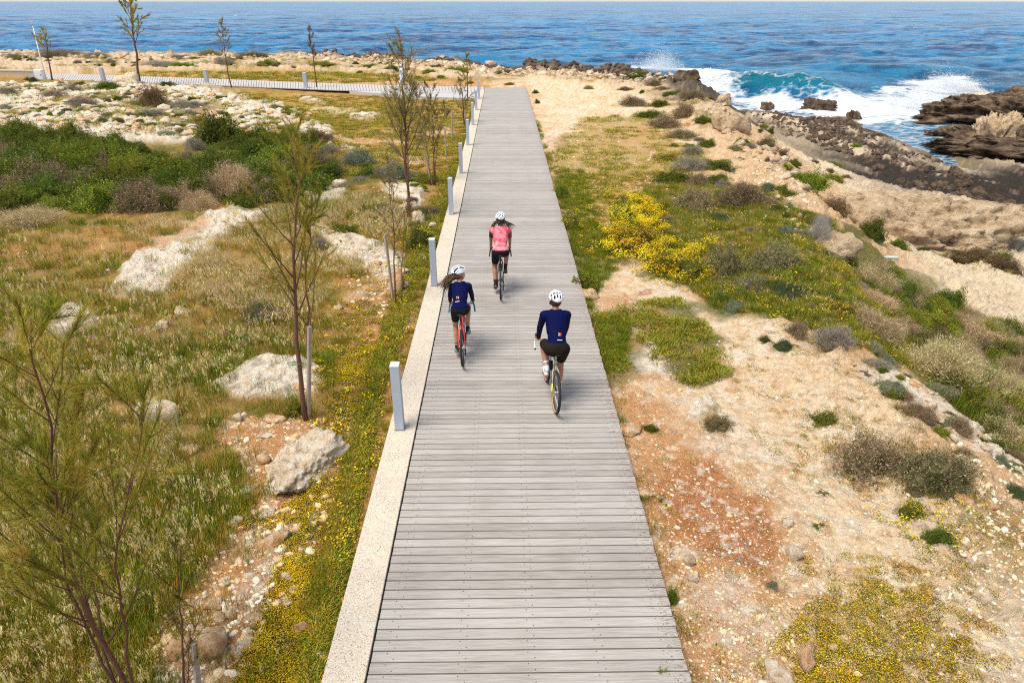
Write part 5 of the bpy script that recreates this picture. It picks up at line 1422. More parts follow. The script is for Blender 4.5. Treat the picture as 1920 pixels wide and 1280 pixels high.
ST = {}
def strew(kind, pts, smin, smax, grow=0.012):
    n = len(pts); s = rng.uniform(smin, smax, n) * (1 + grow * np.clip(pts[:, 1] - 6, 0, 60))
    ST.setdefault(kind, []).append((pts, s))
SLABS = [z[1] for z in ZONES if z[0] == 'white']
RUB = [(420, 770), (560, 780), (640, 800), (660, 900), (600, 1000), (560, 1100), (480, 1230), (430, 1400), (280, 1400), (280, 1200), (360, 1110), (440, 1000), (490, 930), (410, 830)]
BR = [(640, 560), (735, 520), (785, 570), (745, 660), (720, 740), (690, 850), (640, 840), (600, 780), (640, 700)]
LG = [(-350, 400), (300, 420), (560, 380), (700, 330), (832, 420), (845, 400), (700, 790), (590, 1290), (560, 1600), (-350, 1600)]
LN = [(-350, 640), (600, 640), (760, 620), (700, 790), (590, 1290), (560, 1600), (-350, 1600)]
ex = SLABS + [RUB, BR, [(640, 830), (705, 780), (740, 700), (700, 560), (760, 500), (800, 520), (600, 1290), (560, 1600), (400, 1600), (470, 1230), (600, 1000)]]
strew('green', sample(LG, 5600, ex, 1, 1.5, 33, -.14), .6, 1.25)
strew('green', sample(LN, 2600, ex, 1, 1.0, 35, -.14), .6, 1.3)
strew('dry', sample(LG, 1100, ex, 1, .9, 77, .02), .6, 1.2)
strew('dry', sample(LG, 3600, ex, 1, 1.6, 3, .0), .6, 1.25)
strew('oat', sample([(-350, 450), (200, 450), (560, 600), (540, 690), (380, 780), (420, 950), (200, 1200), (-350, 1600)], 2000, ex, 1, .5, 41, -.02), .8, 1.4)
strew('oat', sample(LG, 1700, ex, 1, .6, 13, .04), .7, 1.2)
strew('oatdry', sample([(-350, 600), (500, 640), (400, 800), (330, 900), (-350, 1300)], 1000, ex, 1, .5, 17, .02), .7, 1.25)
strew('oatdry', sample([(230, 430), (640, 380), (730, 380), (780, 420), (560, 620), (330, 560)], 1600, ex, 1, .9, 17, -.1), .6, 1.1)
# grass edge along the strip and deck
strew('short', sample([(700, 760), (820, 440), (870, 300), (850, 300), (760, 480), (690, 760), (590, 1180), (560, 1400), (590, 1400), (610, 1180)], 1800, ()), .8, 1.5)
strew('green', sample([(690, 780), (800, 470), (760, 520), (690, 680), (640, 900), (560, 1200), (620, 1080)], 480, (), 1, .7, 3, .0), .3, .7)
strew('dry', sample([(690, 780), (800, 470), (760, 520), (690, 680), (640, 900), (560, 1200), (620, 1080)], 600, (), 1, .7, 9, -.05), .3, .75)
# yellow ground flowers
YF = [[(270, 1010), (440, 960), (560, 870), (690, 830), (680, 920), (600, 1280), (560, 1500), (400, 1500), (480, 1150), (560, 980), (400, 1000), (330, 1120)], [(-200, 1180), (300, 1150), (300, 1500), (-200, 1500)],
      [(580, 690), (650, 660), (720, 640), (700, 700), (640, 740), (590, 730)], [(1490, 1140), (1600, 1080), (1720, 1100), (1820, 1200), (1790, 1400), (1500, 1400), (1500, 1260)]]
for P_, n in zip(YF, (1300, 700, 260, 240)): strew('yel', sample(P_, n, (), 1, .32, 5, .02), .5, 1.1); strew('yel2', sample(P_, int(n * 1.8), (), 1, .4, 15, -.08), .5, 1.15)
strew('yel', sample([(1400, 1040), (1640, 1040), (1860, 1120), (1900, 1300), (1560, 1340), (1420, 1260)], 500, (), 1, .3, 5, .06), .3, .8)
strew('yel2', sample([(640, 560), (790, 500), (840, 420), (800, 480), (700, 850), (560, 1400), (400, 1400), (600, 860)], 2600, (), 1, .6, 6, -.05), .6, 1.2)
strew('yel2', sample([(430, 175), (900, 185), (880, 280), (840, 340), (640, 330), (600, 240)], 2600, (), 1, 1.8, 8, -.1), .8, 1.5)
strew('yel', sample([(480, 180), (900, 187), (880, 300), (850, 330), (820, 330), (700, 220)], 900, (), 1, 1.2, 8, .05), .7, 1.2)
strew('yel2', sample([(1340, 620), (1500, 620), (1700, 780), (1880, 1000), (2000, 1300), (1500, 1300), (1560, 1000), (1400, 800)], 2400, (), 1, .5, 4, .02), .3, .75)
strew('yel2', sample([(1050, 330), (1250, 330), (1200, 500), (1120, 480), (1060, 420)], 900, (), 1, .8, 4, -.05), .6, 1.2)
strew('yel', sample([(1060, 340), (1280, 340), (1220, 480), (1120, 480), (1080, 440)], 420, (), 1, .8, 14, .02), .7, 1.2)
# right-hand greens
RG = [(1040, 320), (1090, 320), (1130, 430), (1180, 470), (1110, 560), (1110, 640), (1080, 520)]
strew('green', sample(RG, 900, ()), .45, .9)
RG2 = [(1160, 370), (1260, 340), (1440, 370), (1560, 430), (1640, 560), (1740, 700), (1700, 700), (1560, 650), (1440, 600), (1340, 580), (1290, 540), (1200, 480), (1130, 470)]
strew('green', sample(RG2, 3200, ()), .5, 1.0); strew('dry', sample(RG2, 1700, ()), .5, 1.0); strew('oat', sample(RG2, 300, (), 1, 1.2, 3, 0), .5, .8)
strew('green', sample([(1700, 560), (1960, 660), (2200, 820), (2200, 1080), (1960, 900), (1850, 830), (1740, 740)], 1500, ()), .7, 1.4)
RG3 = [(1110, 590), (1200, 565), (1270, 560), (1350, 640), (1370, 700), (1300, 725), (1240, 690), (1150, 600), (1180, 690), (1120, 720)]
strew('short', sample(RG3, 1500, (), 1, .6, 2, -.12), .7, 1.4)
strew('green', sample([(1120, 600), (1180, 590), (1180, 660), (1140, 700)], 260, ()), .35, .7)
TF = [(1020, 290), (1100, 220), (1200, 212), (1300, 270), (1340, 320), (1250, 340), (1160, 380), (1060, 380)]
strew('short', sample(TF, 1400, (), 1, 1.2, 2, -.05), .8, 1.6)
strew('short', sample([(430, 172), (905, 186), (850, 340), (640, 330), (560, 230)], 2600, (), 1, 1.6, 2, -.1), .9, 1.8)
strew('short', sample([(220, 136), (620, 136), (860, 150), (640, 156), (350, 146)], 700, ()), 1.2, 2.2)
strew('short', sample([(0, 160), (560, 190), (600, 270), (300, 260), (0, 250)], 1600, (), 1, 1.1, 31, .02), 1.0, 2.0)
strew('green', sample([(1700, 900), (1500, 930), (1450, 760), (1600, 800)], 60, ()), .2, .4)
strew('short', sample([(1170, 850), (1350, 850), (1900, 1290), (1280, 1290)], 110, ()), .4, 1.0)
# weeds pushing up along the deck edge
n = 260; yy = rng.uniform(3, 40, n); xx = rng.uniform(1.74, 1.9, n); keep = fbm(yy / 1.3, yy * 0, 2, 3) > -.12
strew('green', np.stack([xx, yy, zg(xx, yy)], -1)[keep], .35, .75)
n = 420; yy = rng.uniform(3, 44, n); xx = rng.uniform(-1.86, -1.72, n)
strew('green', np.stack([xx, yy, zg(xx, yy)], -1), .3, .6)
# litter and grass at the feet of the bushes
for (x0, y0, rx, ry, kd) in SKIRT:
    n = int(np.clip(40 * rx / (1 + y0 * .04), 6, 60)); a = rng.uniform(0, 6.28, n); q = rng.uniform(.75, 1.35, n)
    xx = x0 + rx * np.cos(a) * q; yy = y0 + ry * np.sin(a) * q; ok = ~((xx > -1.75) & (xx < 1.75))
    xx, yy = xx[ok], yy[ok]; P_ = np.stack([xx, yy, zg(xx, yy) - .01], -1); h = len(P_) // 2
    sc = min(1.0, .35 + rx * .9)
    strew('short', P_[:h], .5 * sc, 1.3 * sc); strew('dry' if kd in ('brown', 'grey', 'dry', 'redbrown') else 'green', P_[h:], .35 * sc, .9 * sc)
# daisies and pink thistles
for PP, nn_ in (([(1140, 370), (1230, 370), (1260, 470), (1340, 470), (1350, 530), (1240, 540), (1130, 480)], 170), ([(1180, 380), (1225, 380), (1250, 440), (1150, 440)], 70)):
    strew('yelb', sample(PP, nn_, (), 1, .8, 21, -.15), .7, 1.25)
strew('daisy', sample([(590, 300), (700, 400), (800, 430), (740, 800), (640, 1100), (560, 1000), (600, 640)], 160, ()), .6, 1.0)
strew('daisy', sample([(1060, 330), (1560, 450), (1760, 700), (1560, 660), (1300, 560), (1080, 480)], 520, ()), .6, 1.0)
strew('daisy', sample([(1600, 930), (1850, 960), (1800, 1060), (1680, 1040)], 40, ()), .5, .8)
strew('pink', sample([(-50, 450), (150, 450), (560, 520), (560, 640), (420, 640), (0, 700)], 90, ()), .6, 1.0)
LBL = dict(green=('grass', 'green grass growing in tufts on both sides of the boardwalk', T_green), dry=('dry_grass', 'straw-yellow dry grass between the green tufts', T_dry), oat=('wild_oats', 'wild oats with pale drooping heads left of the boardwalk', T_oat),
           oatdry=('ripe_oats', 'ripe bleached oats in pale swathes', T_oatdry), short=('turf', 'short creeping turf on poor soil', T_short), yel=('yellow_ground_flowers', 'carpet of tiny yellow ground flowers', T_yel),
           yel2=('sparse_ground_flowers', 'sparse brownish mats with few yellow flowers', T_yel2), yelb=('yellow_blossoms', 'loose drifts of yellow blossoms around the flowering bushes', T_yelb), daisy=('daisies', 'scattered yellow daisies among the grass', T_daisy), pink=('thistle_flowers', 'scattered pink thistle flowers in the grass', T_pink))
for k, L_ in ST.items():
    pts = np.concatenate([a for a, s in L_]); s = np.concatenate([s for a, s in L_]); nm, lb, pr = LBL[k]
    gn_scatter(nm, lb, pts, rng.uniform(0, 6.28, len(pts)), s, rng.integers(0, len(pr), len(pts)), pr)
# thickets: continuous scrub that reads as one mass
def thicket(name, label, polys, kinds_, smin, smax):
    pr = [m for k in kinds_ for m in KIND[k]]
    pts = np.concatenate([sample(p, n, ()) for p, n in polys]); n = len(pts)
    r = rng.uniform(smin, smax, n)
    gn_scatter(name, label, pts - np.array([0, 0, .05]), rng.uniform(0, 6.28, n), np.stack([r, r * rng.uniform(.8, 1.1, n), r * rng.uniform(.55, 1.15, n)], -1), rng.integers(0, len(pr), n), pr)
thicket('thicket_undergrowth', 'dense yellow-green thorny thicket covering the ground at the left', [([(-400, 290), (100, 300), (250, 318), (420, 300), (600, 310), (640, 345), (560, 375), (380, 390), (150, 392), (-400, 420)], 330)], ('fresh', 'green', 'green', 'green', 'brown'), .30, 1.05)
thicket('thicket_back', 'dark evergreen scrub along the back of the thicket', [([(-400, 255), (60, 252), (200, 276), (330, 296), (300, 312), (110, 300), (-400, 300)], 110), ([(420, 262), (600, 268), (610, 290), (430, 295)], 26)], ('green',), .5, .9)
thicket('bank_undergrowth', 'mixed green and brown scrub covering the bank below the path', [([(1600, 470), (1700, 540), (1830, 620), (1960, 680), (2200, 800), (2200, 1000), (1960, 870), (1870, 840), (1760, 740), (1690, 640), (1620, 560)], 300)], ('green', 'fresh', 'redbrown', 'dry'), .28, .55)
# pebbles
def pebs(polys, dark=False):
    A = []; S = []
    for p, n, a, b in polys:
        q = sample(p, n, ()); A.append(q); S.append(a * (b / a) ** (rng.random(len(q)) ** 2.2) * (1 + .015 * np.clip(q[:, 1] - 6, 0, 50)))
    return np.concatenate(A), np.concatenate(S)
RS = [(1150, 720), (1340, 640), (1500, 640), (1700, 790), (1900, 1000), (2050, 1300), (2050, 1400), (1290, 1400), (1170, 850)]
A, S = pebs([(RS, 15000, .008, .030), (RS, 420, .02, .055), ([(1760, 800), (1850, 850), (2000, 960), (2000, 1100), (1850, 1000)], 380, .02, .07), (RUB, 3400, .007, .035), (RUB, 480, .03, .085), (BR, 700, .008, .035), ([(1240, 880), (1500, 900), (1480, 1300), (1250, 1300)], 1200, .007, .03),
             ([(1780, 900), (1950, 920), (2000, 1200), (1800, 1060)], 420, .012, .05), ([(1400, 300), (1500, 340), (1560, 470), (1500, 470), (1420, 380)], 700, .02, .10), ([(1000, 165), (1200, 180), (1300, 400), (1060, 400)], 900, .012, .05),
             ([(0, 900), (300, 1100), (300, 1400), (0, 1400)], 160, .02, .06), ([(590, 420), (790, 560), (760, 640), (600, 480)], 500, .015, .06), ([(560, 1000), (640, 900), (690, 830), (600, 1300)], 300, .01, .035)])
gn_scatter('pebbles', 'loose pale and ochre pebbles on the bare soil', A, rng.uniform(0, 6.28, len(A)), S, rng.integers(0, 7, len(A)), PB, (rng.normal(size=len(A)) * .3, rng.normal(size=len(A)) * .3))
A, S = pebs([(RS, 900, .006, .016), ([(1330, 1010), (1430, 1020), (1430, 1080), (1350, 1080)], 130, .014, .03)])
gn_scatter('slate_pebbles', 'small dark grey pebbles on the sandy path', A, rng.uniform(0, 6.28, len(A)), S, rng.integers(0, 3, len(A)), PBd)

# low scrub and broken rock that nobody could count
def low(name, label, polys, kinds_, smin, smax, flat=(.5, .8)):
    pr = [m for k in kinds_ for m in KIND[k]]
    pts = np.concatenate([sample(p, n, (), 1, pt, 61, -.05) for p, n, pt in polys]); n = len(pts); r = rng.uniform(smin, smax, n) * (1 + .012 * np.clip(pts[:, 1] - 10, 0, 60))
    gn_scatter(name, label, pts, rng.uniform(0, 6.28, n), np.stack([r, r * rng.uniform(.6, 1.1, n), r * rng.uniform(*flat, n)], -1), rng.integers(0, len(pr), n), pr)
low('low_scrub', 'small low scrub dotted over rock and poor soil', [([(1170, 165), (1330, 175), (1480, 290), (1560, 460), (1460, 430), (1280, 300), (1150, 200)], 110, 3), ([(0, 160), (330, 165), (560, 200), (620, 260), (400, 262), (0, 250)], 210, 2.5), ([(0, 112), (560, 112), (950, 135), (900, 158), (560, 132), (0, 130)], 90, 5),
    ([(1180, 360), (1540, 430), (1720, 700), (1560, 640), (1300, 560), (1180, 460)], 130, 2), ([(600, 290), (780, 320), (830, 420), (700, 420), (560, 380)], 60, 2), ([(1640, 690), (1900, 860), (1920, 960), (1760, 830), (1600, 720)], 40, 1.5)], ('green', 'brown', 'grey', 'cushion', 'silver', 'fresh'), .10, .26)
RM = [rock_mesh('broken_rock', 1, .8, .6, 300 + i, m, 7, .3, 1.5, .5, .25) for i, m in enumerate([M_tan, M_tan, M_lime, M_tan])]
RMD = [rock_mesh('broken_rock', 1, .8, .8, 320 + i, M_drk, 7, .35, 1.5, .5, .3) for i in range(3)]
RML = [rock_mesh('broken_rock', 1, .8, .45, 340 + i, m, 8, .3, 1.5, .5, .3) for i, m in enumerate([M_lime, M_lime, M_limeo])]
def rubble(name, label, polys, pr):
    P_ = []; S_ = []
    for p, n, a, b in polys:
        q = sample(p, n, ()); P_.append(q); S_.append(a * (b / a) ** (rng.random(len(q)) ** 1.8))
    P_ = np.concatenate(P_); S_ = np.concatenate(S_); n = len(P_)
    gn_scatter(name, label, P_, rng.uniform(0, 6.28, n), S_, rng.integers(0, len(pr), n), pr, (rng.normal(size=n) * .2, rng.normal(size=n) * .2))
rubble('coast_rubble', 'broken tan rock along the far shore', [([(560, 108), (760, 116), (1000, 134), (1180, 150), (1300, 172), (1250, 168), (1100, 150), (900, 138), (640, 118)], 520, .14, .5), ([(0, 106), (640, 108), (640, 118), (0, 116)], 120, .2, .6), ([(1330, 190), (1480, 290), (1540, 400), (1440, 330), (1330, 230)], 220, .08, .35)], RM)
rubble('black_rubble', 'black wave-worn rock at the edge of the far shore', [([(600, 103), (760, 108), (1000, 126), (1180, 140), (1300, 158), (1300, 166), (1100, 143), (900, 128), (600, 108)], 800, .14, .46), ([(1400, 212), (1600, 226), (1800, 330), (1900, 400), (1700, 350), (1500, 250)], 260, .12, .45), ([(1385, 206), (1600, 228), (1640, 270), (1560, 290), (1480, 255), (1400, 228)], 420, .08, .35)], RMD)
rubble('limestone_rubble', 'broken white limestone scattered over the flats and banks', [([(0, 160), (330, 165), (560, 200), (620, 260), (400, 262), (0, 250)], 420, .12, .5), ([(1590, 690), (1760, 758), (1930, 868), (2000, 940), (2000, 1000), (1830, 856), (1650, 742)], 170, .05, .16), ([(595, 430), (760, 495), (772, 545), (690, 500)], 60, .06, .16), (RUB, 60, .05, .12), ([(0, 450), (560, 430), (700, 560), (560, 760), (300, 700), (0, 900)], 46, .06, .20), ([(0, 900), (420, 1000), (300, 1280), (0, 1280)], 30, .04, .11), ([(700, 350), (800, 350), (800, 440), (720, 400)], 30, .06, .2)], RML)
# ------------------------------------------------------------ saplings (wind-swept, feathery)
NEED = dict(green=[(.28, .27, .03), (.15, .18, .02), (.42, .35, .05), (.50, .33, .07)], brown=[(.33, .22, .11), (.42, .29, .15), (.24, .19, .07), (.20, .20, .06)])
def sapling(bx, by, tx, ty, spread, label, nb=10, cs=.35, stems=1, needles=6000, nlen=.09, pal='green', rad=.03, lean=0.0, far=False, bend=(0, 0), ups=1.0, seed=1, group='slender saplings planted along the boardwalk', nw=.006, dens=1.0, bark=None):
    b, v = obj_at(bx, by, tx, ty)
    rs = np.random.default_rng(seed)
    root = link('sapling', None, None, b); tag(root, label, 'tree', group)
    H = v.length; bm = bark or M_bark
    NP = []; ND = []
    def path(p, d, L, n, r0, r1, curve=.12, up=.25):
        P = [np.array(p, float)]; d = np.array(d, float); d /= np.linalg.norm(d)
        for i in range(n):
            d = d + rs.normal(size=3) * curve / n * 2 + np.array([0, 0, up / n]); d /= np.linalg.norm(d); P.append(P[-1] + d * L / n)
        return np.array(P), np.linspace(r0, r1, n + 1)
    vt = np.array(v)
    for s in range(stems):
        off = np.array([0, 0, 0.]) if s == 0 else np.array([rs.normal() * .06, rs.normal() * .05, 0])
        tgt = vt * (1 if s == 0 else rs.uniform(.6, .9)) + (0 if s == 0 else 1) * np.array([rs.normal() * spread * .26, rs.normal() * spread * .26, 0])
        n = 14; t = np.linspace(0, 1, n)[:, None]
        w = np.array([bend[0], bend[1], 0]) * np.sin(np.pi * t) * H
        P = off + tgt * t + w + np.cumsum(rs.normal(size=(n, 3)), 0) * .008 * H * np.array([1, 1, 0]) * t ** .5
        P[0] = off - np.array([0, 0, .08])
        rd = rad * (1 if s == 0 else .6) * (1 - t[:, 0] * .86)
        mb = MB(); mb.tube(P, rd, 7 if not far else 5); link('trunk', mb.build('trunk', bm, True), root)
        for k in range(nb if s == 0 else max(3, nb // 2)):
            f = cs + (1 - cs) * (k + rs.random()) / nb * .97 if s == 0 else rs.uniform(.35, .95)
            i = f * (n - 1); i0 = int(i); p = P[i0] * (1 - i + i0) + P[min(i0 + 1, n - 1)] * (i - i0)
            az = k * 2.4 + rs.normal() * .4
            el = R(rs.uniform(48, 68)) * ups
            L = spread * (1.15 - .75 * (f - cs) / (1 - cs)) * rs.uniform(.75, 1.2) / max(math.cos(el), .45) * .8
            d = np.array([math.cos(az) * math.cos(el) + lean, math.sin(az) * math.cos(el), math.sin(el)])
            r0 = np.interp(f, np.linspace(0, 1, n), rd) * .55
            B, br = path(p, d, L, 7, max(r0, .004), .0025)
            mb = MB(); mb.tube(B, br, 5 if not far else 4)
            subs = 6 if not far else 4
            for q in range(subs):
                g = rs.uniform(.2, .95); j = g * 7; j0 = int(j); sp = B[j0] * (1 - j + j0) + B[min(j0 + 1, 7)] * (j - j0)
                bd = B[min(j0 + 1, 7)] - B[max(j0 - 1, 0)]; bd = bd / (np.linalg.norm(bd) + 1e-9)
                sd_ = bd + rs.normal(size=3) * .62 + np.array([0, 0, .1]); S, sr = path(sp, sd_, L * rs.uniform(.25, .5), 4, .003, .0015, .2, .1)
                mb.tube(S, sr if not far else sr * 2, 3, caps=False)
                m = max(4, int(needles / (nb * subs * (1 + .5 * (stems - 1)))))
                gg = rs.random(m) ** .8 * 4; g0 = np.minimum(gg.astype(int), 3); q_ = S[g0] * (1 - gg + g0)[:, None] + S[g0 + 1] * (gg - g0)[:, None]
                dd = S[-1] - S[0]; dd /= np.linalg.norm(dd)
                NP.append(q_ + rs.normal(size=(m, 3)) * .006); ND.append(np.repeat(dd[None], m, 0) + rs.normal(size=(m, 3)) * .42)
            link('branch', mb.build('branch', bm, True), root)
            m = int(needles * .25 / nb); gg = (.35 + .65 * rs.random(m)) * 7; g0 = np.minimum(gg.astype(int), 6)
            NP.append(B[g0] * (1 - gg + g0)[:, None] + B[g0 + 1] * (gg - g0)[:, None]); ND.append(np.repeat((B[-1] - B[0])[None] / L, m, 0) + rs.normal(size=(m, 3)) * .45)
    p = np.concatenate(NP); d = np.concatenate(ND); d[:, 2] += .1; d /= np.linalg.norm(d, axis=1, keepdims=True)
    V = tri_leaves(p, nlen, nlen / nw, d * 9, .35)
    pc = np.array(NEED[pal]); nzc = fbm3(p[:, 0] * 3, p[:, 1] * 3, p[:, 2] * 3, 2, seed)
    ci = np.clip(((nzc + 1) / 2 * len(pc) + rs.normal(size=len(p)) * .7).astype(int), 0, len(pc) - 1)
    me = mesh_np('crown', V, np.arange(len(V)).reshape(-1, 3), [M_leaf], None, False, fattrs={'tint': pc[ci] * (.85 + .3 * rs.random((len(p), 1)))})
    link('crown', me, root)
    return root
sapling(272, 1345, 62, 585, .74, 'nearest sapling, tall feathery and green with several red-brown stems', 20, .20, 4, 26000, .085, 'green', .026, seed=3, bend=(-.06, 0), nw=.0030, group='feathery saplings')
sapling(340, 1330, 362, 1000, .30, 'thin nearly bare sapling beside the square grey stake', 7, .25, 2, 900, .05, 'green', .014, seed=5)
sapling(574, 786, 540, 250, .64, 'sapling tied to an upright grey stake, trunk bare below a feathery crown', 17, .38, 2, 10000, .085, 'green', .042, seed=8, bend=(-.015, 0), nw=.0038)
sapling(742, 570, 733, 302, .42, 'thin sapling with a bare stem beside a stake, left of the second bollard', 7, .45, 3, 1600, .07, 'brown', .020, seed=12)
sapling(770, 406, 752, 85, .95, 'tall forked sapling, the highest one left of the deck', 16, .42, 2, 9000, .12, 'green', .045, seed=14, bend=(-.02, 0), pal2=None, nw=.009) if False else sapling(770, 406, 752, 85, .85, 'tall forked sapling, the highest one left of the deck', 20, .36, 3, 6000, .12, 'brown', .045, seed=14, bend=(-.01, 0), nw=.009)
sapling(814, 347, 810, 165, .55, 'multi-stemmed brown sapling with a leaning stake', 10, .35, 4, 2600, .10, 'brown', .030, seed=15, nw=.010)
sapling(870, 236, 868, 142, .50, 'brown sapling near the last bollards, its crown spreading low', 8, .35, 2, 1200, .12, 'brown', .04, seed=16, far=True, nw=.014)
sapling(877, 190, 875, 96, .42, 'slim dark sapling in front of the big square tan rock', 10, .30, 1, 1300, .12, 'green', .045, seed=17, far=True, nw=.014)
sapling(850, 190, 851, 160, .20, 'very small twiggy sapling on the turf near the apron of the path', 5, .3, 1, 200, .10, 'brown', .02, seed=18, far=True)
sapling(779, 207, 783, 165, .35, 'small brushy sapling right of the tall forked one', 6, .3, 3, 500, .12, 'brown', .02, seed=19, far=True, nw=.012)
sapling(594, 168, 584, 52, .40, 'bare reddish sapling by the third path bollard', 12, .45, 1, 1600, .14, 'brown', .055, seed=20, far=True, nw=.018)
sapling(434, 162, 413, 42, .60, 'leaning reddish sapling by the second path bollard', 12, .45, 1, 1900, .14, 'brown', .055, seed=21, far=True, bend=(-.02, 0), nw=.018)
sapling(262, 156, 236, -30, 1.0, 'tallest far sapling, leaning left and reaching above the horizon', 18, .38, 1, 5200, .18, 'green', .10, seed=22, far=True, bend=(.015, 0), nw=.022)
sapling(98, 151, 86, 62, .75, 'small sapling with a wind-bent crown beside the white pole', 10, .45, 1, 1700, .16, 'green', .07, seed=23, far=True, lean=-.25, nw=.02)

# ------------------------------------------------------------ spray where the waves break
def spray(name, label, blobs):
    A = []
    for (px, py, z0, sx, sy, sz, n) in blobs:
        p = on_plane([px], [py], SEA_Z)[0]
        q = rng.normal(size=(n, 3)) * np.array([sx, sy, 1]); hgt = np.abs(rng.normal(size=n)) * sz * np.exp(-(q[:, 0] / sx) ** 2 * .35)
        q[:, 2] = SEA_Z + z0 + hgt * (.6 + .7 * (fbm(q[:, 0] * 1.3, q[:, 1], 3, 3) + .5)); q[:, 0] += p[0]; q[:, 1] += p[1]; A.append(q)
    p = np.concatenate(A); s = (.018 + .036 * rng.random((len(p), 1)) ** 2.5)
    V = tri_leaves(p, s * 1.6, 1.2)
    m = mat(name + '_white', (.86, .89, .92), rough=.5, var=0, bump=0, trans=.45)
    o = link(name, mesh_np(name, V, np.arange(len(V)).reshape(-1, 3), [m])); tag(o, label, kind='stuff')
spray('sea_spray', 'white spray thrown up behind the black shore rocks', [(1240, 157, .4, 1.9, 1.2, 1.6, 52000), (1218, 154, .3, 2.6, 1.2, 1.4, 26000), (1300, 168, 0, 1.8, .8, .45, 8000)])
spray('breaker_foam', 'foaming crest of the breaking wave', [(1335, 173, .3, 1.7, .9, .85, 22000), (1312, 174, .0, 1.7, 1.0, .6, 14000), (1370, 172, 1.1, 1.6, .5, .35, 5000)])
spray('wave_splash', 'splash of a wave against the brown rock mass', [(1718, 208, 0, 1.6, 1.0, .7, 18000), (1768, 180, .7, 1.5, .8, .75, 24000), (1806, 182, .6, 1.0, .8, .6, 12000), (1735, 192, .2, 2.2, 1.2, .9, 9000)])
# ------------------------------------------------------------ people
M_skin = mat('skin', (.46, .23, .14), rough=.55, var=.06, nscale=12, bump=.1)
M_skin2 = mat('skin_tanned', (.36, .17, .10), rough=.55, var=.06, nscale=12, bump=.1)
M_navy = mat('navy_jersey', (.002, .0045, .048), rough=.8, var=.12, nscale=9, bump=.5, bscale=9, bdist=.02)
M_navyarm = mat('dark_navy_sleeve', (.009, .010, .035), rough=.8, var=.1, bump=.5, bscale=14, bdist=.015)
M_black = mat('black_lycra', (.012, .012, .016), rough=.7, var=.1, bump=.4, bscale=12, bdist=.01)
M_blackb = mat('dark_brown_shorts', (.016, .012, .011), rough=.85, var=.15, bump=.6, bscale=10, bdist=.02)
M_pink = mat('pink_jersey', (.66, .16, .19), rough=.8, var=.0, bump=.4, bscale=10, bdist=.015)
for _m in (M_navy, M_navyarm, M_black, M_blackb, M_pink): _m.node_tree.nodes['Principled BSDF'].inputs['Specular IOR Level'].default_value = .08
def _pinkpat():
    nt = M_pink.node_tree; b = nt.nodes['Principled BSDF']; tc = _nd(nt, 'ShaderNodeTexCoord')
    n = _nd(nt, 'ShaderNodeTexNoise', Scale=5.0, Detail=2.0, Distortion=1.2); nt.links.new(tc.outputs['Object'], n.inputs['Vector'])
    r = _nd(nt, 'ShaderNodeValToRGB'); e = r.color_ramp.elements; e[0].position = .42; e[0].color = (.62, .10, .14, 1); e[1].position = .72; e[1].color = (.80, .42, .44, 1)
    nt.links.new(n.outputs['Fac'], r.inputs[0]); nt.links.new(r.outputs[0], b.inputs['Base Color'])
_pinkpat()
M_maroon = mat('maroon_sleeve', (.26, .03, .06), rough=.8, bump=.3, bscale=14)
M_maroon2 = mat('dark_maroon_sleeve', (.10, .012, .03), rough=.8, bump=.3, bscale=14)
M_shell = mat('white_helmet_shell', (.74, .79, .84), rough=.3, var=.02, bump=0, coat=.3)
M_liner = mat('black_helmet_liner', (.012, .012, .014), rough=.8, bump=0)
M_hair = mat('dark_brown_hair', (.045, .024, .016), rough=.55, var=.3, nscale=40, bump=0)
M_hair2 = mat('wavy_brown_hair', (.12, .065, .04), rough=.55, var=.35, nscale=40, bump=0)
M_sockb = mat('black_sock', (.015, .015, .018), rough=.9, bump=0)
M_sockw = mat('white_sock', (.72, .74, .80), rough=.9, bump=0)
M_red = mat('coral_red', (.72, .06, .06), rough=.45, var=.04, bump=0, coat=.2)
M_teal = mat('teal', (.03, .30, .36), rough=.6, bump=0)
M_sole = mat('gum_sole', (.42, .22, .09), rough=.7, bump=0)
M_grn = mat('dark_green_suede', (.02, .12, .09), rough=.8, bump=0)
M_white2 = mat('plain_white', (.80, .80, .80), rough=.6, bump=0, var=0)
M_orange = mat('logo_orange', (.80, .18, .04), rough=.6, bump=0, var=0)
M_blk = mat('black_rubber', (.018, .018, .02), rough=.75, var=.1, bump=.2)
M_rim = mat('dark_rim', (.035, .035, .04), rough=.35, bump=0)
M_steel = mat('brushed_steel', (.55, .54, .52), rough=.35, metal=.9, bump=0)
M_darkm = mat('dark_metal', (.05, .05, .055), rough=.4, metal=.5, bump=0)
M_raw = mat('raw_titanium_frame', (.48, .46, .43), rough=.4, metal=.6, bump=0)
M_yelf = mat('yellow_frame_paint', (.75, .66, .10), rough=.4, bump=0)
M_tealtape = mat('teal_bar_tape', (.02, .16, .17), rough=.8, bump=0)
M_whtape = mat('cream_bar_tape', (.72, .68, .60), rough=.8, bump=0)
M_tanwall = mat('tan_tyre_wall', (.45, .27, .13), rough=.8, bump=0)
M_lbl = mat('blue_stripe', (.08, .30, .60), rough=.8, bump=0)
M_eye = mat('eye_white', (.75, .73, .70), rough=.3, bump=0)
M_iris = mat('dark_iris', (.03, .02, .015), rough=.2, bump=0)
M_lip = mat('lips', (.48, .16, .13), rough=.5, bump=0)
M_lgrey = mat('pale_grey_cloth', (.56, .57, .60), rough=.9, var=.12, bump=.5, bscale=14, bdist=.015)

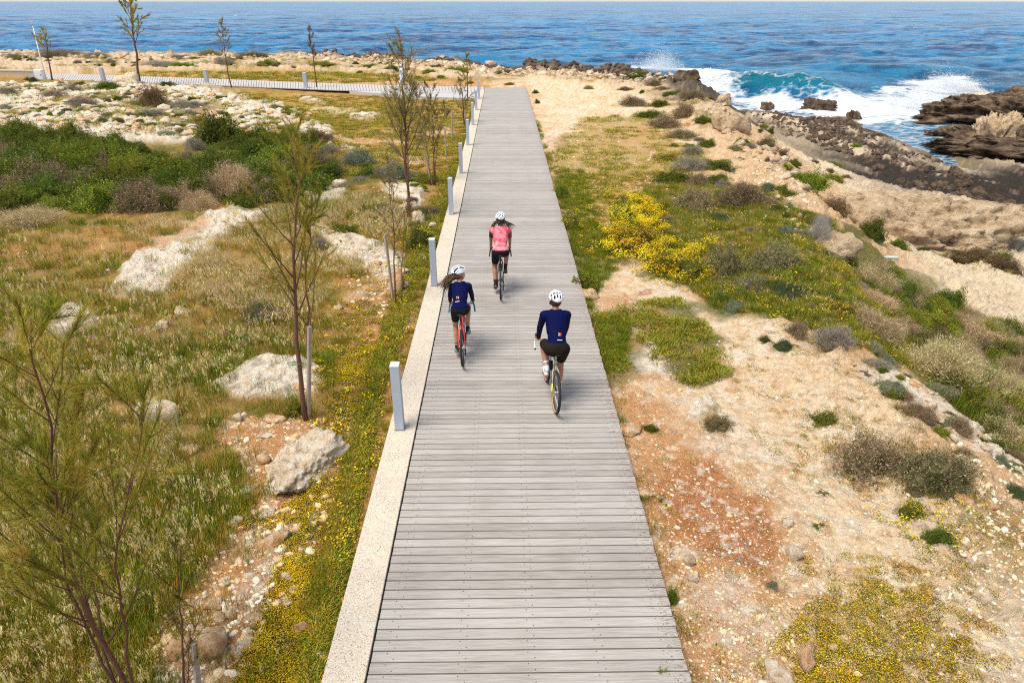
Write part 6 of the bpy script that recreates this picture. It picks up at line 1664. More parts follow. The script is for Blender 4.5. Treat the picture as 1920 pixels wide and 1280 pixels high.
A_ = np.array
def lerp(a, b, t): return A_(a) * (1 - t) + A_(b) * t
def ik(hip, ank, l1, l2, pole):
    hip, ank, pole = A_(hip, dtype=float), A_(ank, dtype=float), A_(pole, dtype=float)
    d = ank - hip; D = min(np.linalg.norm(d), (l1 + l2) * .998); u = d / np.linalg.norm(d)
    a = (l1 * l1 - l2 * l2 + D * D) / (2 * D); h = math.sqrt(max(l1 * l1 - a * a, 0))
    p = pole - u * pole.dot(u); p /= np.linalg.norm(p)
    return hip + u * a + p * h

def body_mesh(bones, mat_, vox=.0095, smooth=6):
    """one continuous skin from tapered bones: (tag, p0, p1, r0, r1[, flatten vector radii])"""
    mb = MB()
    for b in bones:
        tagn, p0, p1, r0, r1 = b[:5]; fl = b[5] if len(b) > 5 else None
        p0, p1 = A_(p0, dtype=float), A_(p1, dtype=float); L = np.linalg.norm(p1 - p0)
        n = max(2, int(L / (min(r0, r1) * .35)) + 1); n = min(n, 26)
        for i in range(n):
            t = i / (n - 1); r = r0 + (r1 - r0) * t
            rr = A_([r, r, r]) * (A_(fl) if fl is not None else 1)
            mb.ball(p0 + (p1 - p0) * t, rr, 12, 8)
    me = mb.build('person', mat_, True)
    o = bpy.data.objects.new('tmp', me); COL.objects.link(o)
    m = o.modifiers.new('r', 'REMESH'); m.mode = 'VOXEL'; m.voxel_size = vox; m.use_smooth_shade = True
    s = o.modifiers.new('s', 'SMOOTH'); s.factor = .5; s.iterations = smooth
    bpy.context.view_layer.update()
    dg = bpy.context.evaluated_depsgraph_get()
    out = bpy.data.meshes.new_from_object(o.evaluated_get(dg)); out.name = 'person'
    bpy.data.objects.remove(o); bpy.data.meshes.remove(me)
    out.materials.clear(); out.materials.append(mat_)
    return out

def mesh_arrays(me):
    V = np.empty(len(me.vertices) * 3, np.float32); me.vertices.foreach_get('co', V); V = V.reshape(-1, 3)
    N = np.empty(len(me.vertices) * 3, np.float32); me.vertices.foreach_get('normal', N); N = N.reshape(-1, 3)
    tot = np.empty(len(me.polygons), np.int32); me.polygons.foreach_get('loop_total', tot)
    vi = np.empty(len(me.loops), np.int32); me.loops.foreach_get('vertex_index', vi)
    st = np.concatenate([[0], np.cumsum(tot)[:-1]])
    F = [vi[st[tot == k][:, None] + np.arange(k)[None]] for k in (3, 4)]
    return V, N, F

def bone_tags(V, bones):
    best = np.full(len(V), 1e9); tg = np.zeros(len(V), int); tt = np.zeros(len(V))
    for i, b in enumerate(bones):
        p0, p1 = A_(b[1], dtype=float), A_(b[2], dtype=float); e = p1 - p0; L2 = e.dot(e) + 1e-9
        t = np.clip((V - p0) @ e / L2, 0, 1); r = b[3] + (b[4] - b[3]) * t
        d = V - (p0 + t[:, None] * e)
        if len(b) > 5: d = d / A_(b[5])
        q = np.linalg.norm(d, axis=1) / r
        s = q < best; best[s] = q[s]; tg[s] = i; tt[s] = t[s]
    return tg, tt

def cloth(name, body, parent, bones, rule, mat_, off=.009, keep=None):
    """garment that follows the body: rule(tagname, t) says which skin it covers"""
    V, N, F = body
    tg, tt = bone_tags(V, bones)
    names = [b[0] for b in bones]
    cov = np.zeros(len(V), bool)
    for nm, lo, hi in rule:
        for i, b in enumerate(names):
            if b == nm: cov |= (tg == i) & (tt >= lo - 1e-6) & (tt <= hi + 1e-6)
    if keep is not None: cov &= keep(V)
    Fk = [f[cov[f].all(1)] for f in F]
    if not sum(len(f) for f in Fk): return None
    used = np.zeros(len(V), bool)
    for f in Fk: used[f.ravel()] = True
    # edge vertices stay near the skin
    bd = np.zeros(len(V), bool)
    for f in F:
        part = cov[f].any(1) & ~cov[f].all(1); bd[f[part].ravel()] = True
    o = np.where(bd, off * .55, off)
    W = V + N * o[:, None]
    mp = np.cumsum(used) - 1
    me = mesh_np(name, W[used], [mp[f] for f in Fk if len(f)], [mat_], None, True)
    ob = link(name, me, parent); return ob

def decal(name, bvh, parent, cx, cz, pts, mat_, dirn, right, up, origin, off=.014):
    """flat print laid on the back of a garment: pts in metres on the right/up plane"""
    V = []
    for (a, b) in pts:
        o = Vector(origin + right * a + up * b) - Vector(dirn) * .6
        h = bvh.ray_cast(o, Vector(dirn), 1.5)
        V.append((h[0] if h[0] else o + Vector(dirn) * .6) - Vector(dirn) * off)
    n = len(pts) // 2
    F = [(i, i + 1, n + i + 1, n + i) for i in range(n - 1)]
    me = mesh_np(name, A_([tuple(v) for v in V]), np.array(F), [mat_], None, True)
    return link(name, me, parent)

def head_parts(root, hc, yaw, pitch, skin, hairkind, helmet_style, beard=False, s=1.0):
    """bones of the head for the body mesh plus helmet, hair and eyes as children"""
    Rm = np.array(Matrix.Rotation(yaw, 3, 'Z') @ Matrix.Rotation(pitch, 3, 'X'))   # local: +y face, +z crown
    def T(p): return hc + Rm @ (A_(p, dtype=float) * s)
    bones = [('head', T((0, -.012, .03)), T((0, .02, .03)), .086 * s, .084 * s), ('head', T((0, .035, -.04)), T((0, .058, -.075)), .058 * s, .042 * s), ('head', T((-.03, .03, -.06)), T((.03, .03, -.06)), .045 * s, .045 * s),
             ('head', T((0, .085, .012)), T((0, .112, -.024)), .011 * s, .016 * s), ('head', T((-.03, .078, .03)), T((.03, .078, .03)), .022 * s, .022 * s), ('head', T((-.018, .093, -.055)), T((.018, .093, -.055)), .012 * s, .012 * s),
             ('head', T((.082, -.01, -.015)), T((.088, -.02, .02)), .014 * s, .017 * s), ('head', T((-.082, -.01, -.015)), T((-.088, -.02, .02)), .014 * s, .017 * s)]
    Mr = Matrix([list(r) for r in Rm])
    for sx in (-1, 1):
        mb = MB(); mb.ball(T((.032 * sx, .089, .010)), .013 * s, 10, 8, 0); mb.ball(T((.032 * sx, .099, .010)), .0065 * s, 8, 6, 1); link('eye', mb.build('eye', [M_eye, M_iris], True), root)
    mb = MB(); mb.tube([T((-.022, .100, -.056)), T((0, .108, -.055)), T((.022, .100, -.056))], .0055 * s, 6); link('mouth', mb.build('mouth', M_lip, True), root)
    # helmet: ventilated shell over a dark liner
    hel = link('helmet', None, root)
    def shell(nu, nv, r, vent, z0):
        V = []; F = []
        for i in range(nv + 1):
            for j in range(nu + 1):
                a = (j / nu - .5) * math.pi * 1.04            # across, ear to ear
                b = (i / nv - .5) * math.pi * 1.04            # front to back
                x = math.sin(a); y = math.sin(b) * math.cos(a); z = math.cos(a) * math.cos(b)
                V.append(T((x * r[0], y * r[1] - .012, z * r[2] + z0)))
        keep = []
        for i in range(nv):
            for j in range(nu):
                a = ((j + .5) / nu - .5) * 2; b = ((i + .5) / nv - .5) * 2
                x = math.sin(a * math.pi * .52); y = math.sin(b * math.pi * .52) * math.cos(a * math.pi * .52); z = math.cos(a * math.pi * .52) * math.cos(b * math.pi * .52)
                low = .02 + (.16 if y < -.55 else .0) + (.10 if y > .6 else 0)
                if y < -.3: low -= .22 * (1 - abs(x)) * (1 if helmet_style != 'long' else .4)
                if z < low: continue
                if vent and vent(x, y, z): continue
                k = i * (nu + 1) + j; F.append((k, k + 1, k + nu + 2, k + nu + 1))
        return A_(V), np.array(F)
    if helmet_style == 'long':
        vent = lambda x, y, z: (abs((x * 2.6) % 1 - .5) < .32) and abs(x) < .86 and -.80 < y < .74 and not (abs(y + .05) < .05) and z > .16
    elif helmet_style == 'spots':
        vent = lambda x, y, z: (((x * 2.9 + .5) % 1 - .5) ** 2 + (((y + .25 * abs(x)) * 2.6 + .2) % 1 - .5) ** 2 * 1.2) < .15 and z > .10
    else:
        vent = lambda x, y, z: ((abs((abs(x) * 2.4 + .5) % 1 - .5) < .33) and (.12 < abs(y) < .42 or .52 < abs(y) < .84) and z > .08) and abs(x) < .9
    V, F = shell(56, 44, (.116, .148, .120), vent, .052)
    me = mesh_np('shell', V, F, [M_shell], None, True)
    o = link('shell', me, hel); so = o.modifiers.new('t', 'SOLIDIFY'); so.thickness = .014; so.offset = -1
    V, F = shell(24, 20, (.100, .132, .104), None, .050)
    link('liner', mesh_np('liner', V, F, [M_liner], None, True), hel)
    mb = MB()
    for sx in (-1, 1): mb.tube([T((.095 * sx, -.03, .03)), T((.090 * sx, .01, -.05)), T((.05 * sx, .045, -.105)), T((0, .055, -.122))], .004, 5)
    link('strap', mb.build('strap', M_liner), hel)
    rs = np.random.default_rng(int(abs(yaw) * 100) + len(hairkind))
    if hairkind == 'short':
        mb = MB(); mb.ball(T((0, -.03, -.005)), A_([.092, .088, .085]) * s, 16, 10)
        if beard: mb.tube([T((.078, .01, -.05)), T((.058, .06, -.095)), T((0, .085, -.118)), T((-.058, .06, -.095)), T((-.078, .01, -.05))], .018, 8)
        link('hair', mb.build('hair', M_hair, True), root)
    elif hairkind == 'curly':
        mb = MB(); mb.ball(T((0, -.045, -.03)), A_([.098, .075, .085]) * s, 14, 9)
        for k in range(90):
            a = rs.uniform(-1.9, 1.9); p = A_([math.sin(a) * .10, -.05 - .05 * math.cos(a), -.02]); L = rs.uniform(.07, .16)
            out = A_([math.sin(a) * 1.0 + .25, -.45, -.55]) + rs.normal(size=3) * .25; t = np.linspace(0, 1, 8)[:, None]
            P = p + out * t * L + np.stack([np.sin(t[:, 0] * 9 + k) * .012, np.cos(t[:, 0] * 9 + k) * .012, -.03 * t[:, 0] ** 2], -1)
            mb.tube([T(q) for q in P], np.linspace(.010, .005, 8), 5)
        link('hair', mb.build('hair', M_hair, True), root)
    elif hairkind == 'long':
        mb = MB(); mb.ball(T((0, -.035, -.01)), A_([.093, .085, .088]) * s, 14, 9)
        st = T((0, -.10, -.03))
        for k in range(150):
            t = np.linspace(0, 1, 12)[:, None]; L = rs.uniform(.17, .28); spr = rs.normal(size=3) * A_([.05, .07, .10])
            dirv = A_([-.80, -.30, -.62]) + spr * 2.2
            P = st + rs.normal(size=3) * .022 + dirv * t * L + A_([0, 0, .05]) * np.sin(t * 3.1) + np.concatenate([np.sin(t * 8 + k * .7) * .012, np.cos(t * 7 + k) * .012, np.sin(t * 9 + k * 1.3) * .018], 1) * (.3 + t)
            mb.tube(P, np.linspace(.008, .0028, 12), 4)
        link('hair', mb.build('hair', M_hair2, True), root)
    return bones

def hand_bones(wr, fwd, side_in, r=1.0):
    """fingers curling round a bar: palm plus four fingers and a thumb"""
    wr = A_(wr); f = A_(fwd) / np.linalg.norm(fwd); s_ = A_(side_in) / np.linalg.norm(side_in); dn = np.cross(s_, f); dn = dn if dn[2] < 0 else -dn
    out = [('hand', wr, wr + f * .075, .026 * r, .030 * r, (1.0, 1.0, .75))]
    for k in range(4):
        L = (.9, 1, .95, .78)[k]; b = wr + f * .085 + s_ * (.030 - .020 * k) + dn * 0.0
        k1 = b + f * .034 * L + dn * .012; k2 = k1 + dn * .030 * L + f * .004; k3 = k2 - f * .022 * L + dn * .006
        out += [('hand', b - f * .03, k1, .0105 * r, .010 * r), ('hand', k1, k2, .010 * r, .0092 * r), ('hand', k2, k3, .0092 * r, .008 * r)]
    b = wr + f * .03 + s_ * .03; k1 = b + s_ * .022 + f * .02 + dn * .02; k2 = k1 + dn * .022 - s_ * .012
    out += [('hand', b, k1, .013 * r, .0115 * r), ('hand', k1, k2, .0115 * r, .009 * r)]
    return out

# ------------------------------------------------------------ bicycles
WR = .345
def make_bike(kind, crank):
    P = dict(red=(M_red, M_tealtape, M_blk, M_rim), black=(M_darkm, M_blk, M_blk, M_rim), raw=(M_raw, M_whtape, M_tanwall, M_rim))[kind]
    fr, tape, wall, rim = P
    root = link('bicycle', None)
    tw = .021 if kind != 'raw' else .024
    bb = A_([0, .425, .275]); sc = A_([0, .265, .765]); ht = A_([0, .795, .775]); hb = A_([0, .835, .635]); ra = A_([0, 0, WR]); fa = A_([0, 1.01, WR])
    f = MB()
    f.tube([bb, sc], .016, 10); f.tube([lerp(bb, sc, .94), ht - (ht - hb) * .12], .0165, 10); f.tube([bb, hb + (ht - hb) * .15], .021, 10); f.tube([ht, hb], .021, 10); f.tube([bb - A_([.038, 0, 0]), bb + A_([.038, 0, 0])], .023, 10)
    link('frame', f.build('frame', fr, True), root)
    st = MB()
    for sx in (-1, 1):
        st.tube([lerp(bb, sc, .92) + A_([.012 * sx, 0, 0]), lerp(sc, ra, .4) + A_([.050 * sx, 0, 0]), ra + A_([.066 * sx, 0, 0])], [.011, .0095, .009], 8)
        st.tube([bb + A_([.02 * sx, -.01, 0]), lerp(bb, ra, .35) + A_([.050 * sx, 0, 0]), ra + A_([.066 * sx, 0, 0])], [.012, .011, .009], 8)
    link('stays', st.build('stays', fr, True), root)
    if kind == 'raw':
        mb = MB()
        for sx in (-1, 1): mb.tube([lerp(sc, ra, .72) + A_([.060 * sx, 0, 0]), ra + A_([.0665 * sx, 0, 0])], .0115, 8)
        mb.tube([lerp(bb, sc, .8), lerp(bb, sc, .95)], .0175, 8)
        mb.tube([hb + A_([0, 0, 0]), ht], .0225, 10)
        link('painted_tips', mb.build('painted_tips', M_yelf, True), root)
    fk = MB(); fk.tube([hb, hb + (hb - ht) * .15], .018, 8)
    for sx in (-1, 1): fk.tube([hb + (hb - ht) * .12 + A_([.03 * sx, 0, 0]), hb + (fa - hb) * .45 + A_([.052 * sx, -.012, 0]), fa + A_([.052 * sx, 0, 0])], [.015, .013, .009], 8)
    link('fork', fk.build('fork', fr if kind != 'raw' else M_yelf, True), root)
    for nm, c in (('rear', ra), ('front', fa)):
        w = link('wheel', None, root, tuple(c))
        def ring(mb, r, t, seg=56, s2=10, mi=0, sx=1.0, x0=0):
            a = np.arange(seg) / seg * 2 * np.pi; b = np.arange(s2) / s2 * 2 * np.pi
            A2, B2 = np.meshgrid(a, b, indexing='ij'); rr = r + t * np.cos(B2)
            V = np.stack([x0 + t * sx * np.sin(B2), rr * np.cos(A2), rr * np.sin(A2)], -1).reshape(-1, 3)
            i = np.arange(seg * s2).reshape(seg, s2); F = np.stack([i, np.roll(i, -1, 0), np.roll(np.roll(i, -1, 0), -1, 1), np.roll(i, -1, 1)], -1).reshape(-1, 4)
            mb.add(V, [tuple(q) for q in F], mi)
        t = MB(); ring(t, WR - tw, tw); link('tyre', t.build('tyre', M_blk, True), w)
        if kind == 'raw':
            t = MB(); ring(t, WR - tw - .010, tw * .80, sx=1.22); link('tyre_wall', t.build('tyre_wall', M_tanwall, True), w)
        t = MB(); ring(t, WR - 2 * tw - .010, .014, s2=8, sx=.85); link('rim', t.build('rim', rim, True), w)
        t = MB(); t.tube([(-.045, 0, 0), (-.03, 0, 0), (.03, 0, 0), (.045, 0, 0)], [.012, .022, .022, .012], 10); link('hub', t.build('hub', M_steel, True), w)
        t = MB()
        for k in range(24):
            a = k / 24 * 2 * np.pi; x = .028 * (1 if k % 2 else -1); a2 = a + (.35 if k % 4 < 2 else -.35)
            t.tube([(x, .02 * math.cos(a2), .02 * math.sin(a2)), (0, (WR - 2 * tw - .012) * math.cos(a), (WR - 2 * tw - .012) * math.sin(a))], .0012, 3, caps=False)
        link('spokes', t.build('spokes', M_steel), w)
        t = MB(); t.tube([(-.040, 0, 0), (-.038, 0, 0)], .075, 20); link('brake_disc', t.build('brake_disc', M_steel), w)
    # drivetrain on the right
    ang = crank; rgt = A_([0, math.cos(ang), math.sin(ang)]) * .1725; peds = {}
    cr = link('crankset', None, root)
    t = MB()
    for sx, v in ((1, rgt), (-1, -rgt)):
        t.tube([bb + A_([.055 * sx, 0, 0]), bb + v + A_([.068 * sx, 0, 0])], [.015, .011], 8); peds[sx] = bb + v + A_([.115 * sx, 0, 0])
    link('crank_arm', t.build('crank_arm', M_darkm, True), cr)
    t = MB(); t.tube([bb + A_([.044, 0, 0]), bb + A_([.049, 0, 0])], .092, 28); link('chainring', t.build('chainring', M_darkm), cr)
    for sx in (1, -1): t = MB(); t.box(peds[sx], (.09, .065, .018), bev=.003); link('pedal', t.build('pedal', M_darkm), cr)
    t = MB()
    for i, r_ in enumerate((.068, .058, .048, .038)): t.tube([ra + A_([.030 + .006 * i, 0, 0]), ra + A_([.034 + .006 * i, 0, 0])], r_, 18)
    link('cassette', t.build('cassette', M_steel), root)
    t = MB(); t.tube([ra + A_([.048, 0, .068]), bb + A_([.047, 0, .09])], .004, 4); t.tube([ra + A_([.048, .02, -.15]), bb + A_([.047, 0, -.09])], .004, 4); t.tube([ra + A_([.048, 0, -.068]), ra + A_([.048, .02, -.15])], .004, 4)
    link('chain', t.build('chain', M_darkm), root)
    t = MB(); t.tube([ra + A_([.062, 0, -.03]), ra + A_([.060, .0, -.09]), ra + A_([.055, .03, -.16])], [.016, .014, .016], 8); link('derailleur', t.build('derailleur', M_darkm, True), root)
    sp = sc + (sc - bb) / np.linalg.norm(sc - bb) * .155
    t = MB(); t.tube([sc, sp], .0135, 10); t.tube([sc - A_([0, 0, .02]), sc + A_([0, 0, .004])], .019, 10); link('seatpost', t.build('seatpost', M_darkm if kind != 'raw' else M_raw, True), root)
    t = MB()
    for y0, wd, hh in ((-.10, .066, .018), (-.06, .070, .022), (-.01, .050, .022), (.05, .028, .020), (.11, .020, .018), (.15, .018, .014)): t.ball(sp + A_([0, y0 + .02, .028]), (wd, .045, hh), 12, 8)
    link('saddle', t.build('saddle', M_blk, True), root)
    hs = ht + (ht - hb) / np.linalg.norm(ht - hb) * .04; bc = hs + A_([0, .095, .02])
    t = MB(); t.tube([ht, hs], .018, 8); t.tube([hs, bc], .016, 8); link('stem', t.build('stem', M_darkm, True), root)
    t = MB(); hoods = {}
    for sx in (-1, 1):
        q = [bc, bc + A_([.10 * sx, .004, .004]), bc + A_([.195 * sx, .01, .0]), bc + A_([.215 * sx, .035, -.002]), bc + A_([.222 * sx, .085, -.03]), bc + A_([.235 * sx, .085, -.085]), bc + A_([.242 * sx, .04, -.125]), bc + A_([.246 * sx, -.05, -.140])]
        t.tube(q, [.013, .013, .015, .016, .016, .016, .016, .016], 8)
    link('handlebar', t.build('handlebar', tape, True), root)
    for sx in (-1, 1):
        t = MB(); h = bc + A_([.218 * sx, .075, .0]); t.tube([h, h + A_([0, .05, .022]), h + A_([0, .075, .045])], [.019, .017, .014], 8); hoods[sx] = h
        t.tube([h + A_([0, .06, .01]), h + A_([.004 * sx, .075, -.04]), h + A_([.008 * sx, .055, -.095])], [.008, .006, .005], 6)
        link('brake_lever', t.build('brake_lever', M_blk, True), root)
        if kind == 'raw':
            t = MB(); t.tube([bc + A_([.2465 * sx, -.05, -.140]), bc + A_([.2475 * sx, -.062, -.1415])], .0175, 8); link('bar_end', t.build('bar_end', M_blk), root)
    if kind != 'red':
        t = MB(); mid = lerp(bb, hb, .5) + A_([0, .0, .05]); t.tube([mid - A_([0, .05, .08]), mid + A_([0, .03, .06])], .036, 10); link('bottle', t.build('bottle', M_blk, True), root)
    return root, peds, sp, hoods, bc

def add_matrix(p, M): return M @ Vector(p)

def rider(kind, px, py, heading, lean, crank, label_p, label_b, grp):
    base = on_plane([px], [py], 0.0)[0]
    bike, peds, sp, hoods, bc = make_bike(kind, crank)
    root = link('person', None)
    female = kind == 'red'; k = .94 if female else (1.06 if kind == 'raw' else 1.0)
    skin = M_skin if female else M_skin2
    hip = A_([0, sp[1] + .005, sp[2] + .115])
    sw = .085 if female else .10
    lf = {'red': .80, 'black': .62, 'raw': .60}[kind]
    tl = .49 * k
    chest = hip + A_([0, math.sin(lf * 1.15), math.cos(lf * 1.15)]) * tl
    neck = chest + A_([0, .055, .075]); hc = neck + A_([0, .055 if not female else .04, .125])
    if female: chest[0] += .01
    shw = (.155 if female else .178) * (1.0 if kind != 'raw' else 1.04)
    W = 1.0 if not female else .88
    bones = [('pelvis', hip + A_([-.05, 0, -.02]), hip + A_([.05, 0, -.02]), .118 * W * (1.08 if female else 1), .118 * W * (1.08 if female else 1)),
             ('spine', hip, lerp(hip, chest, .5), .112 * W, .108 * W, (1.22, 1, 1)), ('chest', lerp(hip, chest, .5), lerp(hip, chest, .93), .108 * W, .118 * W, (1.38, 1, 1)),
             ('clav', chest + A_([-shw * .8, 0, -.012]), chest + A_([shw * .8, 0, -.012]), .074 * W, .074 * W), ('trap', chest + A_([-.05, .0, .02]), chest + A_([.05, .0, .02]), .066, .066),
             ('neck', chest + A_([0, .01, .03]), hc - A_([0, 0.01, .05]), .056 * W, .052 * W)]
    yaw = {'red': -R(62), 'black': R(4), 'raw': R(3)}[kind]; pit = {'red': R(2), 'black': R(4), 'raw': R(6)}[kind]
    bones += head_parts(root, hc, yaw, pit, skin, {'red': 'long', 'black': 'curly', 'raw': 'short'}[kind], {'red': 'long', 'black': 'spots', 'raw': 'rows'}[kind], kind == 'raw', 1.0)
    shoes = {}
    for sx in (-1, 1):
        sh = chest + A_([shw * sx, .01, -.005]); hd = hoods[sx] + A_([-.004 * sx, -.055, .040]) if kind != 'raw' else bc + A_([.205 * sx, -.035, .035])
        el = ik(sh, hd, .285 * k, .255 * k, (sx * 1.0, -.15, -.75 if kind != 'raw' else -.5))
        bones += [('uparm', sh, el, .056 * W, .042 * W), ('forearm', el, hd, .042 * W, .028 * W)]
        f = hoods[sx] + A_([0, .05, .02]) - hd
        bones += hand_bones(hd, (0, .9, -.12), (-sx, 0, 0))
        pd = peds[sx]; hj = hip + A_([sw * sx, .005, -.035]); ank = pd + A_([-.008 * sx, -.075, .105])
        kn = ik(hj, ank, .44 * k, .435 * k, (sx * .12, 1, .35))
        bones += [('thigh', hj, kn, .092 * (W * 1.04), .060 * W), ('shin', kn, lerp(kn, ank, .35), .058 * W, .060 * W), ('shin2', lerp(kn, ank, .35) - A_([0, .008, 0]), ank, .058 * W, .036 * W),
                  ('foot', ank, pd + A_([0, .07, .035]), .036, .028), ('foot', ank + A_([0, -.03, -.045]), pd + A_([0, .03, .032]), .032, .034)]
        sm = MB()
        for t in np.linspace(0, 1, 9):
            sm.ball(lerp(pd + A_([0, -.105, .050]), pd + A_([0, .115, .038]), t), (.040 - .006 * abs(t - .6) , .042, .036 - .010 * t), 12, 8, 0)
        sm.ball(ank + A_([0, 0, -.035]), (.040, .046, .045), 12, 8, 1)
        sm.box(pd + A_([0, .0, .016]), (.074, .245, .016), 2, bev=.004)
        cols = dict(red=[M_teal, M_red, M_red], black=[mat('black_shoe', (.02, .02, .022), rough=.4), M_blk, M_sole], raw=[mat('white_shoe', (.66, .66, .66)), M_grn, M_sole])[kind]
        link('shoe', sm.build('shoe', cols, True), root)
    me = body_mesh(bones, skin)
    ob = link('body', me, root)
    body = mesh_arrays(me)
    jm, am1 = dict(red=(M_navy, M_navyarm), black=(M_pink, M_maroon), raw=(M_navy, M_navyarm))[kind]
    low = hip[2] + .035
    jersey = cloth('jersey', body, root, bones, [('pelvis', 0, 1), ('spine', 0, 1), ('chest', 0, 1), ('clav', 0, 1), ('trap', 0, 1), ('neck', 0, .12), ('uparm', 0, .10), ('thigh', 0, .2)], jm, .014, lambda V: (V[:, 2] > low - .02 - .10 * (V[:, 1] - hip[1])) & (V[:, 2] < chest[2] + .105))
    slv = .99 if kind != 'black' else .99
    rules = [('uparm', .05, 1)] if kind == 'black' else [('uparm', .05, 1), ('forearm', 0, .88)]
    if kind == 'black': rules = [('uparm', .05, .82)]
    cloth('sleeve', body, root, bones, rules, am1, .010, lambda V: V[:, 0] > 0)
    cloth('sleeve', body, root, bones, rules, am1 if kind != 'black' else M_maroon2, .010, lambda V: V[:, 0] < 0)
    sl = {'red': .62, 'black': .78, 'raw': .80}[kind]
    cloth('shorts', body, root, bones, [('pelvis', 0, 1), ('spine', 0, .5), ('thigh', 0, sl)], {'red': M_black, 'black': M_black, 'raw': M_blackb}[kind], .008 if kind != 'raw' else .018, lambda V: (V[:, 2] < low + .01 + .05))
    if kind == 'red':
        for lo, hi, mm in ((.62, .70, M_sockb), (.70, .76, M_lbl), (.76, .82, M_red), (.82, 1.0, M_sockb)): cloth('sock', body, root, bones, [('shin2', lo, hi), ('foot', 0, .02)] if hi == 1.0 else [('shin2', lo, hi)], mm, .005)
    elif kind == 'black': cloth('sock', body, root, bones, [('shin2', .58, 1)], M_sockb, .005)
    else:
        for lo, hi, mm in ((.52, .62, M_sockw), (.62, .67, M_steel), (.67, .71, M_sockw), (.71, .76, M_steel), (.76, 1.0, M_sockw)): cloth('sock', body, root, bones, [('shin2', lo, hi)], mm, .005)
    # prints on the back of the jersey
    if jersey:
        Vj, Nj, Fj = mesh_arrays(jersey.data)
        bv = BVHTree.FromPolygons([tuple(v) for v in Vj], [tuple(f) for ff in Fj for f in ff])
        ax = chest - hip; ax /= np.linalg.norm(ax); rt = A_([1., 0, 0]); dr = np.cross(rt, ax); dr = dr if dr[1] > 0 else -dr
        dr = np.cross(ax, rt); dr = dr / np.linalg.norm(dr); dr = dr if dr[1] > 0 else -dr
        def strip(nm, x0, z0, x1, z1, w, m_, n=5, off=.004):
            a = A_([x0, z0]); b = A_([x1, z1]); e = (b - a) / np.linalg.norm(b - a); q = A_([-e[1], e[0]]) * w / 2
            pts = [tuple(lerp(a, b, i / (n - 1)) + q) for i in range(n)] + [tuple(lerp(a, b, i / (n - 1)) - q) for i in range(n)]
            decal(nm, bv, root, 0, 0, pts, m_, dr, rt, ax, hip + ax * 0, off)
        if kind != 'black':
            cx, cz = (-.035, .165) if female else (.030, .175); c0 = .010; c1 = .030
            for a, m_ in ((45, M_orange), (135, M_white2), (225, M_orange) if female else (225, M_white2), (315, M_white2) if female else (315, M_orange)):
                ca, sa = math.cos(R(a)), math.sin(R(a)); strip('logo', cx + ca * c0, cz + sa * c0, cx + ca * c1, cz + sa * c1, .013, m_, 3)
            strip('reflective_tab', cx - .045, .085, cx + .035, .085, .010, M_white2, 6)
            strip('pocket_seam', -.13, .235, .13, .235, .006, M_black, 12, .003)
            for sx in (-1, 1): strip('pocket_seam', sx * .055, .09, sx * .055, .232, .003, M_black, 6, .003)
        else:
            for i in range(8):
                a0, a1 = i / 8 * 6.283, (i + 1) / 8 * 6.283; strip('logo', .018 * math.cos(a0) - .01, .20 + .018 * math.sin(a0), .018 * math.cos(a1) - .01, .20 + .018 * math.sin(a1), .005, M_black, 2)
            strip('pocket_seam', -.13, .235, .13, .235, .004, M_maroon, 12, .003)
            strip('waistband', -.12, .075, .12, .075, .016, M_red, 12, .004)
    M = Matrix.Translation((base[0], base[1], .004)) @ Matrix.Rotation(heading, 4, 'Z') @ Matrix.Rotation(lean, 4, 'Y')
    M = M @ Matrix.Scale({'red': .940, 'black': .955, 'raw': .960}[kind], 4)
    for o in (bike, root): o.matrix_world = M
    tag(root, label_p, 'person', grp); tag(bike, label_b, 'bicycle', 'bicycles')
rider('red', 868, 684, R(1.5), R(-1.5), R(78), 'long-haired cyclist in navy jersey and pale helmet looking to the side', 'red bicycle with teal bar tape ridden by the long-haired cyclist', 'cyclists on the boardwalk')
rider('black', 938.5, 560, R(0.5), R(0.5), R(66), 'cyclist in pink jersey and white helmet, riding ahead in the middle', 'black bicycle with red rear stays ridden by the cyclist in pink', 'cyclists on the boardwalk')
rider('raw', 1040, 771, R(5.0), R(2.5), R(-96), 'broad cyclist in navy jersey and loose dark shorts, riding nearest', 'bare metal bicycle with yellow stay tips and tan tyre walls', 'cyclists on the boardwalk')

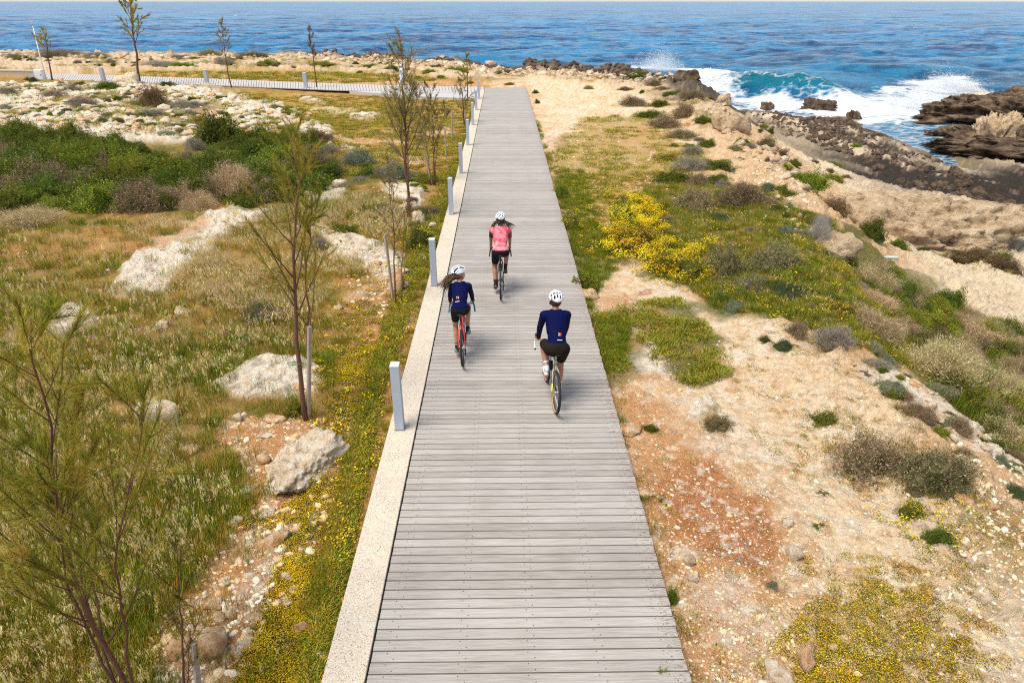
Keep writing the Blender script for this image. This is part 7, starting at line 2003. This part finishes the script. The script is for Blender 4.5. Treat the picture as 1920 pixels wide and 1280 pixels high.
# far walker on the side boardwalk
def walker():
    b = on_plane([756], [169.5], 0.0)[0]; root = link('person', None)
    H = A_([0, 0, .88]); ch = H + A_([.03, 0, .44]); hc = ch + A_([.02, 0, .22])
    bones = [('pelvis', H + A_([-.05, 0, 0]), H + A_([.05, 0, 0]), .13, .13), ('spine', H, ch, .12, .14, (1, 1.2, 1)), ('clav', ch + A_([0, -.15, 0]), ch + A_([0, .15, 0]), .075, .075), ('neck', ch, hc, .05, .05), ('head', hc, hc + A_([.02, 0, .04]), .09, .095), ('head', hc + A_([.09, 0, 0]), hc + A_([.105, 0, -.02]), .014, .016), ('head', hc + A_([.04, 0, -.05]), hc + A_([.06, 0, -.07]), .05, .04)]
    for sy, ft, hx in ((-1, -.33, .22), (1, .36, -.25)):
        an = A_([ft, .09 * sy, .09 + (.05 if ft < 0 else 0)]); hj = H + A_([0, .09 * sy, -.03]); kn = ik(hj, an, .42, .42, (1, 0, .1))
        bones += [('thigh', hj, kn, .095, .065), ('shin', kn, an, .062, .042), ('foot', an, an + A_([.15, 0, -.04]), .04, .035)]
        sh = ch + A_([0, .19 * sy, .0]); wr = H + A_([hx, .24 * sy, -.02]); el = ik(sh, wr, .28, .26, (-1, sy * .3, -.3))
        bones += [('uparm', sh, el, .055, .045), ('forearm', el, wr, .042, .03)] + hand_bones(wr, (wr - el), (0, -sy, 0))
    me = body_mesh(bones, M_skin, .013, 4); link('body', me, root); body = mesh_arrays(me)
    cloth('shirt', body, root, bones, [('spine', .15, 1), ('clav', 0, 1), ('uparm', 0, 1), ('forearm', 0, .9), ('neck', 0, .2)], M_lgrey, .015)
    cloth('trousers', body, root, bones, [('pelvis', 0, 1), ('spine', 0, .25), ('thigh', 0, 1), ('shin', 0, .9)], M_lgrey, .018)
    cloth('shoe', body, root, bones, [('foot', 0, 1)], M_blk, .014)
    mb = MB(); mb.ball(hc + A_([0, 0, .055]), (.108, .10, .085), 14, 8); mb.ball(hc + A_([.10, 0, .05]), (.07, .07, .012), 10, 6); link('cap', mb.build('cap', M_white2, True), root)
    for s_ in (-1, 1): mb = MB(); mb.ball(hc + A_([.10, .03 * s_, .02]), .012, 8, 6); link('eye', mb.build('eye', M_iris, True), root)
    mb = MB(); mb.tube([hc + A_([.108, -.02, -.045]), hc + A_([.112, .02, -.045])], .006, 5); link('mouth', mb.build('mouth', M_lip, True), root)
    root.location = (b[0], b[1], .012); root.rotation_euler.z = R(190); tag(root, 'person in pale grey clothes and white cap walking on the side boardwalk', 'person')
walker()
